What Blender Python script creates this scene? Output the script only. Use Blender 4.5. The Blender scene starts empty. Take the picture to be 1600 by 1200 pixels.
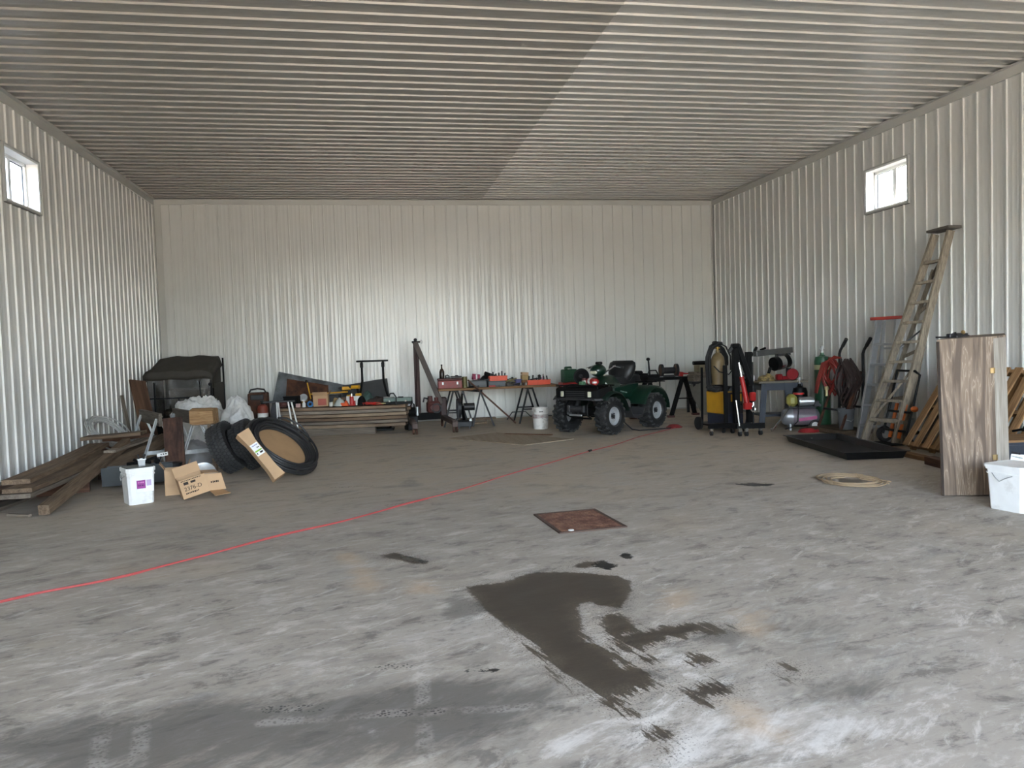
import bpy, math, random
import numpy as np
from mathutils import Vector, Matrix

random.seed(7)
scn = bpy.context.scene
COL = scn.collection
R = math.radians
PI = math.pi

# ------------------------------------------------------------------ camera, sky, sun, exposure
CAM = Vector((4.0816, 0.0, 1.4709))
F_PX = 1206.35
cam_r = Vector((0.98294101, -0.18100141, -0.03264138))
cam_u = Vector((0.04033751, 0.03900211, 0.99842462))
cam_f = Vector((0.17944318, 0.98270918, -0.04563792))
cd = bpy.data.cameras.new('camera')
cam = bpy.data.objects.new('camera', cd)
COL.objects.link(cam)
cd.sensor_fit = 'HORIZONTAL'; cd.sensor_width = 36.0
cd.lens = 36.0 * F_PX / 1600.0
cd.clip_start = 0.05; cd.clip_end = 400
cam.matrix_world = Matrix(((cam_r.x, cam_u.x, -cam_f.x, CAM.x), (cam_r.y, cam_u.y, -cam_f.y, CAM.y),
                           (cam_r.z, cam_u.z, -cam_f.z, CAM.z), (0, 0, 0, 1)))
scn.camera = cam

world = bpy.data.worlds.new('sky'); scn.world = world
world.use_nodes = True
wn = world.node_tree; wn.nodes.clear()
w_out = wn.nodes.new('ShaderNodeOutputWorld'); w_bg = wn.nodes.new('ShaderNodeBackground')
w_sky = wn.nodes.new('ShaderNodeTexSky'); w_sky.sky_type = 'NISHITA'; w_sky.sun_disc = False
w_sky.sun_elevation = R(52); w_sky.sun_rotation = R(20); w_sky.dust_density = 3.0; w_sky.air_density = 1.0
w_hs = wn.nodes.new('ShaderNodeHueSaturation'); w_hs.inputs['Saturation'].default_value = 0.68
wn.links.new(w_sky.outputs[0], w_hs.inputs['Color']); wn.links.new(w_hs.outputs[0], w_bg.inputs['Color'])
w_bg.inputs['Strength'].default_value = 1.0
wn.links.new(w_bg.outputs[0], w_out.inputs['Surface'])

sd = bpy.data.lights.new('sun', 'SUN'); sun = bpy.data.objects.new('sun', sd); COL.objects.link(sun)
sd.energy = 5.0; sd.angle = R(2.0); sd.color = (1.0, 0.94, 0.85)
sun.rotation_euler = Vector((-0.25, -0.55, -0.80)).to_track_quat('-Z', 'Y').to_euler()

# the open overhead door behind the camera lets the daylight in
RW, RH, RD = 11.748, 4.656, 16.338       # room width, height, depth of back wall
FY = -3.6                                 # front wall plane
DX0, DX1, DZ = 2.2, 9.6, 4.3            # door opening

vs = scn.view_settings
vs.view_transform = 'Standard'; vs.look = 'None'; vs.gamma = 1.0; vs.use_curve_mapping = False
vs.exposure = 2.55

# ------------------------------------------------------------------ mesh builder
def frame(p0, p1):
    d = (Vector(p1) - Vector(p0)); L = d.length; d = d / max(L, 1e-9)
    a = Vector((0, 0, 1)) if abs(d.z) < 0.95 else Vector((1, 0, 0))
    x = d.cross(a).normalized(); y = x.cross(d)      # y points up-ish
    return d, x, y, L

class MB:
    def __init__(s):
        s.v = []; s.f = []; s.mi = []; s.cur = 0
    def raw(s, vs_, fs):
        o = len(s.v); s.v += [tuple(v) for v in vs_]
        s.f += [tuple(i + o for i in f) for f in fs]; s.mi += [s.cur] * len(fs)
        return s
    def box(s, c, d, rot=None, ch=0.0):
        """box centre c, size d, rot = (rx,ry,rz) in degrees, ch = chamfer"""
        hx, hy, hz = d[0] / 2, d[1] / 2, d[2] / 2
        M = Matrix.Identity(3)
        if rot is not None:
            from mathutils import Euler
            M = Euler([R(a) for a in rot]).to_matrix() if not isinstance(rot, Matrix) else rot
        c = Vector(c)
        if ch <= 0:
            P = [(-hx, -hy, -hz), (hx, -hy, -hz), (hx, hy, -hz), (-hx, hy, -hz), (-hx, -hy, hz), (hx, -hy, hz), (hx, hy, hz), (-hx, hy, hz)]
            F = [(0, 3, 2, 1), (4, 5, 6, 7), (0, 1, 5, 4), (1, 2, 6, 5), (2, 3, 7, 6), (3, 0, 4, 7)]
        else:
            ch = min(ch, hx * .9, hy * .9, hz * .9)
            P = []; idx = {}
            for sx in (-1, 1):
                for sy in (-1, 1):
                    for sz in (-1, 1):
                        for ax in range(3):
                            q = [sx * (hx - ch), sy * (hy - ch), sz * (hz - ch)]
                            q[ax] = (sx * hx, sy * hy, sz * hz)[ax]
                            idx[(sx, sy, sz, ax)] = len(P); P.append(tuple(q))
            F = []
            g = lambda *k: idx[k]
            for sg in (-1, 1):
                F.append([g(sg, -1, -1, 0), g(sg, 1, -1, 0), g(sg, 1, 1, 0), g(sg, -1, 1, 0)][::sg])
                F.append([g(-1, sg, -1, 1), g(-1, sg, 1, 1), g(1, sg, 1, 1), g(1, sg, -1, 1)][::sg])
                F.append([g(-1, -1, sg, 2), g(1, -1, sg, 2), g(1, 1, sg, 2), g(-1, 1, sg, 2)][::sg])
            for a in (-1, 1):
                for b in (-1, 1):
                    F.append([g(-1, a, b, 1), g(1, a, b, 1), g(1, a, b, 2), g(-1, a, b, 2)][::(a * b)])
                    F.append([g(a, -1, b, 2), g(a, 1, b, 2), g(a, 1, b, 0), g(a, -1, b, 0)][::(a * b)])
                    F.append([g(a, b, -1, 0), g(a, b, 1, 0), g(a, b, 1, 1), g(a, b, -1, 1)][::(a * b)])
            for sx in (-1, 1):
                for sy in (-1, 1):
                    for sz in (-1, 1):
                        F.append([g(sx, sy, sz, 0), g(sx, sy, sz, 1), g(sx, sy, sz, 2)][::(sx * sy * sz)])
        s.raw([c + M @ Vector(q) for q in P], F); return s
    def bar(s, p0, p1, w, h, ch=0.0, roll=0.0):
        """rectangular bar from p0 to p1: w across, h along the upward-ish normal"""
        d, x, y, L = frame(p0, p1)
        if roll:
            c_, s_ = math.cos(R(roll)), math.sin(R(roll)); x, y = x * c_ + y * s_, y * c_ - x * s_
        M = Matrix((x, d, y)).transposed()
        if M.determinant() < 0: M = Matrix((-x, d, y)).transposed()
        s.box((Vector(p0) + Vector(p1)) / 2, (w, L, h), M, ch); return s
    def cyl(s, p0, p1, r0, r1=None, n=14, cap=True):
        r1 = r0 if r1 is None else r1
        d, x, y, L = frame(p0, p1); p0 = Vector(p0); p1 = Vector(p1)
        V = []
        for k in range(n):
            a = 2 * PI * k / n; e = x * math.cos(a) + y * math.sin(a)
            V += [p0 + e * r0, p1 + e * r1]
        F = [(2 * k, 2 * k + 1, (2 * k + 3) % (2 * n), (2 * k + 2) % (2 * n)) for k in range(n)]
        if cap:
            F.append(tuple(2 * k for k in range(n))); F.append(tuple(2 * k + 1 for k in reversed(range(n))))
        s.raw(V, F); return s
    def lathe(s, prof, p0=(0, 0, 0), axis=(0, 0, 1), n=20, a0=0.0, cap=False):
        """prof = [(r, h)...] turned about axis through p0"""
        d, x, y, L = frame((0, 0, 0), axis); p0 = Vector(p0); m = len(prof); V = []
        for k in range(n):
            a = 2 * PI * k / n + a0; e = x * math.cos(a) + y * math.sin(a)
            V += [p0 + e * r_ + d * h_ for r_, h_ in prof]
        F = []
        for k in range(n):
            k2 = (k + 1) % n
            for j in range(m - 1):
                F.append((k * m + j, k * m + j + 1, k2 * m + j + 1, k2 * m + j))
        if cap:
            F.append(tuple(k * m for k in range(n))); F.append(tuple(k * m + m - 1 for k in reversed(range(n))))
        s.raw(V, F); return s
    def tube(s, pts, r, n=8, closed=False, cap=True, rr=None):
        P = [Vector(p) for p in pts]; N = len(P); V = []; px = None
        for i in range(N):
            a = P[i - 1] if (i > 0 or closed) else P[i]; b = P[(i + 1) % N] if (i < N - 1 or closed) else P[i]
            d = (b - a).normalized()
            if px is None:
                q = Vector((0, 0, 1)) if abs(d.z) < 0.9 else Vector((1, 0, 0)); px = d.cross(q).normalized()
            px = (px - d * px.dot(d)).normalized(); py = d.cross(px)
            ri = rr[i] if rr else r
            for k in range(n):
                t = 2 * PI * k / n; V.append(P[i] + px * math.cos(t) * ri + py * math.sin(t) * ri)
        F = []
        for i in range(N if closed else N - 1):
            j = (i + 1) % N
            for k in range(n):
                k2 = (k + 1) % n; F.append((i * n + k, i * n + k2, j * n + k2, j * n + k))
        if cap and not closed:
            F.append(tuple(reversed(range(n)))); F.append(tuple((N - 1) * n + k for k in range(n)))
        s.raw(V, F); return s
    def prism(s, poly, axis, a, b):
        """poly in the plane normal to axis ('x': (y,z), 'y': (x,z), 'z': (x,y)), extruded a..b"""
        def mk(p, t):
            return {'x': (t, p[0], p[1]), 'y': (p[0], t, p[1]), 'z': (p[0], p[1], t)}[axis]
        n = len(poly); V = [mk(p, a) for p in poly] + [mk(p, b) for p in poly]
        F = [(k, (k + 1) % n, n + (k + 1) % n, n + k) for k in range(n)] + [tuple(reversed(range(n))), tuple(range(n, 2 * n))]
        s.raw(V, F); return s
    def loft(s, rings, cap=True, closed=True):
        n = len(rings[0]); V = [p for r_ in rings for p in r_]; F = []
        for i in range(len(rings) - 1):
            for k in range(n if closed else n - 1):
                k2 = (k + 1) % n; F.append((i * n + k, i * n + k2, (i + 1) * n + k2, (i + 1) * n + k))
        if cap and closed:
            F.append(tuple(reversed(range(n)))); F.append(tuple((len(rings) - 1) * n + k for k in range(n)))
        s.raw(V, F); return s
    def ball(s, c, r_, n=12, m=8, sc=(1, 1, 1), z0=-1.0, z1=1.0):
        prof = []
        t0, t1 = math.asin(z0), math.asin(z1)
        for j in range(m + 1):
            t = t0 + (t1 - t0) * j / m; prof.append((max(math.cos(t) * r_, 1e-4), math.sin(t) * r_))
        o = len(s.v); s.lathe(prof, (0, 0, 0), (0, 0, 1), n, cap=True)
        for i in range(o, len(s.v)):
            x, y, z = s.v[i]; s.v[i] = (c[0] + x * sc[0], c[1] + y * sc[1], c[2] + z * sc[2])
        return s
    def xf(s, M, start=0):
        for i in range(start, len(s.v)): s.v[i] = tuple(M @ Vector(s.v[i]))
        return s
    def jitter(s, a, seed=0):
        rg = random.Random(seed); d = {}
        for i, v in enumerate(s.v):
            k = (round(v[0], 4), round(v[1], 4), round(v[2], 4))
            if k not in d: d[k] = (rg.uniform(-a, a), rg.uniform(-a, a), rg.uniform(-a, a))
            s.v[i] = tuple(v[j] + d[k][j] for j in range(3))
        return s
    def mesh(s, name, mats, ang=35):
        me = bpy.data.meshes.new(name); me.from_pydata(s.v, [], s.f)
        mats = mats if isinstance(mats, (list, tuple)) else [mats]
        for m_ in mats: me.materials.append(m_)
        if len(mats) > 1: me.polygons.foreach_set('material_index', s.mi)
        me.validate(); 
        import bmesh
        bm = bmesh.new(); bm.from_mesh(me); bmesh.ops.recalc_face_normals(bm, faces=bm.faces); bm.to_mesh(me); bm.free()
        me.shade_smooth(); me.set_sharp_from_angle(angle=R(ang)); me.update()
        return me
    def build(s, name, mats, parent=None, ang=35):
        o = bpy.data.objects.new(name, s.mesh(name, mats, ang)); COL.objects.link(o)
        if parent is not None: o.parent = parent
        return o

def tag(o, label=None, cat=None, group=None, kind=None):
    if label: o['label'] = label
    if cat: o['category'] = cat
    if group: o['group'] = group
    if kind: o['kind'] = kind
    return o
def thing(name, label, cat, loc=(0, 0, 0), rz=0.0, group=None):
    o = bpy.data.objects.new(name, None); COL.objects.link(o)
    o.empty_display_size = 0.1; o.location = loc; o.rotation_euler = (0, 0, R(rz))
    return tag(o, label, cat, group)
def put(o, loc, rz=0.0, rot=None):
    o.location = loc; o.rotation_euler = (0, 0, R(rz)) if rot is None else tuple(R(a) for a in rot)
    return o
def single(mb, name, mats, label, cat, loc=(0, 0, 0), rz=0.0, group=None, rot=None):
    return put(tag(mb.build(name, mats), label, cat, group), loc, rz, rot)
def copy_tree(o, parent=None):
    c = o.copy(); COL.objects.link(c); c.parent = parent
    for ch in list(o.children): copy_tree(ch, c)
    return c

# ------------------------------------------------------------------ materials
def lin(c):
    return tuple((x / 12.92 if x <= 0.04045 else ((x + 0.055) / 1.055) ** 2.4) for x in (v / 255.0 for v in c))
MATS = {}
def mat(name, rgb, rough=0.6, metal=0.0, var=0.12, scale=6.0, rgb2=None, mix_at=0.55, bump=0.0, bscale=40.0, stretch=(1, 1, 1), spec=0.5, sharp=0.2, alpha=None, coat=0.0):
    """procedural principled material: base colour + noise variation (+ second colour in patches) + fine relief"""
    if name in MATS: return MATS[name]
    m = bpy.data.materials.new(name); m.use_nodes = True; nt = m.node_tree; n = nt.nodes; L = nt.links
    b = n['Principled BSDF']; b.inputs['Roughness'].default_value = rough; b.inputs['Metallic'].default_value = metal
    b.inputs['Specular IOR Level'].default_value = spec
    if coat: b.inputs['Coat Weight'].default_value = coat
    c = lin(rgb); tc = n.new('ShaderNodeTexCoord'); mp = n.new('ShaderNodeMapping'); mp.inputs['Scale'].default_value = stretch
    L.new(tc.outputs['Object'], mp.inputs['Vector'])
    nz = n.new('ShaderNodeTexNoise'); nz.inputs['Scale'].default_value = scale; nz.inputs['Detail'].default_value = 5; L.new(mp.outputs[0], nz.inputs['Vector'])
    rp = n.new('ShaderNodeValToRGB')
    lo = tuple(x * (1 - var) for x in c); hi = tuple(min(1, x * (1 + var)) for x in c)
    rp.color_ramp.elements[0].position = 0.3; rp.color_ramp.elements[0].color = (*lo, 1)
    rp.color_ramp.elements[1].position = 0.7; rp.color_ramp.elements[1].color = (*hi, 1)
    L.new(nz.outputs['Fac'], rp.inputs['Fac']); col = rp.outputs['Color']
    if rgb2 is not None:
        n2 = n.new('ShaderNodeTexNoise'); n2.inputs['Scale'].default_value = scale * 0.7; n2.inputs['Detail'].default_value = 8; n2.inputs['Roughness'].default_value = 0.65
        L.new(mp.outputs[0], n2.inputs['Vector'])
        mr = n.new('ShaderNodeMapRange'); mr.inputs['From Min'].default_value = mix_at - sharp / 2; mr.inputs['From Max'].default_value = mix_at + sharp / 2
        L.new(n2.outputs['Fac'], mr.inputs['Value'])
        mx = n.new('ShaderNodeMix'); mx.data_type = 'RGBA'; L.new(mr.outputs[0], mx.inputs['Factor']); L.new(col, mx.inputs['A']); mx.inputs['B'].default_value = (*lin(rgb2), 1)
        col = mx.outputs['Result']
    L.new(col, b.inputs['Base Color'])
    if bump:
        bn = n.new('ShaderNodeTexNoise'); bn.inputs['Scale'].default_value = bscale; bn.inputs['Detail'].default_value = 4; L.new(mp.outputs[0], bn.inputs['Vector'])
        bp = n.new('ShaderNodeBump'); bp.inputs['Strength'].default_value = bump; bp.inputs['Distance'].default_value = 0.01
        L.new(bn.outputs['Fac'], bp.inputs['Height']); L.new(bp.outputs[0], b.inputs['Normal'])
    MATS[name] = m
    return m
def wood(name, rgb, rgb2, axis='y', scale=3.0, rough=0.8, ring=9.0):
    """wood with grain drawn out along one object axis"""
    if name in MATS: return MATS[name]
    m = bpy.data.materials.new(name); m.use_nodes = True; nt = m.node_tree; n = nt.nodes; L = nt.links
    b = n['Principled BSDF']; b.inputs['Roughness'].default_value = rough; b.inputs['Specular IOR Level'].default_value = 0.25
    tc = n.new('ShaderNodeTexCoord'); mp = n.new('ShaderNodeMapping')
    st = {'x': (0.06, 1, 1), 'y': (1, 0.06, 1), 'z': (1, 1, 0.06)}[axis]; mp.inputs['Scale'].default_value = tuple(v * scale for v in st)
    oi = n.new('ShaderNodeObjectInfo'); L.new(tc.outputs['Object'], mp.inputs['Vector']); 
    ml = n.new('ShaderNodeMath'); ml.operation = 'MULTIPLY'; ml.inputs[1].default_value = 37.0; L.new(oi.outputs['Random'], ml.inputs[0])
    nz = n.new('ShaderNodeTexNoise'); nz.noise_dimensions = '4D'; nz.inputs['Scale'].default_value = 5; nz.inputs['Detail'].default_value = 6; nz.inputs['Distortion'].default_value = 0.6
    L.new(mp.outputs[0], nz.inputs['Vector']); L.new(ml.outputs[0], nz.inputs['W'])
    n2 = n.new('ShaderNodeTexNoise'); n2.noise_dimensions = '4D'; n2.inputs['Scale'].default_value = 26; n2.inputs['Detail'].default_value = 3; L.new(mp.outputs[0], n2.inputs['Vector']); L.new(ml.outputs[0], n2.inputs['W'])
    ad = n.new('ShaderNodeMath'); ad.operation = 'ADD'; L.new(nz.outputs['Fac'], ad.inputs[0]); L.new(n2.outputs['Fac'], ad.inputs[1])
    rp = n.new('ShaderNodeValToRGB'); rp.color_ramp.elements[0].position = 0.38; rp.color_ramp.elements[0].color = (*lin(rgb2), 1)
    rp.color_ramp.elements[1].position = 0.62; rp.color_ramp.elements[1].color = (*lin(rgb), 1)
    hf = n.new('ShaderNodeMath'); hf.operation = 'MULTIPLY'; hf.inputs[1].default_value = 0.5; L.new(ad.outputs[0], hf.inputs[0]); L.new(hf.outputs[0], rp.inputs['Fac'])
    hv = n.new('ShaderNodeHueSaturation'); mr = n.new('ShaderNodeMapRange'); mr.inputs['To Min'].default_value = 0.68; mr.inputs['To Max'].default_value = 1.15
    L.new(oi.outputs['Random'], mr.inputs['Value']); L.new(mr.outputs[0], hv.inputs['Value']); L.new(rp.outputs[0], hv.inputs['Color']); L.new(hv.outputs[0], b.inputs['Base Color'])
    bp = n.new('ShaderNodeBump'); bp.inputs['Strength'].default_value = 0.35; bp.inputs['Distance'].default_value = 0.004
    L.new(hf.outputs[0], bp.inputs['Height']); L.new(bp.outputs[0], b.inputs['Normal'])
    MATS[name] = m
    return m
def glass(name, tint=(1, 1, 1), refl=0.08, rough=0.0):
    if name in MATS: return MATS[name]
    m = bpy.data.materials.new(name); m.use_nodes = True; nt = m.node_tree; n = nt.nodes; L = nt.links
    n.remove(n['Principled BSDF']); o = n['Material Output']
    t = n.new('ShaderNodeBsdfTransparent'); t.inputs['Color'].default_value = (*tint, 1)
    g = n.new('ShaderNodeBsdfGlossy'); g.inputs['Roughness'].default_value = rough
    mx = n.new('ShaderNodeMixShader'); mx.inputs[0].default_value = refl; L.new(t.outputs[0], mx.inputs[1]); L.new(g.outputs[0], mx.inputs[2]); L.new(mx.outputs[0], o.inputs['Surface'])
    MATS[name] = m
    return m

# ------------------------------------------------------------------ structure
M_steel = mat('white_steel_panel', (218, 217, 212), rough=0.27, var=0.03, scale=1.2, spec=0.7)
M_ceilL = mat('ceiling_steel_sheet_darker', (160, 156, 148), rough=0.36, var=0.03, scale=1.2)  # left ceiling sheets have a darker tone than the right ones
M_ceilR = mat('ceiling_steel_sheet_lighter', (190, 188, 182), rough=0.32, var=0.03, scale=1.2)
M_trim = mat('grey_white_steel_trim', (196, 195, 189), rough=0.4, var=0.04, scale=2.0)
M_trimd = mat('grey_steel_edge_trim', (178, 178, 174), rough=0.45, var=0.05, scale=2.0)
M_back = mat('wall_sheathing', (96, 92, 86), rough=0.9)
M_vinyl = mat('white_vinyl', (232, 232, 228), rough=0.35, var=0.02)
M_pane = glass('window_glass')
RIB = 0.2286

def rib_profile(a, b, phase):
    """(s, h) points of a ribbed steel sheet between a and b: major ribs at phase + k*RIB, two minor swages between"""
    P = [(a, 0.0)]
    k = math.floor((a - phase) / RIB) - 1
    while phase + k * RIB < b + RIB:
        c = phase + k * RIB
        for ds, h in ((-.016, 0), (-.011, .020), (.011, .020), (.016, 0)): P.append((c + ds, h))
        for q in (.076, .152):
            for ds, h in ((-.012, 0), (-.006, .0011), (.006, .0011), (.012, 0)): P.append((c + q + ds, h))
        k += 1
    return [P[0]] + [p for p in P[1:] if a + 1e-4 < p[0] < b - 1e-4] + [(b, 0.0)]

def sheet(name, m, parent, a, b, l0, l1, phase, fn, th=0.004, shared={}):
    """one rolled sheet: fn(s, l, h) -> world point"""
    pr = rib_profile(a, b, phase); n = len(pr); V = []
    for l in (l0, l1):
        V += [fn(s_, l, h_) for s_, h_ in pr]
    for l in (l0, l1):
        V += [fn(s_, l, h_ - th) for s_, h_ in pr]
    F = []
    for i in range(n - 1):
        F.append((i, i + 1, n + i + 1, n + i)); F.append((2 * n + i, 3 * n + i, 3 * n + i + 1, 2 * n + i + 1))
        F.append((i, 2 * n + i, 2 * n + i + 1, i + 1)); F.append((n + i, n + i + 1, 3 * n + i + 1, 3 * n + i))
    F += [(0, n, 3 * n, 2 * n), (n - 1, 3 * n - 1, 4 * n - 1, 2 * n - 1)]
    mb = MB(); mb.raw(V, F)
    return mb.build(name, m, parent, ang=20)

def splits(lo, hi, first, step=4 * RIB, extra=()):
    c = [lo]; x = first
    while x < hi - 0.05:
        if x > lo + 0.05: c.append(x)
        x += step
    c.append(hi)
    return c

WZ0, WZ1 = 3.385, 4.03                       # window sill and head
WY0, WY1 = 9.925, 10.885
GAP = 0.02
# wall cores (sheathing behind the steel) with the window holes
def struct(name, mb, m):
    o = mb.build(name, m); o['kind'] = 'structure'; return o
def core_side(x0, x1, wy0, wy1):
    mb = MB(); xc = (x0 + x1) / 2; w = x1 - x0
    def b(y0, y1, z0, z1): mb.box((xc, (y0 + y1) / 2, (z0 + z1) / 2), (w, y1 - y0, z1 - z0))
    b(FY - .2, wy0, 0, RH + .1); b(wy1, RD + .2, 0, RH + .1); b(wy0, wy1, 0, WZ0); b(wy0, wy1, WZ1, RH + .1)
    return mb
wall_left = struct('wall_left', core_side(-.2, -.008, WY0, WY1), M_back)
wall_right = struct('wall_right', core_side(RW + .008, RW + .2, WY0, WY1), M_back)
wall_back = struct('wall_back', MB().box((RW / 2, RD + .105, RH / 2), (RW, .19, RH)), M_back)
mbf = MB()
mbf.box((DX0 / 2, FY - .1, RH / 2), (DX0, .2, RH)); mbf.box(((DX1 + RW) / 2, FY - .1, RH / 2), (RW - DX1, .2, RH))
mbf.box(((DX0 + DX1) / 2, FY - .1, (DZ + RH) / 2), (DX1 - DX0, .2, RH - DZ))
wall_front = struct('wall_front', mbf, M_steel)
ceiling = struct('ceiling', MB().box((RW / 2, (RD + FY) / 2, RH + .13), (RW + .4, RD - FY + .4, .2)), M_back)

fnL = lambda s_, l, h_: (h_, s_, l)
fnR = lambda s_, l, h_: (RW - h_, s_, l)
fnB = lambda s_, l, h_: (s_, RD - h_, l)
fnC = lambda s_, l, h_: (l, s_, RH - h_)
for fn, par, ph, first in ((fnL, wall_left, 9.598, FY + .31), (fnR, wall_right, 11.626, FY + .55)):
    cuts = splits(FY, RD, first)
    cuts = sorted(set([c for c in cuts if abs(c - WY0) > .12 and abs(c - WY1) > .12] + [WY0 - .02, WY1 + .02]))
    for a, b in zip(cuts[:-1], cuts[1:]):
        if a >= WY0 - .03 and b <= WY1 + .03:
            sheet('wall_panel', M_steel, par, a, b, 0.01, WZ0 - .03, ph, fn); sheet('wall_panel', M_steel, par, a, b, WZ1 + .03, RH - .03, ph, fn)
        else:
            sheet('wall_panel', M_steel, par, a, b, 0.01, RH - .03, ph, fn)
cuts = splits(0.0, RW, 0.285 + 2.13 * RIB)
for a, b in zip(cuts[:-1], cuts[1:]): sheet('wall_panel', M_steel, wall_back, a, b, 0.01, RH - .03, 0.285, fnB)
SEAM = 6.535
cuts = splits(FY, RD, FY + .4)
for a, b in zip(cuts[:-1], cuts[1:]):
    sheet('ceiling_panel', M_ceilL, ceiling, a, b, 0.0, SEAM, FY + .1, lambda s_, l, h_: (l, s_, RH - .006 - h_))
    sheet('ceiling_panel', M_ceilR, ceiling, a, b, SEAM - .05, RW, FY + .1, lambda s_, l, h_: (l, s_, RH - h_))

# steel trims: ceiling angles, corner posts, base angles
def tr(name, mb, m=None):
    o = mb.build(name, m or M_trim); o['kind'] = 'structure'; return o
def angle_trim(name, x, sgn, y0, y1):
    mb = MB()
    mb.box((x + sgn * .026, (y0 + y1) / 2, RH - .085), (.008, y1 - y0, .115)); mb.box((x + sgn * .018, (y0 + y1) / 2, RH - .142), (.026, y1 - y0, .006))
    mb.box((x + sgn * .055, (y0 + y1) / 2, RH - .030), (.066, y1 - y0, .006))
    return tr(name, mb)
angle_trim('trim_1', 0, 1, FY, RD); angle_trim('trim_2', RW, -1, FY, RD)
mb = MB(); mb.box((RW / 2, RD - .026, RH - .075), (RW, .008, .105)); mb.box((RW / 2, RD - .05, RH - .027), (RW, .05, .006)); mb.box((RW / 2, RD - .018, RH - .128), (RW, .026, .006))
tr('trim_3', mb)
mb = MB(); mb.box((.085, RD - .026, RH / 2 - .06), (.13, .008, RH - .14)); mb.box((.026, RD - .06, RH / 2 - .06), (.008, .08, RH - .14)); tr('trim_4', mb)
mb = MB(); mb.box((RW - .03, RD - .026, RH / 2 - .06), (.012, .008, RH - .14)); mb.box((RW - .026, RD - .045, RH / 2 - .06), (.008, .04, RH - .14)); tr('trim_5', mb)
for nm, mb in (('baseboard_left', MB().box((.014, (FY + RD) / 2, .016), (.028, RD - FY, .03))), ('baseboard_right', MB().box((RW - .014, (FY + RD) / 2, .016), (.028, RD - FY, .03))),
               ('baseboard_back', MB().box((RW / 2, RD - .014, .016), (RW, .028, .03)))):
    tr(nm, mb, M_trimd)

# windows: slider set deep in the wall, vinyl jamb extension, J-trim on the room face
def window(name, side, right):
    xi = 0.0 if side < 0 else RW
    X = lambda d: xi + side * d            # d metres outward from the room face
    mb = MB(); d0, d1 = -.02, .19; t = .022
    yc = (WY0 + WY1) / 2; zc = (WZ0 + WZ1) / 2; hw = WY1 - WY0; hh = WZ1 - WZ0
    root = mb
    # jamb liner
    xc = (X(d0) + X(d1)) / 2; w = abs(X(d1) - X(d0))
    mb.box((xc, WY0 + t / 2, zc), (w, t, hh)); mb.box((xc, WY1 - t / 2, zc), (w, t, hh)); mb.box((xc, yc, WZ1 - t / 2), (w, hw, t)); mb.box((xc, yc, WZ0 + t / 2), (w, hw, t))
    o = mb.build(name, M_vinyl); o['kind'] = 'structure'
    fr = MB(); q = .045; xs = X(.145)
    a0, a1, b0, b1 = WY0 + t, WY1 - t, WZ0 + t, WZ1 - t
    fr.box((xs, a0 + q / 2, zc), (.06, q, b1 - b0), ch=.005); fr.box((xs, a1 - q / 2, zc), (.06, q, b1 - b0), ch=.005)
    fr.box((xs, yc, b1 - q / 2), (.06, a1 - a0, q), ch=.005); fr.box((xs, yc, b0 + q / 2), (.06, a1 - a0, q), ch=.005)
    fr.build('window_frame', M_vinyl, o)
    ms = MB(); ms.box((X(.14), yc, zc), (.04, .05, b1 - b0 - 2 * q), ch=.005)
    ms.box((X(.13), a0 + q + .016, zc), (.02, .03, b1 - b0 - 2 * q), ch=.003); ms.box((X(.13), yc - .04, zc), (.02, .03, b1 - b0 - 2 * q), ch=.003)
    ms.build('sash', M_vinyl, o)
    gk = MB()
    for yy0, yy1 in ((a0 + q + .03, yc - .055), (yc + .025, a1 - q)):
        zz0, zz1 = b0 + q, b1 - q
        gk.box((X(.148), yy0 + .004, zc), (.012, .008, zz1 - zz0)); gk.box((X(.148), yy1 - .004, zc), (.012, .008, zz1 - zz0)); gk.box((X(.148), (yy0 + yy1) / 2, zz1 - .004), (.012, yy1 - yy0, .008)); gk.box((X(.148), (yy0 + yy1) / 2, zz0 + .004), (.012, yy1 - yy0, .008))
        pb = MB(); pb.box((X(.15), (yy0 + yy1) / 2, zc), (.004, yy1 - yy0, zz1 - zz0)); pb.build('pane', M_pane, o)
    gk.build('glazing_seal', mat('dark_seal', (60, 62, 64), rough=0.7), o)
    jt = MB(); e = .02
    xj = X(-.026)
    for (y_, z_, dy, dz) in ((yc, WZ1 + e / 2, hw + 2 * e, e), (yc, WZ0 - e / 2, hw + 2 * e, e), (WY0 - e / 2, zc, e, hh), (WY1 + e / 2, zc, e, hh)):
        jt.box((X(-.012), y_, z_), (.034, dy, dz))
    jt.build('window_trim', M_trimd, o)
    return o
window('window_1', -1, False); window('window_2', 1, True)

# outside ground seen only through light: pale gravel yard
struct('floor_yard', MB().box((RW / 2, -32, -.16), (90, 60, .2)), mat('gravel_yard', (182, 168, 146), rough=0.95, var=0.15, scale=2))

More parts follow.
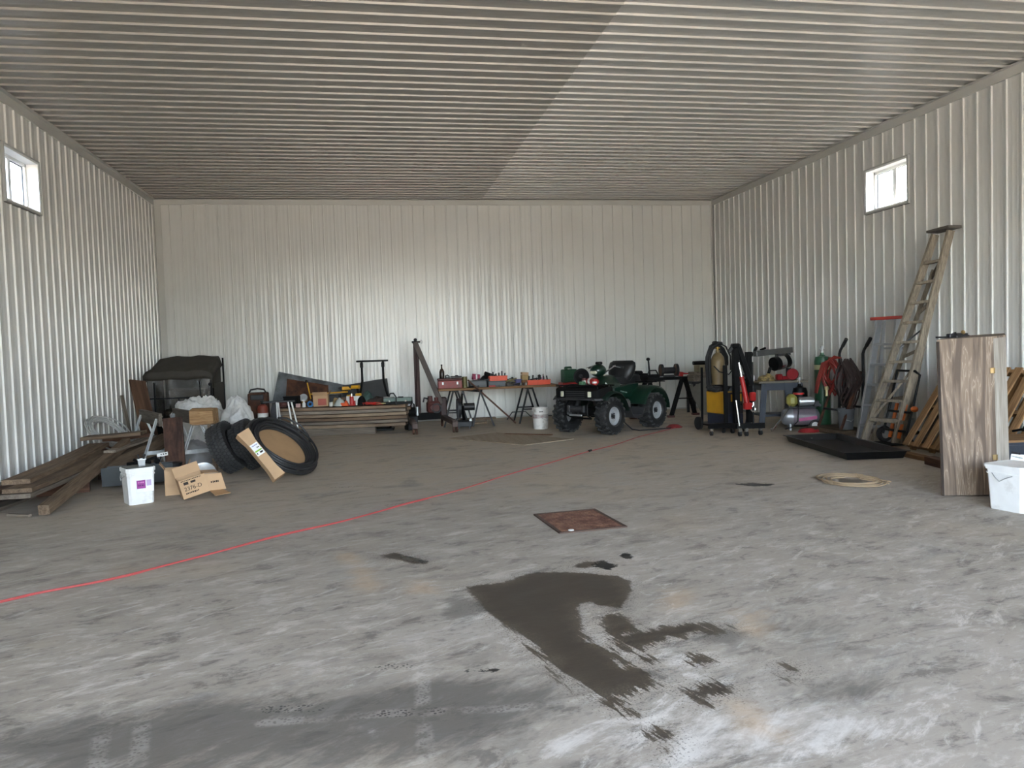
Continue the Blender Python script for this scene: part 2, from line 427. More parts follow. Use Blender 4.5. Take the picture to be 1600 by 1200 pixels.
# ------------------------------------------------------------------ concrete floor
WET = [[(4.61, 4.73), (4.85, 4.75), (4.98, 4.85), (5.1, 4.9), (5.28, 4.85), (5.47, 4.76), (5.58, 4.67), (5.62, 4.55), (5.54, 4.31), (5.41, 4.09), (5.31, 4.16), (5.27, 4.26), (5.17, 4.18), (5.14, 3.97), (5.1, 3.68), (5.17, 3.51), (5.18, 3.34), (5.26, 3.25), (5.25, 3.11), (5.12, 3.05), (5.04, 3.04), (5.05, 2.9), (4.99, 3.0), (4.92, 3.16), (4.86, 3.32), (4.84, 3.5), (4.82, 3.61), (4.78, 3.82), (4.7, 4.1), (4.66, 4.27), (4.65, 4.43), (4.61, 4.64)],
 [(5.28, 4.03), (5.37, 4.03), (5.4, 3.92), (5.4, 3.77), (5.27, 3.7), (5.28, 3.49), (5.18, 3.47), (5.22, 3.73), (5.24, 3.9)], [(5.21, 3.65), (5.43, 3.74), (5.59, 3.76), (5.75, 3.76), (5.83, 3.71), (5.61, 3.62), (5.43, 3.56), (5.3, 3.48), (5.23, 3.53)],
 [(5.3, 3.03), (5.47, 3.07), (5.55, 3.02), (5.54, 2.98), (5.42, 2.94), (5.36, 2.9), (5.34, 2.99)], [(5.35, 4.96), (5.48, 5.07), (5.55, 5.01), (5.45, 4.89)], [(5.5, 3.35), (5.56, 3.36), (5.58, 3.3), (5.52, 3.27), (5.49, 3.3)],
 [(5.83, 3.15), (5.88, 3.16), (5.91, 3.1), (5.83, 3.07)], [(5.08, 2.72), (5.14, 2.73), (5.14, 2.68), (5.09, 2.68)], [(5.09, 2.62), (5.1, 2.6), (5.08, 2.57)], [(5.26, 3.44), (5.32, 3.4), (5.29, 3.36), (5.23, 3.39)],
 [(5.67, 3.65), (5.86, 3.68), (5.85, 3.62), (5.67, 3.58)], [(8.72, 7.10), (8.86, 7.30), (9.02, 7.14), (8.90, 6.95)], [(4.1, 5.66), (4.21, 5.68), (4.35, 5.5), (4.42, 5.36), (4.39, 5.31), (4.24, 5.45), (4.12, 5.59)]]
OIL = [[(5.5, 4.99), (5.6, 5.04), (5.65, 4.91), (5.59, 4.82), (5.51, 4.88)], [(5.74, 5.14), (5.82, 5.19), (5.83, 5.12), (5.79, 5.03), (5.74, 5.07)], [(4.21, 5.65), (4.33, 5.53), (4.42, 5.38), (4.39, 5.34), (4.26, 5.47)], [(4.45, 3.48), (4.61, 3.46), (4.61, 3.44), (4.45, 3.46)],
 [(7.69, 7.41), (7.91, 7.38), (8.09, 7.25), (8.01, 7.16), (7.82, 7.21), (7.77, 7.32)]]
DAMP = [[(4.45, 4.52), (4.57, 4.57), (4.65, 4.45), (4.65, 4.25), (4.58, 4.15), (4.42, 4.15)], [(5.84, 3.64), (5.88, 3.55), (5.75, 3.43), (5.62, 3.54), (5.69, 3.62)]]
PEACH = [[(4.3, 4.95), (4.4, 4.91), (4.39, 4.68), (4.29, 4.73)], [(5.75, 4.31), (5.88, 4.3), (5.72, 3.95), (5.66, 4.01)], [(5.97, 3.83), (6.12, 3.84), (5.93, 3.54), (5.87, 3.6)], [(5.48, 2.88), (5.54, 2.71), (5.5, 2.58), (5.45, 2.64)], [(3.95, 5.29), (4.02, 5.06), (4.02, 4.84), (3.95, 4.95)],
 [(3.8, 5.8), (3.86, 5.78), (3.97, 5.45), (4.06, 4.9), (4.0, 4.9), (3.9, 5.4)]]
TRACK = [[(3.6, 3.18), (4.08, 3.14), (4.21, 3.12), (4.56, 3.06), (4.8, 3.05), (5.05, 3.07), (5.26, 3.1), (5.48, 3.16), (5.74, 3.31), (5.99, 3.48), (6.16, 3.68), (6.32, 4.03)], [(3.8, 3.66), (4.08, 3.61), (4.36, 3.52), (4.76, 3.48), (5.0, 3.51), (5.25, 3.46), (5.53, 3.61), (5.75, 3.76)], [(4.28, 3.91), (4.25, 3.36), (4.23, 2.99), (4.22, 2.5)], [(2.9, 3.6), (2.93, 3.45), (3.06, 2.9)], [(3.08, 3.4), (3.14, 3.19), (3.2, 2.9)]]
TREAD = [[(3.59, 8.73), (4.05, 8.66)], [(3.78, 7.98), (4.25, 8.08)], [(4.19, 7.51), (4.46, 7.58)], [(4.08, 3.14), (4.3, 3.11)], [(3.6, 3.3), (3.82, 3.26)], [(4.08, 3.62), (4.2, 3.6)]]

def seg_d(PX, PY, a, b):
    ax, ay = a; bx, by = b; dx, dy = bx - ax, by - ay
    t = np.clip(((PX - ax) * dx + (PY - ay) * dy) / max(dx * dx + dy * dy, 1e-9), 0, 1)
    return np.hypot(PX - ax - t * dx, PY - ay - t * dy)
def sdf(PX, PY, polys):
    out = np.full(PX.shape, 1.0)
    for pg in polys:
        d = np.full(PX.shape, 9.0); ins = np.zeros(PX.shape, bool)
        for a, b in zip(pg, pg[1:] + pg[:1]):
            d = np.minimum(d, seg_d(PX, PY, a, b))
            cond = (a[1] > PY) != (b[1] > PY)
            xi = a[0] + (PY - a[1]) / (b[1] - a[1] + 1e-12) * (b[0] - a[0]); ins ^= cond & (PX < xi)
        out = np.minimum(out, np.where(ins, -d, d))
    return out
def lines_d(PX, PY, lines):
    out = np.full(PX.shape, 1.0)
    for ln in lines:
        for a, b in zip(ln[:-1], ln[1:]): out = np.minimum(out, seg_d(PX, PY, a, b))
    return out

gx = np.arange(0, RW + .02, .03); gx = np.append(gx[gx < RW - .02], RW)
gy = np.concatenate([np.arange(FY - .3, 2.2, .3), np.arange(2.2, 6.0, .025), np.arange(6.0, 9.0, .05), np.arange(9.0, RD - .1, .12), [RD]])
NX, NY = len(gx), len(gy)
GX, GY = np.meshgrid(gx, gy)
fv = np.zeros((NX * NY, 3)); fv[:, 0] = GX.ravel(); fv[:, 1] = GY.ravel()
ii = (np.arange(NY - 1)[:, None] * NX + np.arange(NX - 1)[None, :]).ravel()
ff = np.stack([ii, ii + 1, ii + NX + 1, ii + NX], 1)
fm = bpy.data.meshes.new('floor'); fm.from_pydata(fv.tolist(), [], ff.tolist())
def attr(n_, a_):
    at_ = fm.attributes.new(n_, 'FLOAT', 'POINT'); at_.data.foreach_set('value', a_.ravel().astype(np.float32))
attr('wet', sdf(GX, GY, WET)); attr('oil', sdf(GX, GY, OIL)); attr('damp', sdf(GX, GY, DAMP)); attr('peach', sdf(GX, GY, PEACH))
attr('track', lines_d(GX, GY, TRACK)); attr('tread', lines_d(GX, GY, TREAD))
def blobs(l):
    o = np.zeros(GX.shape)
    for x, y, rx, ry, k in l: o += k * np.exp(-((GX - x) / rx) ** 2 - ((GY - y) / ry) ** 2)
    return o
attr('pale', blobs([(5.15, 2.62, .5, .32, .75), (5.42, 3.32, .16, .16, .8), (5.9, 2.6, .5, .2, .5), (2.9, 4.0, .5, .6, .3), (3.6, 2.7, .4, .25, .25), (6.6, 3.1, .25, .25, .35), (4.4, 4.2, .35, .3, .25), (5.7, 4.5, .25, .3, .3)]))
attr('grime', blobs([(3.2, 3.1, .9, .45, .9), (4.4, 3.2, .6, .3, .65), (4.3, 2.9, .4, .3, .5), (6.1, 3.4, .6, .5, .45), (6.0, 2.85, .25, .12, .5), (2.6, 6.6, .5, .7, .35), (4.3, 5.3, .6, .3, .25), (7.0, 4.4, 1.2, .6, .2), (3.5, 8.2, .6, .3, .3)]))
floor = bpy.data.objects.new('floor', fm); COL.objects.link(floor); floor['kind'] = 'structure'

def floor_material():
    m = bpy.data.materials.new('stained_concrete'); m.use_nodes = True; nt = m.node_tree; n = nt.nodes; L = nt.links
    b = n['Principled BSDF']
    def A(nm):
        k = n.new('ShaderNodeAttribute'); k.attribute_name = nm; return k.outputs['Fac']
    tc = n.new('ShaderNodeTexCoord')
    def noise(sc, det=6, ro=0.6, k=1.0, ang=0, dist=0.0):
        """noise drawn out k times along the floor direction ang (degrees)"""
        mp = n.new('ShaderNodeMapping'); mp.vector_type = 'TEXTURE'; mp.inputs['Scale'].default_value = (k, 1, 1); mp.inputs['Rotation'].default_value = (0, 0, R(ang)); L.new(tc.outputs['Object'], mp.inputs['Vector'])
        k_ = n.new('ShaderNodeTexNoise'); k_.inputs['Scale'].default_value = sc; k_.inputs['Detail'].default_value = det; k_.inputs['Roughness'].default_value = ro; k_.inputs['Distortion'].default_value = dist
        L.new(mp.outputs[0], k_.inputs['Vector']); return k_.outputs['Fac']
    def mth(op, x, y=None):
        k = n.new('ShaderNodeMath'); k.operation = op
        for i, q in enumerate((x, y)):
            if q is None: continue
            if isinstance(q, (int, float)): k.inputs[i].default_value = q
            else: L.new(q, k.inputs[i])
        return k.outputs[0]
    def rng(x, a, c, t0=0.0, t1=1.0):
        k = n.new('ShaderNodeMapRange'); k.interpolation_type = 'SMOOTHSTEP'
        k.inputs['From Min'].default_value = a; k.inputs['From Max'].default_value = c; k.inputs['To Min'].default_value = t0; k.inputs['To Max'].default_value = t1
        L.new(x, k.inputs['Value']); return k.outputs[0]
    def mixc(fac, a, c):
        k = n.new('ShaderNodeMix'); k.data_type = 'RGBA'
        if isinstance(fac, float): k.inputs['Factor'].default_value = fac
        else: L.new(fac, k.inputs['Factor'])
        for nm, q in (('A', a), ('B', c)):
            if isinstance(q, tuple): k.inputs[nm].default_value = (*lin(q), 1)
            else: L.new(q, k.inputs[nm])
        return k.outputs['Result']
    sx = n.new('ShaderNodeSeparateXYZ'); L.new(tc.outputs['Object'], sx.inputs[0])
    big = noise(0.55, 5, 0.55); med = noise(2.2, 8, 0.70, 1.6, 12, .4); cloud = noise(5.5, 8, .74, 1.8, 18, .3)
    fine = noise(16, 7, 0.75, 2.6, 8); strk = noise(9, 8, 0.75, 3.6, 38, .5); brush = noise(22, 6, .75, 6.0, 12, .3); grit = noise(95, 3, 0.6)
    # dusty tan far and along the walls, lightened far off to offset dim light, grey and mottled where it is driven on
    far = rng(mth('ADD', sx.outputs['Y'], mth('MULTIPLY', big, 3.0)), 7.0, 12.5)
    near = rng(mth('ADD', sx.outputs['Y'], mth('MULTIPLY', big, 2.0)), 10.0, 4.5)
    det = mth('ADD', .35, mth('MULTIPLY', near, .65))
    col = mixc(far, (164, 156, 145), (190, 175, 154))
    col = mixc(mth('MULTIPLY', rng(med, .48, .70), .75), col, (182, 175, 165))
    col = mixc(mth('MULTIPLY', rng(med, .48, .30), .7), col, (126, 120, 113))
    col = mixc(mth('MULTIPLY', rng(cloud, .52, .64), mth('MULTIPLY', det, .68)), col, (196, 190, 181))
    col = mixc(mth('MULTIPLY', rng(cloud, .47, .36), mth('MULTIPLY', det, .78)), col, (110, 105, 99))
    col = mixc(mth('MULTIPLY', rng(strk, .53, .68), mth('MULTIPLY', near, .7)), col, (216, 211, 203))
    col = mixc(mth('MULTIPLY', rng(brush, .54, .70), mth('MULTIPLY', det, .45)), col, (96, 92, 87))
    col = mixc(mth('MULTIPLY', rng(brush, .45, .32), mth('MULTIPLY', det, .40)), col, (200, 194, 185))
    col = mixc(mth('MULTIPLY', rng(fine, .56, .68), mth('MULTIPLY', det, .5)), col, (104, 99, 93))
    col = mixc(mth('MULTIPLY', rng(big, .56, .70), .35), col, (184, 168, 146))
    # grime and pale scoured patches
    g_ = rng(mth('ADD', A('grime'), mth('ADD', mth('MULTIPLY', mth('SUBTRACT', med, .5), 1.8), mth('MULTIPLY', mth('SUBTRACT', strk, .5), 1.6))), .15, .9)
    col = mixc(mth('MULTIPLY', g_, .82), col, (92, 88, 82))
    p_ = rng(mth('ADD', A('pale'), mth('ADD', mth('MULTIPLY', mth('SUBTRACT', strk, .5), 2.2), mth('MULTIPLY', mth('SUBTRACT', cloud, .5), 2.0))), .35, 1.1)
    col = mixc(mth('MULTIPLY', p_, .8), col, (214, 210, 203))
    pe = rng(mth('ADD', A('peach'), mth('MULTIPLY', mth('SUBTRACT', cloud, .5), .5)), .10, -.08)
    col = mixc(mth('MULTIPLY', pe, .45), col, (204, 178, 146))
    dm = rng(mth('ADD', A('damp'), mth('MULTIPLY', mth('SUBTRACT', cloud, .5), .3)), .04, -.04)
    col = mixc(mth('MULTIPLY', dm, .7), col, (108, 104, 98))
    # tyre tracks: pale dust bands broken by lug marks
    wv = n.new('ShaderNodeTexVoronoi'); wv.inputs['Scale'].default_value = 62; L.new(tc.outputs['Object'], wv.inputs['Vector'])
    tk = mth('MULTIPLY', rng(A('track'), .045, .020), rng(wv.outputs['Distance'], .25, .5))
    col = mixc(mth('MULTIPLY', mth('MULTIPLY', tk, rng(cloud, .40, .60)), .26), col, (208, 202, 192))
    td = mth('MULTIPLY', rng(A('tread'), .04, .026), rng(wv.outputs['Distance'], .45, .28))
    col = mixc(mth('MULTIPLY', mth('MULTIPLY', td, rng(cloud, .38, .5)), .8), col, (58, 56, 53))
    # wet oil-water stain with brushed edges, black drips
    amp = rng(sx.outputs['Y'], 4.3, 3.2, .12, .55)
    drag = noise(19, 7, .75, 7.0, -74, .15)
    edge = mth('ADD', mth('MULTIPLY', mth('SUBTRACT', drag, .5), amp), mth('MULTIPLY', mth('SUBTRACT', fine, .5), .10))
    wt = rng(mth('ADD', A('wet'), edge), .010, -.010)
    core = rng(mth('ADD', A('wet'), mth('MULTIPLY', mth('SUBTRACT', cloud, .5), .5)), .02, -.12)
    wcol = mixc(core, (84, 74, 62), (58, 50, 42))
    col = mixc(mth('MULTIPLY', wt, .95), col, wcol)
    ol = rng(mth('ADD', A('oil'), mth('MULTIPLY', mth('SUBTRACT', noise(11, 5, .75), .5), .2)), .008, -.008)
    col = mixc(mth('MULTIPLY', ol, .96), col, (16, 16, 16))
    sp = rng(mth('ADD', A('wet'), mth('MULTIPLY', mth('SUBTRACT', grit, .5), 1.2)), -.02, -.10)
    col = mixc(mth('MULTIPLY', sp, .6), col, (70, 62, 54))
    col = mixc(mth('MULTIPLY', rng(grit, .64, .74), .30), col, (84, 80, 75))
    L.new(col, b.inputs['Base Color'])
    ro = mth('ADD', mth('MULTIPLY', wt, -.25), mth('ADD', .58, mth('MULTIPLY', med, .3)))
    L.new(mth('SUBTRACT', ro, mth('MULTIPLY', ol, .25)), b.inputs['Roughness'])
    b.inputs['Specular IOR Level'].default_value = 0.4
    bp = n.new('ShaderNodeBump'); bp.inputs['Strength'].default_value = .18; bp.inputs['Distance'].default_value = .006; L.new(fine, bp.inputs['Height']); L.new(bp.outputs[0], b.inputs['Normal'])
    return m
fm.materials.append(floor_material())

# ------------------------------------------------------------------ placing helpers (all give world points in metres)
def vray(a, b): return cam_f + cam_r * ((a - 800) / F_PX) + cam_u * ((600 - b) / F_PX)
def fl(a, b, z=0.0):
    d = vray(a, b); return CAM + d * ((z - CAM.z) / d.z)
def at(a, b, y):
    d = vray(a, b); return CAM + d * (y / d.y)
def V3(*a): return Vector(a)
def basis(o, x, zh=(0, 0, 1)):
    x = Vector(x).normalized(); zh = Vector(zh); y = zh.cross(x).normalized(); z = x.cross(y)
    return Matrix(((x.x, y.x, z.x, o[0]), (x.y, y.y, z.y, o[1]), (x.z, y.z, z.z, o[2]), (0, 0, 0, 1)))
def thing_m(name, label, cat, M, group=None):
    o = thing(name, label, cat, group=group); o.matrix_world = M; return o
def text_part(name, body, size, m, parent, M, ext=0.0006):
    cu = bpy.data.curves.new(name, 'FONT'); cu.body = body; cu.size = size; cu.extrude = ext; cu.align_x = 'CENTER'; cu.align_y = 'CENTER'
    t = bpy.data.objects.new('tmp', cu); COL.objects.link(t); bpy.context.view_layer.update()
    me = bpy.data.meshes.new_from_object(t.evaluated_get(bpy.context.evaluated_depsgraph_get())); COL.objects.unlink(t); bpy.data.objects.remove(t)
    me.materials.clear(); me.materials.append(m); me.name = name
    o = bpy.data.objects.new(name, me); COL.objects.link(o); o.parent = parent; o.matrix_local = M
    return o
def marks(name, w_, h_, n_, seed, m, parent, M):
    """a line of print too small to read: short uneven dashes in the local xy plane"""
    r_ = random.Random(seed); mb = MB(); x_ = -w_ / 2
    while x_ < w_ / 2 - .002:
        d_ = min(w_ / n_ * r_.uniform(.5, .95), w_ / 2 - x_); mb.box((x_ + d_ / 2, r_.uniform(-.06, .06) * h_, 0), (d_, h_ * r_.uniform(.7, 1.0), .0008)); x_ += d_ + w_ / n_ * r_.uniform(.15, .4)
    o = mb.build(name, m, parent); o.matrix_local = M
    return o
def rot4(rx, ry, rz, loc=(0, 0, 0)):
    from mathutils import Euler
    return Matrix.Translation(loc) @ Euler((R(rx), R(ry), R(rz))).to_matrix().to_4x4()

M_old1 = wood('weathered_brown_wood', (138, 118, 98), (92, 76, 62), 'y')
M_old2 = wood('weathered_grey_wood', (150, 138, 124), (104, 94, 84), 'y')
M_old3 = wood('dark_red_brown_wood', (104, 76, 62), (66, 48, 40), 'y')
M_old1x = wood('weathered_brown_wood_x', (150, 128, 106), (98, 82, 67), 'x')
M_black = mat('black_paint', (11, 11, 12), rough=0.45, var=0.2, spec=.2)
M_blackm = mat('matt_black', (15, 15, 16), rough=0.75, var=0.2, spec=.2)
M_rub = mat('black_rubber', (32, 32, 33), rough=0.62, var=0.25, bump=0.2, bscale=60)
M_white = mat('white_plastic', (236, 236, 234), rough=0.4, var=0.04, rgb2=(205, 203, 198), mix_at=.64, scale=9)
M_card = mat('cardboard', (188, 155, 120), rough=0.85, var=0.06, scale=5)
M_cardd = mat('cardboard_inside', (164, 130, 94), rough=0.9, var=0.08, scale=5)
M_print = mat('black_print', (44, 34, 28), rough=0.8)
M_galv = mat('galvanised_steel', (176, 178, 178), rough=0.42, metal=0.55, var=0.15, scale=18)
M_alu = mat('dull_aluminium', (178, 180, 182), rough=0.38, metal=0.7, var=0.1, scale=10)
M_dkst = mat('dark_steel', (50, 50, 52), rough=0.5, metal=0.5, var=0.25, scale=12)
M_rust = mat('rusty_steel', (98, 62, 44), rough=0.85, var=0.3, scale=8, rgb2=(60, 40, 32), mix_at=.5)
M_red = mat('red_paint', (176, 34, 32), rough=0.4, var=0.12, scale=9)
M_maroon = mat('worn_maroon_paint', (92, 46, 42), rough=0.6, var=0.25, scale=8, rgb2=(74, 52, 46), mix_at=.56)
M_grey = mat('grey_plastic', (92, 95, 98), rough=0.55, var=0.12)
M_chrome = mat('bright_steel', (214, 214, 214), rough=0.2, metal=0.9, var=0.05)

# ------------------------------------------------------------------ lumber pile by the left wall
def plank(label, p0, p1, w, h, m, roll=0, name='plank', group='boards of the lumber pile by the left wall', cat='board', ch=.004):
    p0 = Vector(p0); p1 = Vector(p1); d, x, y, L = frame(p0, p1)
    if roll:
        c_, s_ = math.cos(R(roll)), math.sin(R(roll)); x, y = x * c_ + y * s_, y * c_ - x * s_
    M = Matrix(((x.x, d.x, y.x, p0.x), (x.y, d.y, y.y, p0.y), (x.z, d.z, y.z, p0.z), (0, 0, 0, 1)))
    mb = MB(); n = 5; rings = []
    for i in range(n + 1):
        t = L * i / n; sag = -.012 * math.sin(PI * i / n) * min(1, L / 2)
        hw, hh = w / 2, h / 2; e = min(.004, hh * .5)
        rings.append([(-hw + e, t, sag - hh), (hw - e, t, sag - hh), (hw, t, sag - hh + e), (hw, t, sag + hh - e), (hw - e, t, sag + hh), (-hw + e, t, sag + hh), (-hw, t, sag + hh - e), (-hw, t, sag - hh + e)])
    mb.loft(rings)
    o = mb.build(name, m); o.matrix_world = M
    return tag(o, label, cat, group)

plank('dark long board standing on edge tight against the left wall', (.06, 8.9, .10), (.08, 13.2, .10), .05, .19, M_old3)
plank('grey metal-edged board lying second from the left wall', (.20, 8.6, .20), (.17, 12.9, .24), .12, .04, M_old2)
plank('reddish brown board lying third from the left wall', (.34, 8.25, .20), (.28, 12.6, .28), .14, .05, M_old3)
plank('thick brown plank lying on the lumber pile behind the front grey plank', (.55, 8.45, .30), (.44, 11.2, .36), .26, .05, M_old1)
plank('lower wide grey plank at the front of the lumber pile', (.66, 8.12, .205), (.74, 10.9, .26), .30, .045, M_old2)
plank('upper wide grey plank at the front of the lumber pile', (.68, 8.15, .255), (.72, 10.75, .31), .27, .042, M_old1)
plank('thick square beam slanting off the lumber pile to the floor, pale sawn end', (.925, 8.10, .062), (.98, 10.55, .44), .10, .10, M_old1, name='timber_beam', cat='beam')
plank('heavy timber lying under the slanting beam behind the grey metal trough', (.84, 9.75, .22), (1.22, 11.6, .36), .17, .15, M_old1, name='timber_beam', cat='beam')
plank('wide short plank resting crosswise on top of the lumber pile', (.42, 10.75, .50), (1.14, 10.75, .535), .30, .045, M_old1)
plank('narrow board under the crosswise plank on the lumber pile', (.55, 11.05, .44), (1.15, 11.1, .47), .12, .045, M_old3)
plank('short board end sticking up beside the slanting beam', (.98, 9.9, .40), (1.12, 11.2, .44), .14, .03, M_old2)
plank('dark timber block propping up the front planks of the lumber pile', (.36, 9.40, .09), (.86, 9.55, .09), .24, .17, M_old3, name='timber_block', cat='block')
plank('dark timber block deep under the lumber pile', (.05, 11.6, .09), (.72, 11.75, .09), .18, .17, M_old3, name='timber_block', cat='block')
plank('dark wooden block under the heavy timber', (.70, 10.45, .07), (1.1, 10.35, .07), .16, .13, M_old3, name='timber_block', cat='block')
plank('flat grey plank on the concrete in front of the lumber pile', (.25, 8.5, .022), (.30, 10.0, .022), .22, .036, M_old2)
plank('thin grey stick on the floor beside the sawn beam end', (.80, 8.10, .016), (.56, 8.22, .016), .04, .028, M_old2, name='wood_stick', cat='stick')
# plank leaning on the left wall
def lean_board(label, p0, p1, w, t, m, nrm, name='leaning_plank', cat='board', group=None):
    p0 = Vector(p0); p1 = Vector(p1); d = (p1 - p0); L = d.length; d.normalize(); nrm = Vector(nrm)
    x = d.cross(nrm).normalized(); n_ = x.cross(d)
    M = Matrix(((x.x, d.x, n_.x, p0.x), (x.y, d.y, n_.y, p0.y), (x.z, d.z, n_.z, p0.z), (0, 0, 0, 1)))
    mb = MB(); mb.box((0, L / 2, 0), (w, L, t), ch=.003)
    o = mb.build(name, m); o.matrix_world = M
    return tag(o, label, cat, group)
lean_board('dark brown plank leaning on the left wall beside the black canopy', (.50, 13.55, .03), (.19, 14.0, 1.14), .30, .035, wood('chocolate_board', (104, 78, 62), (76, 56, 45), 'y', 2.0), (.8, -.6, .2))
lean_board('narrow pale strip of wood leaning on the left wall behind the brown plank', (.28, 13.3, .02), (.08, 13.5, .92), .07, .02, M_old2, (.9, -.4, .2), 'wood_strip', 'board')

# coil of grey cable on the pile
mb = MB(); rg = random.Random(3); pts = []
for k in range(9 * 20):
    a = 2 * PI * k / 20; rr_ = .30 + .05 * math.sin(k * .13) + .02 * math.sin(k * .71)
    pts.append((rr_ * math.cos(a), rr_ * .95 * math.sin(a), .02 + .02 * math.sin(k * .29) + .0011 * k * .3))
mb.tube(pts, .010, 6)
o = single(mb, 'cable_coil', mat('grey_cable', (170, 170, 166), rough=.5, var=.1), 'loose coil of grey cable hanging on the lumber pile against the left wall', 'cable')
o.matrix_world = basis((.30, 12.0, .42), (.35, .93, 0), (.62, -.35, .70))

# ------------------------------------------------------------------ black canopy cab in the corner
cab = thing('utility_cab', 'black fabric canopy cab with clear plastic windows in the left corner', 'cab', (.78, 14.85, 0), -2)
M_fab = mat('black_canopy_fabric', (60, 56, 50), rough=.75, var=.12, bump=.25, bscale=14)
mb = MB(); W2, D2 = .55, .50
def roofring(y, z, w, drop):
    n = 9; return [(-w + 2 * w * k / (n - 1), y, z - drop * abs(2 * k / (n - 1) - 1) ** 6 + .012 * math.sin(k * 1.9 + y * 9)) for k in range(n)]
top = [roofring(-D2 - .02, 1.12, W2 + .02, .0), roofring(-D2 - .03, 1.19, W2 + .03, .01), roofring(-D2, 1.27, W2, .02), roofring(-.2, 1.36, W2 - .02, .03), roofring(.25, 1.50, W2 - .05, .02), roofring(D2 - .05, 1.53, W2 - .06, .02), roofring(D2, 1.49, W2 - .05, .02)]
mb.loft(top, cap=False, closed=False)
for sx in (-1, 1):
    e = 0 if sx < 0 else 8
    sd_ = [(r_[e][0], r_[e][1], r_[e][2]) for r_ in top]; lo = [(sx * W2, y_, max(1.04, z_ - .18)) for (x_, y_, z_) in sd_]
    mb.loft([sd_, lo], cap=False, closed=False)
mb.loft([top[-1], [(x_, y_, .62) for x_, y_, z_ in top[-1]]], cap=False, closed=False)
o = mb.build('canopy', M_fab, cab); md = o.modifiers.new('t', 'SOLIDIFY'); md.thickness = .006
for x_, y_ in ((-W2, -D2), (W2, -D2), (-W2, D2), (W2 + .0, D2)):
    MB().bar((x_, y_, .0), (x_, y_, 1.10 if y_ < 0 else 1.48), .03, .03, .004).build('post', M_black, cab)
for x_ in (-.40, .36): MB().bar((x_, -D2, .05), (x_, -D2, 1.08), .022, .02).build('window_bar', M_black, cab)
MB().bar((-W2, -D2, .80), (W2, -D2, .80), .02, .025).bar((-W2, -D2, .42), (W2, -D2, .42), .02, .03).bar((0, -D2, .42), (0, -D2, .80), .02, .02).build('cross_bar', M_black, cab)
def vinyl():
    m = glass('clear_vinyl', (.62, .62, .60), refl=.08, rough=.03); nt = m.node_tree
    nz = nt.nodes.new('ShaderNodeTexNoise'); nz.inputs['Scale'].default_value = 5; nz.inputs['Detail'].default_value = 3; nz.inputs['Distortion'].default_value = 1.5
    bp = nt.nodes.new('ShaderNodeBump'); bp.inputs['Strength'].default_value = 1.0; bp.inputs['Distance'].default_value = .01
    nt.links.new(nz.outputs['Fac'], bp.inputs['Height'])
    for k in nt.nodes:
        if k.type == 'BSDF_GLOSSY': nt.links.new(bp.outputs[0], k.inputs['Normal'])
    return m
M_vin = vinyl()
rg = np.random.RandomState(2)
for (x0, x1) in ((-W2 + .02, -.41), (-.39, .35), (.37, W2 - .02)):
    mb = MB(); n, nz_ = max(14, int((x1 - x0) * 110)), 60; nf = max(4, int((x1 - x0) * 14))
    fold = [(rg.uniform(x0 - .1, x1 + .1), rg.uniform(.5, 1.0), rg.uniform(.25, .9) * (1 if k % 4 else -1), rg.uniform(.010, .022), rg.uniform(.0012, .0034)) for k in range(nf)]
    rows = []
    for j in range(nz_ + 1):
        z_ = .44 + .68 * j / nz_; row = []
        for i in range(n + 1):
            x_ = x0 + (x1 - x0) * i / n; e = min(1, 6 * min(i / n, 1 - i / n) + .1)
            row.append((x_, -D2 + .012 + e * sum(h_ * math.exp(-((x_ - c_ + sl * (z_ - zc_)) / w_) ** 2) for c_, zc_, sl, w_, h_ in fold), z_))
        rows.append(row)
    mb.loft(rows, cap=False, closed=False); mb.build('clear_window', M_vin, cab, ang=80)
MB().box((W2 - .005, .1, .72), (.008, .75, .62)).build('side_flap', M_fab, cab); MB().box((-W2 + .005, .05, .80), (.008, .88, .72)).build('side_flap', M_fab, cab)
mb = MB(); mb.box((0, 0, .24), (2 * W2 - .06, 2 * D2 - .06, .36), ch=.04); mb.build('lower_body', M_blackm, cab)
mb = MB(); mb.box((-.05, .15, .50), (.7, .42, .16), ch=.04); mb.box((-.05, .36, .74), (.7, .12, .40), ch=.04); mb.build('seat', mat('brown_vinyl_seat', (62, 52, 40), rough=.6), cab)
mb = MB(); mb.box((.47, .2, .68), (.1, .5, .52), ch=.02); mb.build('side_panel', M_blackm, cab)
mb = MB(); mb.ball((.52, -.47, 1.02), .035, 8, 6); mb.bar((.50, -.47, 1.02), (.50, -.45, .9), .02, .02); mb.build('strap_buckle', M_black, cab)

# ------------------------------------------------------------------ sawhorses with wood tops and steel legs
def sawhorse(label, p_near, p_far, h):
    p_near = Vector((p_near[0], p_near[1], 0)); p_far = Vector((p_far[0], p_far[1], 0)); d = (p_far - p_near); L = d.length
    t = thing_m('sawhorse', label, 'sawhorse', basis(p_near, d), 'sawhorses beside the tires')
    mb = MB(); mb.box((L / 2, 0, h - .07), (L, .045, .17), ch=.004); mb.build('top_beam', wood('grey_beam', (120, 112, 102), (84, 78, 70), 'x'), t)
    for x_ in (.12, L - .12):
        for s_ in (-1, 1):
            mb = MB(); mb.bar((x_, s_ * .02, h - .06), (x_ - .03, s_ * .27, 0.005), .065, .016); mb.bar((x_ + .02, s_ * .02, h - .06), (x_ - .01, s_ * .27, 0.005), .008, .03); mb.build('leg', M_galv, t)
        MB().bar((x_ - .018, -.185, .26), (x_ - .018, .185, .26), .012, .05).build('leg_brace', M_galv, t)
    return t
sawhorse('sawhorse with galvanised legs behind the cardboard box and metal lid', (1.86, 10.62), (1.26, 11.85), .76)
sawhorse('sawhorse with galvanised legs beside the lumber pile and dark bark slab', (1.36, 10.72), (.80, 11.90), .76)
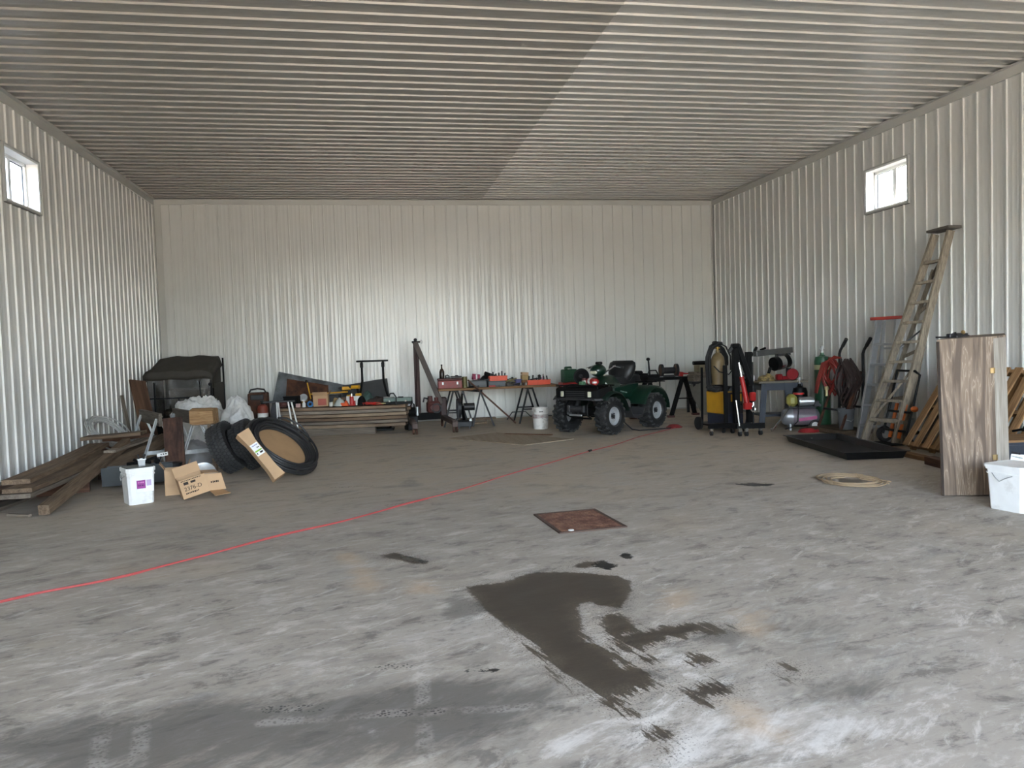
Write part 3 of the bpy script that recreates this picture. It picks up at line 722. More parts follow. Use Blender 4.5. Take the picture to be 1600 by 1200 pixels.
lean_board('rough dark brown bark slab standing between the two sawhorses', (1.62, 10.30, .02), (1.55, 10.55, .72), .23, .07, mat('bark', (88, 62, 50), rough=.95, var=.3, scale=9, rgb2=(48, 34, 30), mix_at=.52, bump=.8, bscale=16, stretch=(1, .25, 1)), (.1, -1, .2), 'bark_slab', 'slab')
# split log block
mb = MB(); rings = []
rg = random.Random(11)
sqp = [(-.10, -.09), (-.04, -.105), (.05, -.10), (.105, -.085), (.11, .02), (.10, .09), (.03, .105), (-.06, .10), (-.11, .07), (-.105, -.02)]
for i in range(5):
    x_ = -.15 + .30 * i / 4; rings.append([(x_, p[0] + rg.uniform(-.006, .006), p[1] + rg.uniform(-.006, .006)) for p in sqp])
mb.loft(rings)
single(mb, 'wood_block', wood('fresh_yellow_wood', (196, 160, 118), (150, 114, 78), 'x', 5), 'yellow split wood block lying on the sawhorse in front of the white tarp', 'wood block', (1.94, 10.52, .73), -8)
mb = MB(); mb.bar((1.80, 10.50, .645), (2.08, 10.50, .645), .1, .05); mb.bar((2.05, 10.55, .0), (2.0, 10.50, .63), .04, .04)
single(mb, 'prop_board', M_old1, 'small board on a prop carrying the yellow wood block', 'board')
# crumpled white tarp: noisy heap, thick folds
from mathutils import noise as mnoise
def heap(name, m, label, cat, c, rx, ry, rz_, seed, amp=.12, n=64, mr=30):
    mb = MB(); rings = []; off = Vector((seed * 3.7, seed * 1.3, seed * 2.1))
    for j in range(mr + 1):
        th = (j / mr) * PI * .5; ring = []
        for k in range(n):
            a = 2 * PI * k / n; v = Vector((math.cos(a) * math.cos(th), math.sin(a) * math.cos(th), math.sin(th)))
            s_ = 1 + amp * (2.4 * mnoise.noise(v * 1.6 + off) + 1.5 * (.35 - abs(mnoise.noise(v * 3.1 + off))) + .9 * (.3 - abs(mnoise.noise(v * 6.5 + off))) + .4 * (.3 - abs(mnoise.noise(v * 13 + off))))
            ring.append((c[0] + v.x * rx * s_, c[1] + v.y * ry * s_, c[2] + max(v.z * rz_ * s_, 0)))
        rings.append(ring)
    mb.loft(rings)
    return put(tag(mb.build(name, m, None, 70), label, cat), (0, 0, 0))
M_tarp = mat('grey_white_tarp', (214, 212, 208), rough=.6, var=.06, scale=7, rgb2=(168, 166, 162), mix_at=.58, bump=.5, bscale=9)
heap('white_tarp', M_tarp, 'crumpled white tarp heaped behind the sawhorse and tires', 'tarp', (1.62, 12.3, 0), .50, .40, .86, 5, .14)
heap('white_sack', M_tarp, 'bulging pale sack behind the tires, right of the white tarp', 'sack', (2.14, 11.9, 0), .30, .34, .80, 9, .09)

# ------------------------------------------------------------------ tires
def make_tire(R0=.325, Wd=.235, Rr=.20):
    t = thing('tire', 'x', 'tire', group='leaning tires')
    mb = MB(); hw = Wd / 2
    mb.lathe([(Rr, -hw * .8), (Rr + .02, -hw * .92), (Rr + .06, -hw), (R0 - .05, -hw), (R0 - .018, -hw * .86), (R0 - .010, -hw * .5), (R0 - .008, 0), (R0 - .010, hw * .5), (R0 - .018, hw * .86), (R0 - .05, hw), (Rr + .06, hw), (Rr + .02, hw * .92), (Rr, hw * .8), (Rr + .015, hw * .6), (R0 - .04, hw * .7), (R0 - .03, 0), (R0 - .04, -hw * .7), (Rr + .015, -hw * .6), (Rr, -hw * .8)], (0, 0, 0), (1, 0, 0), 40)
    mb.build('casing', M_rub, t)
    mb = MB()
    for k in range(44):
        for j, (px_, w_) in enumerate(((-.088, .042), (-.04, .032), (.002, .030), (.044, .032), (.090, .042))):
            a = 2 * PI * (k + (j % 2) * .5) / 44
            rr_ = R0 - (.010 if abs(px_) > .07 else .004); c, s_ = math.cos(a), math.sin(a)
            Mx = Matrix(((1, 0, 0), (0, c, -s_), (0, s_, c)))
            mb.box(Mx @ Vector((px_, 0, rr_)), (w_, .028 if j % 2 else .033, .014), Mx @ Matrix.Rotation(R(14 * (-1) ** j), 3, 'Z'), ch=.002)
    o = mb.build('tread', mat('highlight_tread_rubber', (50, 50, 50), rough=.6, var=.25, scale=20), t)  # paler tread rubber puts the highlights on the lugs into the colour
    return t
tire0 = make_tire()
ax = Vector((.88, -.14, .42)).normalized(); up = Vector((-.46, .02, .87)).normalized()
def place_tire(t, contact, label, axis=ax):
    a = Vector(axis).normalized(); z = (Vector((0, 0, 1)) - a * a.z).normalized(); c = Vector((contact[0], contact[1], 0)) + z * .325
    c.z = .325 * z.z + .117 * abs(a.z) + .002
    t.matrix_world = basis(c, a, z); t['label'] = label
place_tire(tire0, (2.40, 10.20), 'front one of the leaning black tires, nearest the sawhorse')
t2 = copy_tree(tire0); place_tire(t2, (2.63, 10.42), 'middle one of the leaning black tires with chunky tread')
t3 = copy_tree(tire0); place_tire(t3, (2.90, 10.52), 'rear one of the leaning black tires, half hidden by the long carton')

# ------------------------------------------------------------------ long carton
p0, p1 = V3(2.985, 9.28, .06), V3(2.575, 9.42, .59)
cb = thing_m('long_carton', 'long narrow cardboard carton with a white label leaning on the tires', 'box', basis(p0, p1 - p0, (.3, -.8, .5)))
L_ = (p1 - p0).length
mb = MB(); e = [(-.055, -.04), (.055, -.04), (.055, .04), (-.055, .04)]
def rect(x_, w_, h_): return [(x_, -w_, -h_), (x_, w_, -h_), (x_, w_, h_), (x_, -w_, h_)]
mb.loft([rect(0, .075, .05), rect(.03, .07, .05), rect(.14, .058, .045), rect(L_ - .16, .058, .045), rect(L_ - .05, .075, .052), rect(L_, .078, .055)]); mb.build('carton_body', M_card, cb)
mb = MB(); mb.box((L_ - .27, 0, .0462), (.16, .10, .001)); o = mb.build('label_sticker', mat('label_white', (238, 238, 236), rough=.5), cb)
MB().box((L_ - .29, 0, .0470), (.018, .09, .0008)).build('label_stripe', mat('label_green', (142, 190, 60), rough=.5), o)
marks('label_print', .08, .012, 6, 1, mat('label_blue_print', (112, 108, 168)), o, rot4(0, 0, 90, (L_ - .215, 0, .0472))); marks('label_print', .03, .014, 2, 2, M_print, o, rot4(0, 0, 90, (L_ - .25, -.02, .0472)))
MB().box((L_ - .32, -.02, .0470), (.02, .04, .0008)).box((L_ - .32, .035, .0470), (.02, .012, .0008)).build('barcode', M_print, o)

# ------------------------------------------------------------------ black hose coil with cardboard disc
n_ = Vector((.57, -.33, .75)).normalized()
hc = thing_m('hose_coil', 'thick coil of black hose leaning on the long carton, cardboard in its middle', 'hose', basis((2.985, 9.85, .37), n_.cross(Vector((0, 0, 1))).normalized(), n_))
mb = MB(); rg = random.Random(4)
for k in range(20):
    r0 = rg.uniform(.345, .475); z0 = rg.uniform(-.045, .045); ox, oy = rg.uniform(-.02, .02), rg.uniform(-.02, .02); tl = rg.uniform(-.03, .03); ph = rg.uniform(0, 6)
    mb.tube([(ox + r0 * math.cos(2 * PI * i / 40), oy + r0 * math.sin(2 * PI * i / 40), z0 + tl * math.sin(2 * PI * i / 40 + ph)) for i in range(40)], .0135, 7, closed=True)
mb.build('hose', mat('black_poly_hose', (38, 38, 39), rough=.5, var=.15), hc)
MB().lathe([(.005, -.05), (.36, -.05), (.36, -.044), (.005, -.044)], n=36).build('cardboard_disc', M_cardd, hc)
MB().tube([(-.3, -.42, .05), (-.40, -.36, .08), (-.50, -.2, .09), (-.53, -.05, .05), (-.50, .05, .02)], .012, 7).build('hose_end', M_dkst, hc)

# ------------------------------------------------------------------ square white buckets
def square_bucket(name, label, loc, rz, b, h, lid, group):
    t = thing(name, label, 'bucket', loc, rz, group)
    mb = MB(); c = .17
    def sq(hw, z): 
        k = hw * c; return [(-hw + k, -hw, z), (hw - k, -hw, z), (hw, -hw + k, z), (hw, hw - k, z), (hw - k, hw, z), (-hw + k, hw, z), (-hw, hw - k, z), (-hw, -hw + k, z)]
    mb.loft([sq(b * .86, 0), sq(b * .88, .01), sq(b * .97, h * .80), sq(b * 1.02, h * .80), sq(b * 1.02, h * .83), sq(b * .98, h * .83), sq(b * .99, h * .90), sq(b * 1.05, h * .90), sq(b * 1.06, h * .99), sq(b * 1.04, h), sq(b * .97, h), sq(b * .95, h * .9), sq(b * .84, .02)])
    mb.build('pail_body', M_white, t)
    mb = MB(); q = b * 1.07
    mb.tube([(-q, -b * .5, h * .80), (-q - .012, -b * .2, h * .74), (-q - .016, b * .1, h * .66), (-q - .012, b * .35, h * .74), (-q, b * .55, h * .82)], .0035, 6); mb.build('wire_handle', M_galv, t)
    if lid:
        mb = MB(); mb.loft([sq(b * 1.09, h * .94), sq(b * 1.10, h * 1.0), sq(b * 1.06, h * 1.012), sq(b * 1.0, h * 1.004), sq(b * .9, h * 1.0)]); mb.build('lid', M_white, t)
    return t
sb = square_bucket('square_bucket', 'square white pail with purple label standing beside the cardboard boxes', (1.66, 8.55, 0), 30, .135, .375, False, 'square white pails')
lb = MB().box((.03, -.1315, .19), (.17, .0015, .13), (-3, 0, 0)).build('label_sticker', mat('label_white', (238, 238, 236)), sb)
MB().box((-.005, -.1325, .205), (.085, .0015, .085), (-3, 0, 0)).build('label_print', mat('label_purple', (150, 52, 140), rough=.5), lb)
marks('label_print_line', .06, .012, 4, 3, mat('label_pink', (222, 140, 200)), lb, rot4(87, 0, 0, (-.005, -.1340, .225))); marks('label_print_line', .06, .014, 3, 4, mat('label_plum', (84, 22, 92)), lb, rot4(87, 0, 0, (-.005, -.1335, .195)))
MB().box((.07, -.1325, .215), (.045, .0012, .06), (-3, 0, 0)).box((.07, -.130, .155), (.045, .0012, .035), (-3, 0, 0)).build('label_fine_print', mat('label_lilac', (190, 170, 206)), lb)
# small tin on top of the pail
mb = MB(); mb.box((0, 0, .002), (.26, .20, .012), ch=.003)
single(mb, 'pail_tray', mat('dark_oily_tray', (66, 68, 66), rough=.4, var=.2), 'dark tray sitting in the mouth of the purple-labelled pail', 'tray', (1.66, 8.55, .376), 30)
tin = thing('metal_tin', 'small bright metal tin with odd hardware on the white pail', 'tin', (1.69, 8.60, .384), 20)
mb = MB(); mb.lathe([(.001, 0), (.042, 0), (.050, .055), (.060, .058), (.060, .066), (.048, .064), (.042, .01), (.001, .01)], n=4, a0=PI / 4); mb.build('tin_body', M_alu, tin)
mb = MB(); mb.cyl((-.02, 0, .05), (-.03, .02, .11), .008); mb.cyl((.02, .01, .05), (.03, 0, .10), .01); mb.ball((.03, 0, .10), .015); mb.build('bolt', M_dkst, tin)

# ------------------------------------------------------------------ cardboard boxes
def flap(parent, p0, p1, p2, p3, th=.004, m=None):
    a, b, c, d = (Vector(p) for p in (p0, p1, p2, p3)); n_ = (b - a).cross(c - a).normalized() * th
    mb = MB(); mb.loft([[a, b, c, d], [a + n_, b + n_, c + n_, d + n_]]); return mb.build('flap', m or M_card, parent)
def open_box(name, label, M, sx, sy, sz, group='small cardboard boxes by the white pail'):
    t = thing_m(name, label, 'box', M, group); w = .005; mb = MB()
    mb.box((0, -sy / 2, sz / 2), (sx, w, sz)); mb.box((0, sy / 2, sz / 2), (sx, w, sz)); mb.box((-sx / 2, 0, sz / 2), (w, sy, sz)); mb.box((sx / 2, 0, sz / 2), (w, sy, sz)); mb.box((0, 0, w / 2), (sx, sy, w))
    mb.build('box_walls', M_card, t); return t
b1 = open_box('cardboard_box', 'upright open cardboard box behind the white pail, zero printed on it', rot4(0, 0, 12, (1.93, 8.98, 0)), .22, .20, .28)
text_part('printed_mark', '0', .09, M_print, b1, rot4(90, 0, 0, (.05, -.1032, .16)))
flap(b1, (.11, -.1, .28), (.11, .1, .28), (.15, .1, .36), (.15, -.1, .36)); flap(b1, (-.11, -.1, .28), (-.11, .1, .28), (-.16, .1, .35), (-.16, -.1, .35)); flap(b1, (-.11, -.1025, .26), (.11, -.1025, .26), (.11, -.12, .12), (-.11, -.12, .12))
b2 = open_box('cardboard_box', 'toppled cardboard box with printed sides and its flaps open', rot4(0, -14, 20, (2.20, 8.62, .045)), .26, .24, .20)
marks('printed_logo', .12, .032, 2, 5, M_print, b2, rot4(90, 0, 0, (-.03, -.1232, .155))); marks('printed_line', .20, .010, 12, 6, M_print, b2, rot4(90, 0, 0, (-.01, -.1232, .185)))
text_part('printed_code', '2376-D', .058, M_print, b2, rot4(90, 0, 0, (-.01, -.1232, .095))); marks('printed_line', .13, .018, 7, 7, M_print, b2, rot4(90, 0, 0, (-.03, -.1232, .05)))
f2 = flap(b2, (.13, -.12, .20), (.13, .12, .20), (.27, .13, .16), (.27, -.11, .16)); flap(b2, (.13, -.123, .19), (.13, -.123, .0), (.29, -.15, -.03), (.29, -.15, .15))
marks('printed_logo', .08, .026, 2, 8, M_print, b2, rot4(90, 8, -9, (.21, -.1395, .125))); marks('printed_line', .09, .024, 5, 9, M_print, b2, rot4(90, 8, -9, (.21, -.1405, .08)))
flap(b2, (.13, -.123, .005), (.26, -.15, -.025), (.30, -.31, -.055), (.15, -.29, -.035), m=M_cardd)
flap(b2, (-.13, .12, .20), (.13, .12, .20), (.13, .18, .30), (-.13, .18, .30))
# round steel lid
mb = MB(); mb.lathe([(.001, .0), (.118, .0), (.128, .008), (.134, .016), (.130, .020), (.116, .010), (.001, .008)], n=32)
o = single(mb, 'pot_lid', M_galv, 'round grey metal lid leaning behind the toppled cardboard box', 'lid'); o.matrix_world = basis((2.22, 8.98, .20), (.98, .18, 0), (.1, -.78, .55))
# grey metal trough / tool tray
tr_ = thing('metal_trough', 'dark grey sheet metal trough lying behind the white pail', 'trough', (1.36, 9.75, 0), 14)
mb = MB(); prof = [(-.24, .26), (-.16, .04), (.16, .0), (.22, .22), (.215, .225), (.155, .012), (-.155, .052), (-.234, .266)]
mb.prism(prof, 'x', -.40, .34); mb.prism([(-.24, .26), (-.16, .04), (.16, 0), (.22, .22)], 'x', -.405, -.395); mb.prism([(-.24, .26), (-.16, .04), (.16, 0), (.22, .22)], 'x', .335, .345)
mb.build('trough_body', mat('dark_grey_paint', (78, 82, 84), rough=.5, var=.12), tr_)
mb = MB(); mb.box((.24, -.14, .36), (.12, .006, .045), (20, -6, 8)); bk = mb.build('white_bracket', M_white, tr_)
mb = MB()
for k in range(4): mb.box((.20 + k * .026, -.144, .357 + k * .003), (.014, .004, .014), (20, -6, 8))
mb.build('bracket_hole', M_black, bk)
mb = MB(); mb.box((-.05, -.05, .20), (.22, .12, .05), (0, 8, 10), ch=.01); mb.cyl((.05, -.1, .26), (-.2, .02, .24), .02); mb.cyl((-.05, .05, .22), (-.12, -.12, .30), .015); mb.box((.0, -.02, .27), (.26, .03, .03), (0, -12, 25)); mb.ball((.12, -.08, .26), .035, 8, 6)
single(mb, 'angle_grinder', M_blackm, 'black power tool lying in the grey metal trough', 'power tool', (1.42, 9.75, .02), 14)
mb = MB(); mb.cyl((0, 0, 0), (0, 0, .2), .09, .11, 16); mb.cyl((0, 0, .2), (0, 0, .22), .12, .12, 16)
single(mb, 'dark_pail', M_dkst, 'small dark pail under the sawhorse beside the bark slab', 'pail', (1.66, 9.95, 0))
# bundle under the near sawhorse
heap('plastic_bundle', mat('grey_plastic_sheet', (150, 150, 150), rough=.55, var=.15, bump=.4, bscale=10), 'crumpled grey plastic sheeting under the sawhorse with the wood block', 'plastic sheet', (1.60, 11.45, 0), .26, .22, .30, 21, .10, 24, 12)

# ------------------------------------------------------------------ stacked planks along the back wall
SU = Vector((2.36, -.40, 0)).normalized(); SN = Vector((SU.y, -SU.x, 0))     # along the stack, and towards the room (-y side)
if SN.y > 0: SN = -SN
S0 = Vector((2.35, 14.60, 0))
def on_stack(s_, d_=0.0, z=.53): return S0 + SU * s_ - SN * d_ + Vector((0, 0, z))    # s along, d back from the near edge
def stack_rz(): return math.degrees(math.atan2(SU.y, SU.x))
plank('weathered timber sleeper carrying the plank stack by the back wall', on_stack(.52, .06, .065), on_stack(1.80, .06, .065), .14, .13, M_old2, name='timber_sleeper', group='timbers under the plank stack', cat='timber')
plank('second weathered sleeper hidden at the rear of the plank stack', on_stack(.7, .46, .065), on_stack(1.7, .46, .065), .14, .13, M_old2, name='timber_sleeper', group='timbers under the plank stack', cat='timber')
rg = random.Random(31)
words = ['bottom', 'second lowest', 'third lowest', 'third highest', 'second highest', 'topmost']
M_stk = [wood('stack_wood_a', (176, 154, 130), (116, 98, 82), 'y'), wood('stack_wood_b', (160, 148, 134), (104, 94, 84), 'y'), wood('stack_wood_c', (148, 124, 102), (92, 76, 64), 'y')]
for i in range(6):
    z = .163 + i * .0655
    for j in range(2):
        a = rg.uniform(-.04, .06) + (.0 if i < 3 else .06); b = 2.40 + rg.uniform(-.05, .02)
        d = .13 + j * .27 + rg.uniform(-.012, .012)
        plank('%s plank of the stack by the back wall, %s row' % (words[i], ('front', 'rear')[j]), on_stack(a, d, z), on_stack(b, d, z), .255, .055, M_stk[(i + j) % 3], group='planks stacked by the back wall')
# things lying on the stack (stack top z = .53)
Z = .523
def on_s(mb, name, m, label, cat, s_, d_, dz=0.0, rz=0.0, group='odds and ends on the plank stack', rot=None):
    return single(mb, name, m, label, cat, on_stack(s_, d_, Z + dz), rz + stack_rz(), group, rot)
M_yel = mat('yellow_plastic', (214, 160, 40), rough=.45, var=.1)
M_blue = mat('blue_paint', (34, 104, 158), rough=.4, var=.1)
M_pink = mat('faded_pink_card', (206, 170, 166), rough=.8)
mb = MB().box((0, 0, .035), (.075, .06, .07), ch=.003); on_s(mb, 'small_carton', M_pink, 'tiny pink and white carton at the left end of the plank stack', 'carton', .40, .06)
sp = thing('spray_bottle', 'white spray bottle lying beside the blue tape roll on the plank stack', 'bottle', on_stack(.50, .08, Z), 10, 'odds and ends on the plank stack')
MB().lathe([(.001, 0), (.03, 0), (.033, .01), (.033, .07), (.015, .095), (.012, .11), (.001, .11)], n=12).build('bottle_body', M_white, sp); MB().box((-.01, 0, .125), (.05, .02, .025), ch=.005).build('trigger_head', M_white, sp)
mb = MB().lathe([(.03, 0), (.055, 0), (.055, .05), (.03, .05), (.03, 0)], n=20); o = on_s(mb, 'tape_roll', M_blue, 'blue tape roll standing on the plank stack', 'tape', .60, .09, .055, rot=(90, 0, 20))
cbx = thing('tool_carton', 'brown cardboard carton with a red printed face on the plank stack', 'box', on_stack(.80, .10, Z), stack_rz() + 4, 'odds and ends on the plank stack')
mb = MB(); mb.box((0, .09, .10), (.27, .18, .20), ch=.004); mb.build('carton_body', M_card, cbx); MB().box((.03, -.001, .085), (.15, .002, .12)).build('printed_face', mat('faded_red_print', (176, 96, 84), rough=.8), cbx); flap(cbx, (-.135, 0, .20), (.135, 0, .20), (.135, -.05, .27), (-.135, -.05, .27)); flap(cbx, (.135, 0, .20), (.135, .18, .20), (.17, .18, .29), (.17, 0, .29))
mb = MB().cyl((0, 0, 0), (0, 0, .07), .035, .035, 14); mb.cyl((0, 0, .07), (0, 0, .078), .037, .030, 14); on_s(mb, 'small_tin', mat('white_tin', (224, 222, 216), rough=.4), 'small white tin between the carton and the grey funnel on the plank stack', 'tin', 1.00, .06)
mb = MB().lathe([(.001, .0), (.11, 0), (.115, .015), (.06, .11), (.025, .13), (.02, .15), (.001, .15)], n=16); on_s(mb, 'plastic_funnel', mat('pale_grey_plastic', (190, 196, 192), rough=.45), 'pale grey plastic funnel turned over on the plank stack', 'funnel', 1.15, .12)
bj = thing('bottle_jack', 'red bottle jack standing on the plank stack', 'jack', on_stack(1.38, .07, Z), stack_rz(), 'odds and ends on the plank stack')
MB().box((0, 0, .01), (.12, .10, .02), ch=.004).build('base_plate', M_red, bj); MB().cyl((0, 0, .02), (0, 0, .17), .04, .036, 14).cyl((.05, 0, .02), (.05, 0, .09), .018).build('cylinder', M_red, bj); MB().cyl((0, 0, .17), (0, 0, .22), .018, .018, 10).build('ram', M_chrome, bj)
mb = MB(); mb.box((0, 0, .03), (.14, .06, .06), ch=.01); mb.ball((.03, 0, .07), .03, 8, 6); on_s(mb, 'orange_tool', mat('orange_plastic', (222, 92, 40), rough=.45), 'small orange tool beside the red jack on the plank stack', 'tool', 1.25, .05)
mb = MB().box((0, .0, .085), (.28, .012, .17), (-12, 0, 0)); on_s(mb, 'white_sheet', mat('white_board', (226, 226, 222)), 'white board leaning behind the red bottle jack', 'board', 1.40, .17)
heap('black_pouch', M_blackm, 'black tool pouch on the plank stack right of the red jack', 'pouch', tuple(on_stack(1.55, .14, Z - .002)), .08, .08, .17, 31, .05, 18, 9)
mb = MB(); rg = random.Random(8)
for k in range(6):
    a0 = rg.uniform(0, 6); x0, y0 = rg.uniform(-.1, .1), rg.uniform(-.05, .05); mb.tube([(x0 + .09 * math.cos(a0 + i * .5), y0 + .045 * math.sin(a0 + i * .5), .01 + .012 * k * .6 + .006 * math.sin(i)) for i in range(12)], .007, 6)
on_s(mb, 'jumper_cable', mat('red_cable', (186, 44, 38), rough=.5), 'tangle of red jumper cable on the plank stack', 'cable', 1.76, .10)
mb = MB(); mb.box((0, 0, .025), (.16, .05, .03), (0, 0, 8), ch=.008); mb.cyl((.08, 0, .025), (.17, .02, .025), .012); mb.ball((-.08, 0, .03), .028, 8, 6); on_s(mb, 'air_ratchet', mat('olive_metal', (116, 108, 70), rough=.4, metal=.4), 'olive air tool with a bright tip lying before the grey bowl', 'tool', 1.93, .06)
mb = MB().lathe([(.001, 0), (.07, 0), (.09, .03), (.095, .12), (.102, .125), (.098, .13), (.088, .12), (.08, .03), (.001, .012)], n=20); on_s(mb, 'grey_bowl', mat('stained_grey_plastic', (176, 176, 168), rough=.5), 'round grey plastic pot behind the green case on the plank stack', 'pot', 2.03, .26)
gc = thing('long_case', 'long grey-green tool case at the right end of the plank stack', 'case', on_stack(2.22, .12, Z), stack_rz(), 'odds and ends on the plank stack')
MB().box((0, 0, .025), (.52, .15, .05), ch=.006).build('case_base', M_black, gc); MB().box((0, 0, .085), (.52, .15, .068), ch=.006).build('case_lid', mat('grey_green_paint', (104, 122, 114), rough=.4), gc)
MB().box((.05, -.01, .127), (.10, .05, .018), ch=.004).box((-.02, -.01, .122), (.03, .04, .01)).build('case_handle', M_black, gc); MB().box((-.15, -.078, .06), (.03, .008, .03)).build('latch', M_chrome, gc); MB().box((.15, -.078, .06), (.03, .008, .03)).build('latch', M_chrome, gc)
mb = MB(); mb.tube([on_stack(2.02, .30, Z + .10), on_stack(2.06, .25, Z + .19), on_stack(2.14, .12, Z + .20), on_stack(2.20, .02, Z + .13), on_stack(2.20, -.012, Z + .03)], .012, 8); mb.cyl(on_stack(2.20, -.012, Z + .035), on_stack(2.20, -.012, Z - .01), .014)
single(mb, 'hose_piece', M_rub, 'short black hose arching over the green case', 'hose')
mb = MB(); mb.box((0, 0, .10), (.26, .22, .20), ch=.01); mb.box((0, -.11, .19), (.27, .01, .02)); on_s(mb, 'black_bin', M_blackm, 'black plastic bin at the back of the plank stack left end', 'bin', .22, .32)
# workshop things behind: brown shelf board with tools
mb = MB(); mb.box((0, 0, .10), (.30, .24, .20), ch=.01); on_s(mb, 'dark_toolbox', M_dkst, 'dark steel box at the rear of the plank stack under the drills', 'box', .95, .40)
mb = MB(); mb.box((0, 0, .07), (.34, .20, .14), ch=.01); on_s(mb, 'brown_case', mat('brown_case', (96, 70, 52), rough=.7), 'brown case under the yellow drills on the plank stack', 'case', 1.30, .38)
def drill(label, s_, d_, dz, rz):
    t = thing('cordless_drill', label, 'drill', on_stack(s_, d_, Z + dz), rz + stack_rz(), 'yellow drills on the plank stack')
    MB().cyl((-.09, 0, .17), (.07, 0, .17), .036, .034, 12).box((-.06, 0, .17), (.06, .062, .062), ch=.012).build('motor_body', M_yel, t)
    MB().cyl((.07, 0, .17), (.14, 0, .17), .028, .018, 10).build('chuck', M_dkst, t)
    MB().bar((-.05, 0, .15), (-.07, 0, .05), .036, .045, .008).build('grip', M_black, t); MB().box((-.065, 0, .025), (.10, .07, .05), ch=.01).build('battery', M_yel, t)
drill('yellow drill at the rear of the plank stack, left of its twin', 1.22, .36, .14, 200)
drill('yellow drill at the rear of the plank stack, right of its twin', 1.40, .33, .16, 160)
# sheet metal leaning on the back wall
def quad_sheet(name, label, cat, pts, m, th=.006, group='sheets leaning on the back wall'):
    a, b, c, d = [Vector(p) for p in pts]; n_ = (b - a).cross(d - a).normalized() * th
    if n_.y > 0: n_ = -n_
    o_ = a.copy(); mb = MB(); nx, ny = 8, 4; f_, g_ = [], []
    for j in range(ny + 1):
        for i in range(nx + 1):
            u_, v_ = i / nx, j / ny; p = (a * (1 - u_) + b * u_) * (1 - v_) + (d * (1 - u_) + c * u_) * v_
            p = p - o_; w_ = n_.normalized() * (.006 * math.sin(u_ * 7 + v_ * 3)); f_.append(p + w_); g_.append(p + w_ + n_)
    idx = lambda i, j: j * (nx + 1) + i; N_ = len(f_); F = []
    for j in range(ny):
        for i in range(nx):
            q = (idx(i, j), idx(i + 1, j), idx(i + 1, j + 1), idx(i, j + 1)); F.append(q); F.append(tuple(N_ + k for k in reversed(q)))
    ring = [idx(i, 0) for i in range(nx + 1)] + [idx(nx, j) for j in range(1, ny + 1)] + [idx(i, ny) for i in range(nx - 1, -1, -1)] + [idx(0, j) for j in range(ny - 1, 0, -1)]
    for k in range(len(ring)): F.append((ring[k], ring[(k + 1) % len(ring)], N_ + ring[(k + 1) % len(ring)], N_ + ring[k]))
    mb.raw(f_ + g_, F); return single(mb, name, m, label, cat, o_, 0, group)
quad_sheet('sheet_metal', 'large grey galvanised sheet leaning on the back wall behind the plank stack', 'sheet', [(2.05, 15.55, .02), (4.0, 15.55, .02), (3.72, 16.10, .80), (2.26, 16.18, 1.16)], mat('blotchy_galvanised', (132, 136, 140), rough=.5, metal=.35, var=.15, scale=5, rgb2=(96, 98, 100), mix_at=.52))
quad_sheet('rusty_sheet', 'rusty brown sheet leaning in front of the grey galvanised sheet', 'sheet', [(2.40, 15.35, .1), (3.28, 15.35, .1), (3.24, 15.80, .86), (2.45, 15.86, 1.02)], M_rust)
quad_sheet('dark_metal_sheet', 'dark grey metal panel leaning on the back wall behind the tool rest', 'panel', [(3.47, 15.32, .02), (4.48, 15.32, .02), (4.41, 15.96, .95), (3.52, 15.96, .84)], mat('dark_grey_sheet', (86, 87, 88), rough=.55, metal=.3, var=.12, scale=5))
mb = MB(); mb.cyl((0, 0, 0), (.06, 0, .34), .014, .012, 10); mb.cyl((-.01, 0, -.02), (.0, 0, .02), .02); 
o = single(mb, 'hammer', [M_yel], 'hammer with a yellow handle propped against the rusty sheet', 'hammer', (2.92, 15.5, .60), 180); MB().box((.065, 0, .37), (.05, .12, .05), (0, 10, 0), ch=.008).build('hammer_head', M_black, o)
mb = MB().lathe([(.001, 0), (.075, 0), (.08, .012), (.07, .03), (.03, .03), (.02, .02), (.001, .02)], n=24); o = single(mb, 'grinding_disc', M_alu, 'round pale grinding disc standing before the rusty sheet', 'disc'); o.matrix_world = basis((2.80, 15.25, .66), (1, 0, 0), (0, -.95, .3))
wb = single(MB().box((0, 0, .28), (.62, .30, .56), ch=.01), 'tool_shelf', wood('shelf_wood', (128, 104, 78), (86, 68, 52), 'x'), 'low wooden shelf box behind the plank stack carrying tools', 'shelf', (2.86, 15.26, 0), 0)
mb = MB()
for k in range(7): mb.bar((-.25 + k * .08, rg.uniform(-.1, .1), .02 + .015 * (k % 3)), (-.05 + k * .07, rg.uniform(-.1, .1), .03 + .02 * (k % 2)), .03, .03, .006)
single(mb, 'wood_offcuts', M_yel, 'jumble of yellowed level tools on the low wooden shelf', 'tools', (3.02, 15.22, .56), 0)
# black tool rest (T bar on two curved arms)
tr2 = thing('tool_rest', 'black T-bar stand rising behind the plank stack', 'stand', (4.12, 14.95, 0), stack_rz() + 4)
MB().box((0, 0, 1.325), (.60, .05, .035), ch=.006).build('top_bar', M_black, tr2)
for s_ in (-1, 1):
    MB().tube([(s_ * .30, .0, .0), (s_ * .30, 0, .55), (s_ * .24, 0, .75), (s_ * .20, 0, .95), (s_ * .20, 0, 1.31)], .022, 8).build('arm', M_black, tr2); MB().box((s_ * .20, -.02, 1.25), (.06, .05, .10), ch=.01).build('bracket', M_black, tr2)
MB().box((0, 0, .02), (.74, .3, .04), ch=.01).build('base', M_black, tr2)
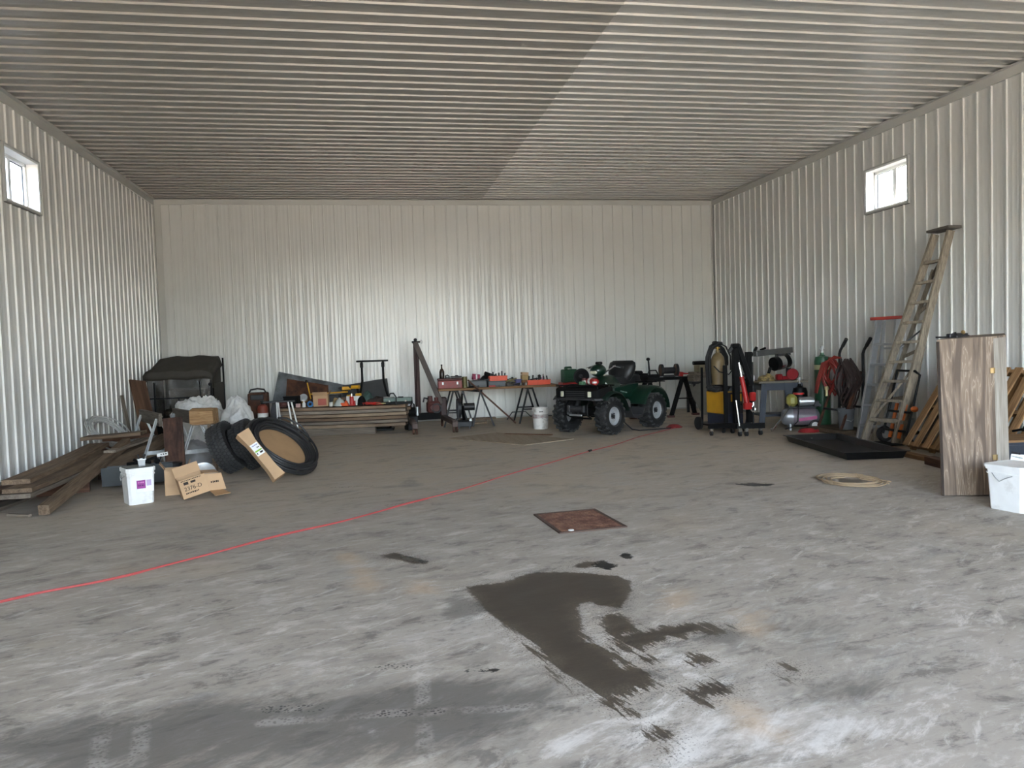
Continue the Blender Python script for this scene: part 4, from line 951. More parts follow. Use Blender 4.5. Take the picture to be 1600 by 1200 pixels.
# rusty engine block with red can in the left corner of the back wall
mc = thing('rusty_machine', 'rusty brown machine against the back wall beside the pale sack', 'machine', (1.98, 15.2, 0), 0)
MB().box((0, 0, .40), (.34, .40, .80), ch=.02).build('housing', M_rust, mc); MB().tube([(-.15, -.1, .80), (-.12, -.1, .86), (0, -.1, .88), (.12, -.1, .86), (.15, -.1, .80)], .016, 8).build('handle', M_dkst, mc); MB().box((0, -.205, .72), (.24, .02, .10), ch=.01).build('panel', M_dkst, mc)
rc = thing('red_canister', 'red canister standing before the rusty brown machine', 'canister', (2.10, 14.8, 0))
MB().lathe([(.001, 0), (.09, 0), (.095, .02), (.095, .52), (.08, .57), (.04, .60), (.001, .60)], n=18).build('canister_body', mat('dull_red_paint', (142, 66, 52), rough=.5, var=.15), rc); MB().cyl((0, 0, .60), (0, 0, .64), .03).build('cap', M_black, rc); MB().lathe([(.0965, .32), (.0965, .44)], n=18).build('label_band', M_white, rc)
# folding work support with white legs
ws = thing('work_support', 'black bar work support on slim white legs before the plank stack', 'stand', (2.55, 13.62, 0), 0)
MB().bar((-.28, 0, .70), (.24, .02, .70), .05, .03, .006).build('top_bar', M_dkst, ws); MB().box((-.30, 0, .72), (.06, .06, .03)).build('end_clamp', M_black, ws)
for x_, dx, y_ in ((-.06, .03, -.05), (.13, .10, -.06), (.18, .13, .05), (-.04, .02, .12)): MB().cyl((x_, y_ * .3, .69), (x_ + dx, y_ * 2.5, .0), .014, .014, 10).build('leg', M_white, ws)
mb = MB(); mb.ball((0, 0, .07), .07, 10, 6, (1.2, 1, 1)); mb.box((0, 0, .02), (.14, .12, .04), ch=.01); single(mb, 'vice_grip', M_maroon, 'small dull red vice at the left end of the plank stack', 'vice', on_stack(.10, .12, Z), 0, 'odds and ends on the plank stack')

# ------------------------------------------------------------------ maroon engine crane
cr = thing('engine_crane', 'old maroon engine crane with folded boom beside the work table', 'crane', (4.98, 14.95, 0), 0)
M_mard = mat('dark_maroon_paint', (56, 34, 32), rough=.6, var=.25, scale=8)
MB().box((.12, .05, .22), (.72, .16, .13), ch=.01).build('cross_beam', M_blackm, cr)
for x0, x1 in ((-.20, -.16), (.44, .56)):
    lg = MB().bar((x0, .05, .20), (x1, -1.12, .17), .09, .09, .008).build('base_leg', mat('scuffed_brown_paint', (96, 80, 74), rough=.65, var=.2, scale=9), cr)
    cst = MB().bar((x1, -1.14, .20), (x1, -1.14, .10), .10, .10, .01); cst.build('caster_fork', MATS['scuffed_brown_paint'], lg)
    MB().cyl((x1 - .045, -1.14, .055), (x1 - .012, -1.14, .055), .055, .055, 16).cyl((x1 + .012, -1.14, .055), (x1 + .045, -1.14, .055), .055, .055, 16).build('caster_wheel', M_rust, lg)
for x0 in (-.2, .44): MB().cyl((x0 - .02, .12, .075), (x0 + .02, .12, .075), .075, .075, 16).build('rear_wheel', M_rust, cr)
MB().bar((-.02, .05, .26), (-.02, .05, 1.62), .09, .10, .006).build('mast', M_mard, cr)
MB().bar((-.04, -.02, 1.66), (.42, -.06, .45), .085, .10, .006).build('boom', mat('brown_grey_paint', (76, 64, 58), rough=.6, var=.2, scale=8), cr)
MB().cyl((-.02, -.03, .35), (-.02, -.03, 1.0), .035).cyl((-.02, -.03, 1.0), (-.02, -.03, 1.45), .018).build('hydraulic_ram', M_mard, cr)
MB().cyl((-.10, -.02, 1.66), (.06, -.02, 1.66), .02, .02, 10).ball((-.03, -.02, 1.70), .035, 8, 6).build('pivot_bolt', M_dkst, cr)
MB().tube([(.06, -.02, 1.66), (.08, -.02, 1.70), (.10, -.02, 1.67), (.09, -.02, 1.63), (.065, -.02, 1.64)], .008, 6).build('ring', M_galv, cr)
MB().box((.46, -.02, .40), (.13, .14, .36), ch=.02).build('boom_foot', M_mard, cr)
MB().tube([(-.16, 0, .28), (-.18, 0, .40), (-.14, 0, .50), (-.10, 0, .46), (-.10, 0, .32)], .014, 8).build('grab_handle', M_black, cr)
en = thing('red_engine', 'small dull red engine block sitting on the crane base', 'engine', (5.24, 14.82, .286), 10)
MB().box((0, 0, .12), (.24, .2, .22), ch=.03).cyl((-.05, -.1, .12), (-.05, -.15, .12), .06, .05, 14).build('block', M_maroon, en)
MB().cyl((-.06, 0, .22), (-.06, 0, .33), .05, .045, 14).cyl((.06, 0, .22), (.06, 0, .30), .04, .04, 12).build('cylinder_head', M_maroon, en)
MB().lathe([(.07, 0), (.095, .005), (.095, .03), (.07, .03), (.07, 0)], (.03, -.12, .10), (0, -1, 0), 18).build('pulley', M_dkst, en); MB().tube([(-.1, 0, .28), (-.18, -.02, .30), (-.2, -.02, .22)], .016, 8).build('pipe', M_dkst, en)
mt = thing('electric_motor', 'black electric motor standing at the left of the crane base', 'motor', (4.80, 14.70, .0), 20)
MB().box((0, 0, .13), (.2, .2, .26), ch=.01).build('stand', M_dkst, mt); MB().cyl((-.12, 0, .34), (.10, 0, .34), .085, .085, 18).cyl((.10, 0, .34), (.13, 0, .34), .06).build('motor_body', M_blackm, mt); MB().cyl((.10, -.08, .27), (.10, -.08, .43), .03).build('capacitor', M_alu, mt)

# ------------------------------------------------------------------ abrasive chop saw on the floor
cs = thing('chop_saw', 'abrasive chop saw with a big grey disc on the floor under the table', 'saw', (5.79, 14.50, 0), -8)
MB().box((0, 0, .09), (.30, .36, .10), ch=.01).box((-.10, -.15, .02), (.03, .03, .04)).box((.10, -.15, .02), (.03, .03, .04)).box((-.10, .15, .02), (.03, .03, .04)).box((.10, .15, .02), (.03, .03, .04)).build('base', M_dkst, cs)
MB().bar((0, .15, .14), (-.04, .02, .42), .06, .06, .01).build('arm', M_black, cs); MB().cyl((.0, 0, .40), (.20, .02, .40), .07, .07, 16).build('motor', M_dkst, cs)
MB().lathe([(.001, -.004), (.175, -.004), (.175, .004), (.001, .004)], (-.12, -.02, .36), (1, .15, 0), 32).build('cutting_disc', mat('worn_abrasive_disc', (106, 110, 114), rough=.6, var=.1), cs)
MB().lathe([(.185, -.03), (.19, -.03), (.19, .03), (.185, .03)], (-.10, .02, .38), (1, .15, 0), 20).build('guard', M_dkst, cs); MB().bar((-.04, -.05, .46), (-.02, -.14, .62), .035, .04, .01).cyl((-.03, -.10, .56), (-.02, -.13, .66), .02).build('handle', M_black, cs)
MB().box((.12, -.10, .16), (.06, .10, .06), ch=.01).build('vise', M_galv, cs)

# ------------------------------------------------------------------ trestle work table along the back wall
wt_ = thing('work_table', 'long plank work table on black steel trestles against the back wall', 'table', (6.52, 15.05, 0), 0)
Zt = .745
M_bench = wood('bench_wood', (160, 124, 90), (118, 86, 62), 'x')
for k in range(3): MB().box((0, -.24 + k * .205, Zt - .022), (2.36, .198, .042), ch=.003).build('table_plank', M_bench, wt_)
def a_leg(x_, spread, yc):
    for dy in (-.26, .26):
        f_ = MB().bar((x_ - .04, dy + yc, Zt - .045), (x_ - spread, dy * 1.15 + yc, .005), .032, .032).build('trestle_leg', M_black, wt_)
        MB().bar((x_ + .04, dy + yc, Zt - .045), (x_ + spread, dy * 1.15 + yc, .005), .032, .032).build('trestle_leg', M_black, wt_)
        MB().bar((x_ - spread * .62, dy * 1.1 + yc, .28), (x_ + spread * .62, dy * 1.1 + yc, .28), .02, .03).build('leg_brace', M_dkst, wt_)
    MB().bar((x_, -.3 + yc, Zt - .06), (x_, .3 + yc, Zt - .06), .09, .03).build('trestle_head', M_black, wt_)
a_leg(-.85, .24, 0); a_leg(.62, .24, 0)
tr3 = thing('steel_trestle', 'loose black steel trestle standing in front of the work table', 'trestle', (6.13, 14.62, 0), 0)
for x_ in (-.16, .24): MB().bar((0.0, 0, .68), (x_, -.06 if x_ > 0 else .02, .005), .03, .03).build('trestle_leg', M_dkst, tr3)
for x_ in (-.13, .20): MB().bar((-.3, .34, .74 - .03), (x_ - .32, .30, .005), .03, .03).build('trestle_leg', M_dkst, tr3)
MB().bar((-.32, .36, .708), (.02, -.03, .685), .05, .045).build('top_rail', M_dkst, tr3)
mb = MB().bar(at(731, 594, 14.55), fl(806, 661, .02), .028, .028); single(mb, 'steel_bar', M_rust, 'long rusty steel bar leaning on the work table edge', 'bar')
mb = MB(); mb.tube([(0, 0, .01), (.12, .02, .16), (.40, .02, .16), (.50, .02, .06), (.62, .0, .06), (.95, .0, .05)], .011, 6); single(mb, 'bent_rod', M_dkst, 'bent dark rod on the floor under the work table', 'rod', (6.80, 15.6, .005), 0)
for k, (l_, y_, z_, w_) in enumerate((('lower board of the small pile under the work table', 15.25, .02, .6), ('middle board of the small pile under the work table', 15.30, .06, .55), ('top board of the small pile under the work table', 15.22, .10, .66))):
    plank(l_, (5.72, y_, z_), (5.72 + w_ + .06 * k, y_, z_), .22, .036, M_old1x if k != 1 else M_old2, group='boards under the work table')
# things on the table
Zt2 = Zt + .001
def on_t(mb, name, m, label, cat, x_, y_, dz=0, rz=0, rot=None, group='tools on the work table'):
    return single(mb, name, m, label, cat, (x_, y_, Zt2 + dz), rz, group, rot)
M_redw = mat('worn_red_paint', (138, 48, 42), rough=.5, var=.2, scale=12, rgb2=(112, 70, 62), mix_at=.6)
tb = thing('red_toolbox', 'worn red steel toolbox at the left end of the work table', 'toolbox', (5.58, 14.92, Zt2), -1, 'tools on the work table')
MB().box((0, 0, .075), (.46, .22, .15), ch=.006).build('box_body', M_redw, tb); MB().box((0, 0, .172), (.47, .23, .04), ch=.01).build('box_lid', M_maroon, tb); MB().box((-.14, -.115, .10), (.03, .01, .05)).build('latch', M_galv, tb); MB().box((.14, -.115, .10), (.03, .01, .05)).build('latch', M_galv, tb); MB().tube([(-.07, 0, .19), (-.06, 0, .215), (.06, 0, .215), (.07, 0, .19)], .008, 6).build('handle', M_dkst, tb)
bt = thing('dark_bottle', 'dark brown bottle with a narrow neck standing on the red toolbox', 'bottle', (5.44, 14.98, Zt2 + .193), 0)
MB().lathe([(.001, 0), (.048, 0), (.05, .01), (.05, .13), (.035, .17), (.016, .195), (.014, .25), (.001, .25)], n=16).build('bottle_body', mat('brown_bottle', (58, 44, 36), rough=.25), bt); MB().cyl((0, 0, .25), (0, 0, .27), .018).build('cap', M_black, bt)
mb = MB().tube([(-.04, 0, 0), (-.035, 0, .05), (0, 0, .06), (.03, 0, .04), (.03, 0, 0)], .012, 6); single(mb, 'shackle', M_dkst, 'small dark shackle beside the bottle on the red toolbox', 'shackle', (5.545, 14.96, Zt2 + .195), 0)
mb = MB(); mb.bar((-.1, 0, .02), (.12, 0, .02), .03, .03, .006); mb.box((.02, 0, .03), (.06, .04, .05), ch=.01); single(mb, 'pipe_wrench', M_dkst, 'dark wrench on the right end of the red toolbox', 'wrench', (5.70, 14.93, Zt2 + .195), 6)
mb = MB(); mb.cyl((0, 0, 0), (0, 0, .20), .05, .05, 14); mb.cyl((0, 0, .2), (0, 0, .215), .053, .05, 14); on_t(mb, 'oil_tin', mat('olive_tin', (112, 104, 66), rough=.4, metal=.3), 'olive oil tin between the red toolbox and the grey drawer box', 'tin', 5.87, 14.90)
mb = MB(); mb.box((0, 0, .065), (.33, .20, .13), ch=.008); o = on_t(mb, 'grey_drawer_box', mat('charcoal_plastic', (78, 82, 84), rough=.5), 'left one of two charcoal drawer boxes on the work table', 'tool case', 6.12, 14.90, 0, 2); MB().box((0, -.101, .075), (.28, .004, .05)).build('drawer_front', M_grey, o)
mb = MB(); mb.box((0, 0, .055), (.34, .22, .11), ch=.008); o = on_t(mb, 'grey_drawer_box', MATS['charcoal_plastic'], 'right one of two charcoal drawer boxes on the work table', 'tool case', 6.48, 14.88, 0, 3); MB().box((0, -.111, .06), (.3, .004, .045)).build('drawer_front', M_grey, o)
mb = MB(); mb.box((0, 0, .055), (.14, .10, .11), (0, 8, 0), ch=.006); o = on_t(mb, 'magenta_box', mat('magenta_card', (156, 62, 92), rough=.7), 'small magenta box perched on the left drawer box', 'box', 6.10, 14.95, .142, 8); MB().box((.0, -.052, .06), (.03, .002, .09)).build('white_strip', M_white, o)
def multi(seed, n, lx, ly, h):
    mb = MB(); r_ = random.Random(seed)
    for k in range(n):
        x_, y_ = r_.uniform(-lx, lx), r_.uniform(-ly, ly); a = r_.uniform(-.12, .12); b = r_.uniform(-.05, .05); z_ = .012 + r_.uniform(0, h)
        mb.bar((x_ - a, y_ - b, z_), (x_ + a, y_ + b, max(.012, z_ + r_.uniform(-.02, .03))), .022, .022, .005); mb.cyl((x_ + a, y_ + b - .01, z_), (x_ + a, y_ + b + .01, z_), .02, .02, 8)
    return mb
def hand_tool(label, x_, y_, dz, rz, tilt, m, L=.22, name='hand_tool', cat='tool'):
    t = thing(name, label, cat, (x_, y_, Zt2 + dz), rz, 'tools on the work table'); t.rotation_euler = (0, R(tilt), R(rz))
    MB().bar((-L / 2, 0, .015), (L * .15, 0, .015), .026, .028, .006).build('grip', m, t); MB().bar((L * .15, 0, .015), (L / 2, 0, .015), .014, .014).cyl((L / 2, -.012, .015), (L / 2, .012, .015), .022, .022, 10).build('tool_head', M_dkst, t)
dg = thing('angle_grinder', 'black angle grinder tilted on the right drawer box', 'grinder', (6.40, 14.93, Zt2 + .16), 12, 'tools on the work table'); dg.rotation_euler = (0, R(22), R(10))
MB().cyl((-.16, 0, .05), (.12, 0, .05), .036, .04, 14).box((.14, 0, .05), (.08, .08, .08), ch=.015).build('grinder_body', M_blackm, dg); MB().cyl((.15, 0, .0), (.15, 0, -.012), .06, .06, 18).build('disc', M_dkst, dg); MB().cyl((.14, -.04, .05), (.14, -.15, .06), .014, .016, 10).build('side_handle', M_black, dg)
def socket_tray(label, x_, y_, dz, w_, m, seed):
    t = thing('socket_tray', label, 'tray', (x_, y_, Zt2 + dz), 2, 'tools on the work table')
    mb = MB(); h = .095; d_ = .16
    mb.box((0, 0, .006), (w_, d_, .012)); mb.box((0, -d_ / 2, h / 2), (w_, .008, h)); mb.box((0, d_ / 2, h / 2), (w_, .008, h)); mb.box((-w_ / 2, 0, h / 2), (.008, d_, h)); mb.box((w_ / 2, 0, h / 2), (.008, d_, h)); mb.box((0, -d_ / 2 - .006, h - .008), (w_ + .02, .012, .016)); mb.build('tray_body', m, t)
    r_ = random.Random(seed)
    for k in range(6):
        X_ = -w_ / 2 + .04 + (w_ - .08) * k / 5; hh = r_.uniform(.04, .10)
        MB().cyl((X_, r_.uniform(-.04, .04), .012), (X_ + r_.uniform(-.02, .02), 0, h + hh), .011, .015, 8).build('socket', M_dkst, t)
    return t
M_org = mat('orange_red_plastic', (226, 84, 50), rough=.45, var=.1, scale=12)
socket_tray('orange tray of sockets stacked on the right drawer box', 6.52, 14.88, .112, .34, M_org, 3)
socket_tray('long orange tray of sockets at the right end of the work table', 7.33, 14.92, .0, .46, M_org, 5)
hand_tool('dark pliers lying left of the cardboard boxes on the table', 6.80, 14.86, .01, 20, 0, M_black); hand_tool('wrench with a dark grip crossing the pliers on the table', 6.83, 14.95, .04, -25, 8, M_dkst, .28)
mb = MB(); mb.box((0, 0, .03), (.30, .10, .05), (0, -12, 8), ch=.01); mb.cyl((-.1, 0, .06), (.12, .03, .11), .02); on_t(mb, 'torque_tool', mat('olive_metal', (116, 108, 70)), 'olive long tool slanting up behind the pliers', 'tool', 6.80, 15.0, .02)
mb = MB().box((0, 0, .06), (.15, .12, .12), (0, 0, 10), ch=.004); on_t(mb, 'blue_box', mat('faded_blue_card', (86, 84, 128), rough=.7), 'small faded blue box beside the brown carton on the table', 'box', 6.95, 14.98)
mb = MB().box((0, 0, .10), (.14, .13, .20), (0, 0, 4), ch=.004); o = on_t(mb, 'brown_carton', mat('kraft_card', (168, 142, 98), rough=.85), 'upright brown carton on the work table left of the long orange tray', 'carton', 7.08, 15.0); MB().box((0, 0, .225), (.13, .12, .05), (0, 4, 6), ch=.003).build('carton_flap', M_card, o)
rg = random.Random(12)
for k in range(4):
    mb = MB(); mb.cyl((0, 0, 0), (0, 0, .05), .018, .018, 10); mb.cyl((0, 0, .05), (0, 0, .055), .012, .012, 10); on_t(mb, 'socket', M_chrome if k % 2 else M_dkst, ['bright socket standing nearest the pliers on the table', 'dark socket standing second from the pliers', 'bright socket standing third from the pliers', 'dark socket standing nearest the long orange tray'][k], 'socket', 6.92 + k * .05, 14.82 + .008 * (k % 2), 0, 0)
wb_ = thing('pink_bottle', 'small pink and white squeeze bottle on the work table right end', 'bottle', (7.47, 15.06, Zt2), 0, 'tools on the work table'); MB().lathe([(.001, 0), (.03, 0), (.034, .02), (.034, .12), (.015, .16), (.001, .16)], n=12).build('bottle_body', mat('pink_plastic', (214, 168, 188), rough=.4), wb_); MB().cyl((0, 0, .16), (0, 0, .20), .012, .008, 8).build('nozzle', M_maroon, wb_)
mb = MB(); mb.cyl((0, 0, 0), (0, 0, .14), .026, .03, 12); mb.ball((0, 0, .16), .034, 10, 6); on_t(mb, 'black_bottle', M_black, 'black knobbed canister beside the pink bottle on the table', 'canister', 7.40, 15.10)
mb = MB().lathe([(.001, 0), (.07, 0), (.075, .03), (.04, .045), (.001, .045)], n=16); on_t(mb, 'knit_cap', mat('dark_green_cloth', (54, 72, 60), rough=.8), 'dark green cap lying behind the orange tray on the drawer box', 'cap', 6.52, 15.05, .0)
mb = MB().lathe([(.001, 0), (.03, 0), (.012, .07), (.005, .10), (.001, .10)], n=10); on_t(mb, 'oil_can', M_maroon, 'small red cone-topped oil can behind the orange tray', 'oil can', 6.62, 15.05, 0)

# ------------------------------------------------------------------ white round bucket, red cart with green jerrycan
rb = thing('round_bucket', 'round white plastic bucket standing before the work table', 'bucket', (7.09, 13.70, 0), 0)
MB().lathe([(.001, 0), (.128, 0), (.133, .01), (.145, .29), (.152, .29), (.152, .305), (.146, .305), (.147, .335), (.154, .335), (.154, .35), (.148, .35), (.149, .375), (.153, .378), (.153, .388), (.142, .388), (.130, .02), (.001, .015)], n=28).build('bucket_body', mat('dirty_white_plastic', (226, 222, 216), rough=.5, var=.05, scale=8, rgb2=(150, 140, 128), mix_at=.60), rb)
MB().tube([(-.155, 0, .33), (-.12, -.09, .25), (0, -.15, .20), (.10, -.11, .14), (.15, -.02, .30)], .004, 6).build('wire_handle', M_galv, rb); 
lb = MB(); lb.lathe([(.1425, .20), (.1455, .27)], n=28); lb.build('label_band', mat('label_grey_print', (190, 182, 178), rough=.5, rgb2=(140, 70, 70), mix_at=.56, scale=20), rb)
marks('label_print', .07, .022, 4, 11, M_print, rb, rot4(88, 0, 0, (-.02, -.1535, .32)))
rcart = thing('red_tool_cart', 'red steel tool cart standing between the work table and the quad bike', 'cart', (8.02, 15.05, 0), 0)
MB().box((0, 0, .725), (.40, .40, .07), ch=.01).build('top_tray', M_red, rcart); MB().box((0, 0, .30), (.38, .38, .05), ch=.01).build('lower_shelf', M_red, rcart)
for x_ in (-.16, .16):
    for y_ in (-.17, .17): MB().bar((x_, y_, .07), (x_, y_, .70), .045, .045, .004).build('post', M_red, rcart); MB().cyl((x_ - .015, y_, .04), (x_ + .015, y_, .04), .04, .04, 14).build('wheel', M_rub, rcart)
jc = thing('green_jerrycan', 'green box-shaped jerrycan standing on the red tool cart', 'jerrycan', (8.00, 15.05, .762), 14)
MB().box((0, 0, .13), (.30, .17, .26), ch=.018).build('can_body', mat('dark_green_plastic', (34, 74, 50), rough=.5, var=.12), jc); MB().box((-.02, 0, .285), (.15, .09, .06), ch=.02).build('can_top', MATS['dark_green_plastic'], jc)
MB().box((-.02, -.05, .265), (.07, .004, .02)).build('pale_tag', M_white, jc)
for k in range(6): MB().box((.02, -.087, .05 + k * .032), (.20, .006, .012), ch=.002).build('moulded_rib', MATS['dark_green_plastic'], jc)

# more odds and ends behind the cartons on the plank stack
M_brn = mat('brown_leather', (88, 62, 44), rough=.7, var=.2); M_tan2 = mat('tan_canvas', (150, 128, 92), rough=.85, var=.15)
heap('brown_tool_bag', M_brn, 'slumped brown tool bag behind the red-faced carton', 'bag', tuple(on_stack(.72, .40, Z)), .20, .11, .20, 51, .12, 28, 12)
heap('tan_work_gloves', M_tan2, 'pile of tan work gloves behind the pale grey funnel', 'gloves', tuple(on_stack(1.08, .26, Z)), .13, .08, .12, 53, .18, 26, 10)
heap('dark_rag', mat('dark_oily_rag', (58, 46, 42), rough=.9, var=.2), 'dark oily rag heaped behind the red jumper cable', 'rag', tuple(on_stack(1.80, .32, Z)), .18, .10, .12, 57, .16, 26, 10)
heap('green_cloth', mat('dull_green_cloth', (62, 84, 78), rough=.85, var=.15), 'dull green cloth crumpled beside the black tool pouch', 'cloth', tuple(on_stack(1.62, .34, Z)), .10, .09, .22, 59, .14, 24, 10)
for k, (l_, s0, d0, s1, d1, z0, z1, m_) in enumerate((('yellow-handled shovel shaft lying across the back of the plank stack', .55, .36, 1.25, .46, .22, .24, M_yel), ('brown wooden handle slanting behind the tape roll', .40, .30, .75, .44, .04, .20, M_brn), ('rust-red iron bar lying behind the small white tin', .85, .22, 1.30, .30, .03, .10, M_rust), ('dark iron bar lying behind the funnel', .98, .33, 1.45, .24, .05, .03, M_dkst))):
    mb = MB(); mb.cyl(on_stack(s0, d0, Z + z0), on_stack(s1, d1, Z + z1), .014, .014, 8); single(mb, 'iron_bar' if k > 1 else 'wooden_pole', m_, l_, 'bar' if k > 1 else 'pole', group='odds and ends on the plank stack')
# more hand tools along the work table
hand_tool('dark screwdriver lying before the left drawer box', 6.02, 14.77, .0, 12, 0, M_black, .2, 'screwdriver', 'screwdriver'); hand_tool('red-handled screwdriver lying before the right drawer box', 6.42, 14.755, .0, -8, 0, M_red, .2, 'screwdriver', 'screwdriver')
hand_tool('steel pliers on top of the long orange tray', 7.28, 14.93, .10, 10, -6, M_dkst, .22, 'pliers', 'pliers'); hand_tool('black wrench tilted on the olive tool', 6.72, 15.02, .10, 14, -14, M_black, .26, 'wrench', 'wrench'); hand_tool('black ratchet on the left drawer box', 6.22, 14.88, .132, -18, 4, M_black, .22, 'ratchet', 'ratchet')
heap('cable_tangle', M_blackm, 'tangle of black cable between the drawer boxes on the work table', 'cable', (6.30, 15.02, Zt2), .12, .09, .20, 61, .2, 24, 10)
heap('grey_rag', mat('grey_rag', (92, 88, 82), rough=.9), 'grey rag beside the pliers on the work table', 'rag', (6.74, 14.84, Zt2), .09, .06, .06, 63, .2, 22, 8)
mb = MB(); mb.box((0, 0, .05), (.12, .10, .10), ch=.006); on_t(mb, 'wooden_block', wood('tan_block', (150, 110, 76), (110, 80, 56), 'x'), 'small wooden block between the brown carton and the long orange tray', 'wood block', 7.05, 14.88)

# ------------------------------------------------------------------ quad bike
ATV = Vector((8.175, 12.93, 0)); ATV_RZ = 216.87
qb = thing('quad_bike', 'dark green four-wheel quad bike parked by the back wall', 'quad bike', ATV, ATV_RZ)
M_grn = mat('dark_green_gloss', (10, 40, 29), rough=.28, var=.1, coat=.3)
M_rim = mat('grey_wheel_paint', (168, 170, 172), rough=.45, metal=.3, var=.08)
M_plas = mat('dark_grey_plastic', (46, 46, 48), rough=.6, var=.12)
def quad_wheel(parent, x_, y_, s_, wd):
    r_ = .305; h = wd / 2; c = (x_, y_, r_ + .008)
    w_ = MB().lathe([(.15, -h * .75), (.175, -h * .95), (.23, -h), (.272, -h * .92), (.290, -h * .6), (.294, 0), (.290, h * .6), (.272, h * .92), (.23, h), (.175, h * .95), (.15, h * .75), (.15, -h * .75)], c, (0, 1, 0), 32).build('tire', M_rub, parent)
    mb = MB()
    for k in range(18):
        for sg in (-1, 1):
            a = 2 * PI * (k + (.5 if sg > 0 else 0)) / 18; cs_, sn_ = math.cos(a), math.sin(a)
            Mx = Matrix(((cs_, 0, sn_), (0, 1, 0), (-sn_, 0, cs_)))
            mb.box(Vector(c) + Mx @ Vector((0, sg * h * .46, .297)), (.034, h * .92, .028), Mx @ Matrix.Rotation(R(24 * sg), 3, 'Z'), ch=.004)
            mb.box(Vector(c) + Mx @ Vector((sg * .012, sg * h * .90, .275)), (.034, .030, .04), Mx @ Matrix.Rotation(R(35 * sg), 3, 'X'), ch=.004)
    mb.build('tread_lug', MATS['highlight_tread_rubber'], w_)
    o = s_ * h
    rim = MB().lathe([(.001, o * .35), (.05, o * .38), (.055, o * .55), (.085, o * .5), (.12, o * .30), (.135, o * .35), (.145, o * .72), (.158, o * .80), (.158, o * .74), (.148, o * .3), (.10, o * .2), (.001, o * .2)], c, (0, 1, 0), 28).build('rim', M_rim, w_)
    mb = MB(); mb.cyl((c[0], c[1] + o * .35, c[2]), (c[0], c[1] + o * .75, c[2]), .032, .028, 14)
    for k in range(4): a = PI / 4 + k * PI / 2; mb.cyl((c[0] + .052 * math.cos(a), c[1] + o * .36, c[2] + .052 * math.sin(a)), (c[0] + .052 * math.cos(a), c[1] + o * .62, c[2] + .052 * math.sin(a)), .009, .009, 8)
    mb.build('hub', M_plas, w_)
for x_, wd in ((.635, .23), (-.635, .27)):
    for s_ in (-1, 1): quad_wheel(qb, x_, s_ * .44, s_, wd)
def arch(x_c, z_c, r0, r1, a0, a1, y0, y1, n=14, flare=.03, th=.014):
    """curved mudguard plate: arc from a0 to a1 degrees about (x_c, z_c), radius r0->r1, between y0 (inner) and y1 (outer, drooping edge)"""
    rows_o, rows_i = [], []
    for k in range(n + 1):
        t = k / n; a = R(a0 + (a1 - a0) * t); r_ = r0 + (r1 - r0) * t; ca, sa = math.cos(a), math.sin(a)
        def P(rr, y): return (x_c + rr * ca, y, z_c + rr * sa)
        ro = [P(r_ + .01, y0), P(r_ + .014, y0 * .7 + y1 * .3), P(r_ + .008, y0 * .3 + y1 * .7), P(r_ - .002, y1 - (.02 if y1 > 0 else -.02)), P(r_ - flare, y1)]
        ri = [P(r_ + .01 - th, y0), P(r_ + .014 - th, y0 * .7 + y1 * .3), P(r_ + .008 - th, y0 * .3 + y1 * .7), P(r_ - .002 - th, y1 - (.03 if y1 > 0 else -.03)), P(r_ - flare, y1 - (.012 if y1 > 0 else -.012))]
        rows_o.append(ro + ri[::-1])
    mb = MB(); mb.loft(rows_o); return mb
for s_ in (-1, 1):
    arch(.62, .31, .40, .42, 45, 172, s_ * .20, s_ * .56).build('front_fender', mat('black_green_plastic', (20, 36, 29), rough=.35, var=.1), qb, ang=50)
    arch(-.64, .31, .44, .42, 18, 178, s_ * .16, s_ * .57).build('rear_fender', M_grn, qb, ang=50)
    MB().loft([[(x_, s_ * y0, z0), (x_, s_ * .56, z0 - .005), (x_, s_ * .565, z0 - .05), (x_, s_ * y0, z0 - .05)] for x_, z0, y0 in ((.22, .44, .30), (.12, .30, .30), (-.0, .275, .28), (-.14, .28, .28), (-.22, .40, .30))]).build('foot_well', M_plas, qb)
# nose: black front panel with headlights and grille bars
mb = MB(); mb.loft([[(x_, -w_, z0), (x_, w_, z0), (x_, w_, z1), (x_, -w_, z1)] for x_, w_, z0, z1 in ((.58, .46, .66, .80), (.84, .48, .60, .785), (.93, .45, .60, .765), (.97, .38, .62, .74))]); mb.build('front_panel', M_blackm, qb)
MB().loft([[(x_, -w_, .585), (x_, w_, .585), (x_, w_, .615), (x_, -w_, .615)] for x_, w_ in ((.62, .50), (.90, .50), (.99, .40))]).build('front_bumper_lip', M_plas, qb)
for s_ in (-1, 1):
    hl = MB().box((.935, s_ * .33, .685), (.05, .17, .11), (0, 0, s_ * 14), ch=.012).build('headlight', M_chrome, qb)
    MB().box((.962, s_ * .325, .685), (.012, .145, .09), (0, 0, s_ * 14), ch=.004).build('lens', mat('pale_lens', (222, 220, 196), rough=.12, var=.05), hl)
for k in range(4): MB().bar((.985, -.20, .635 + k * .032), (.985, .20, .635 + k * .032), .012, .012).build('grille_bar', M_plas, qb)
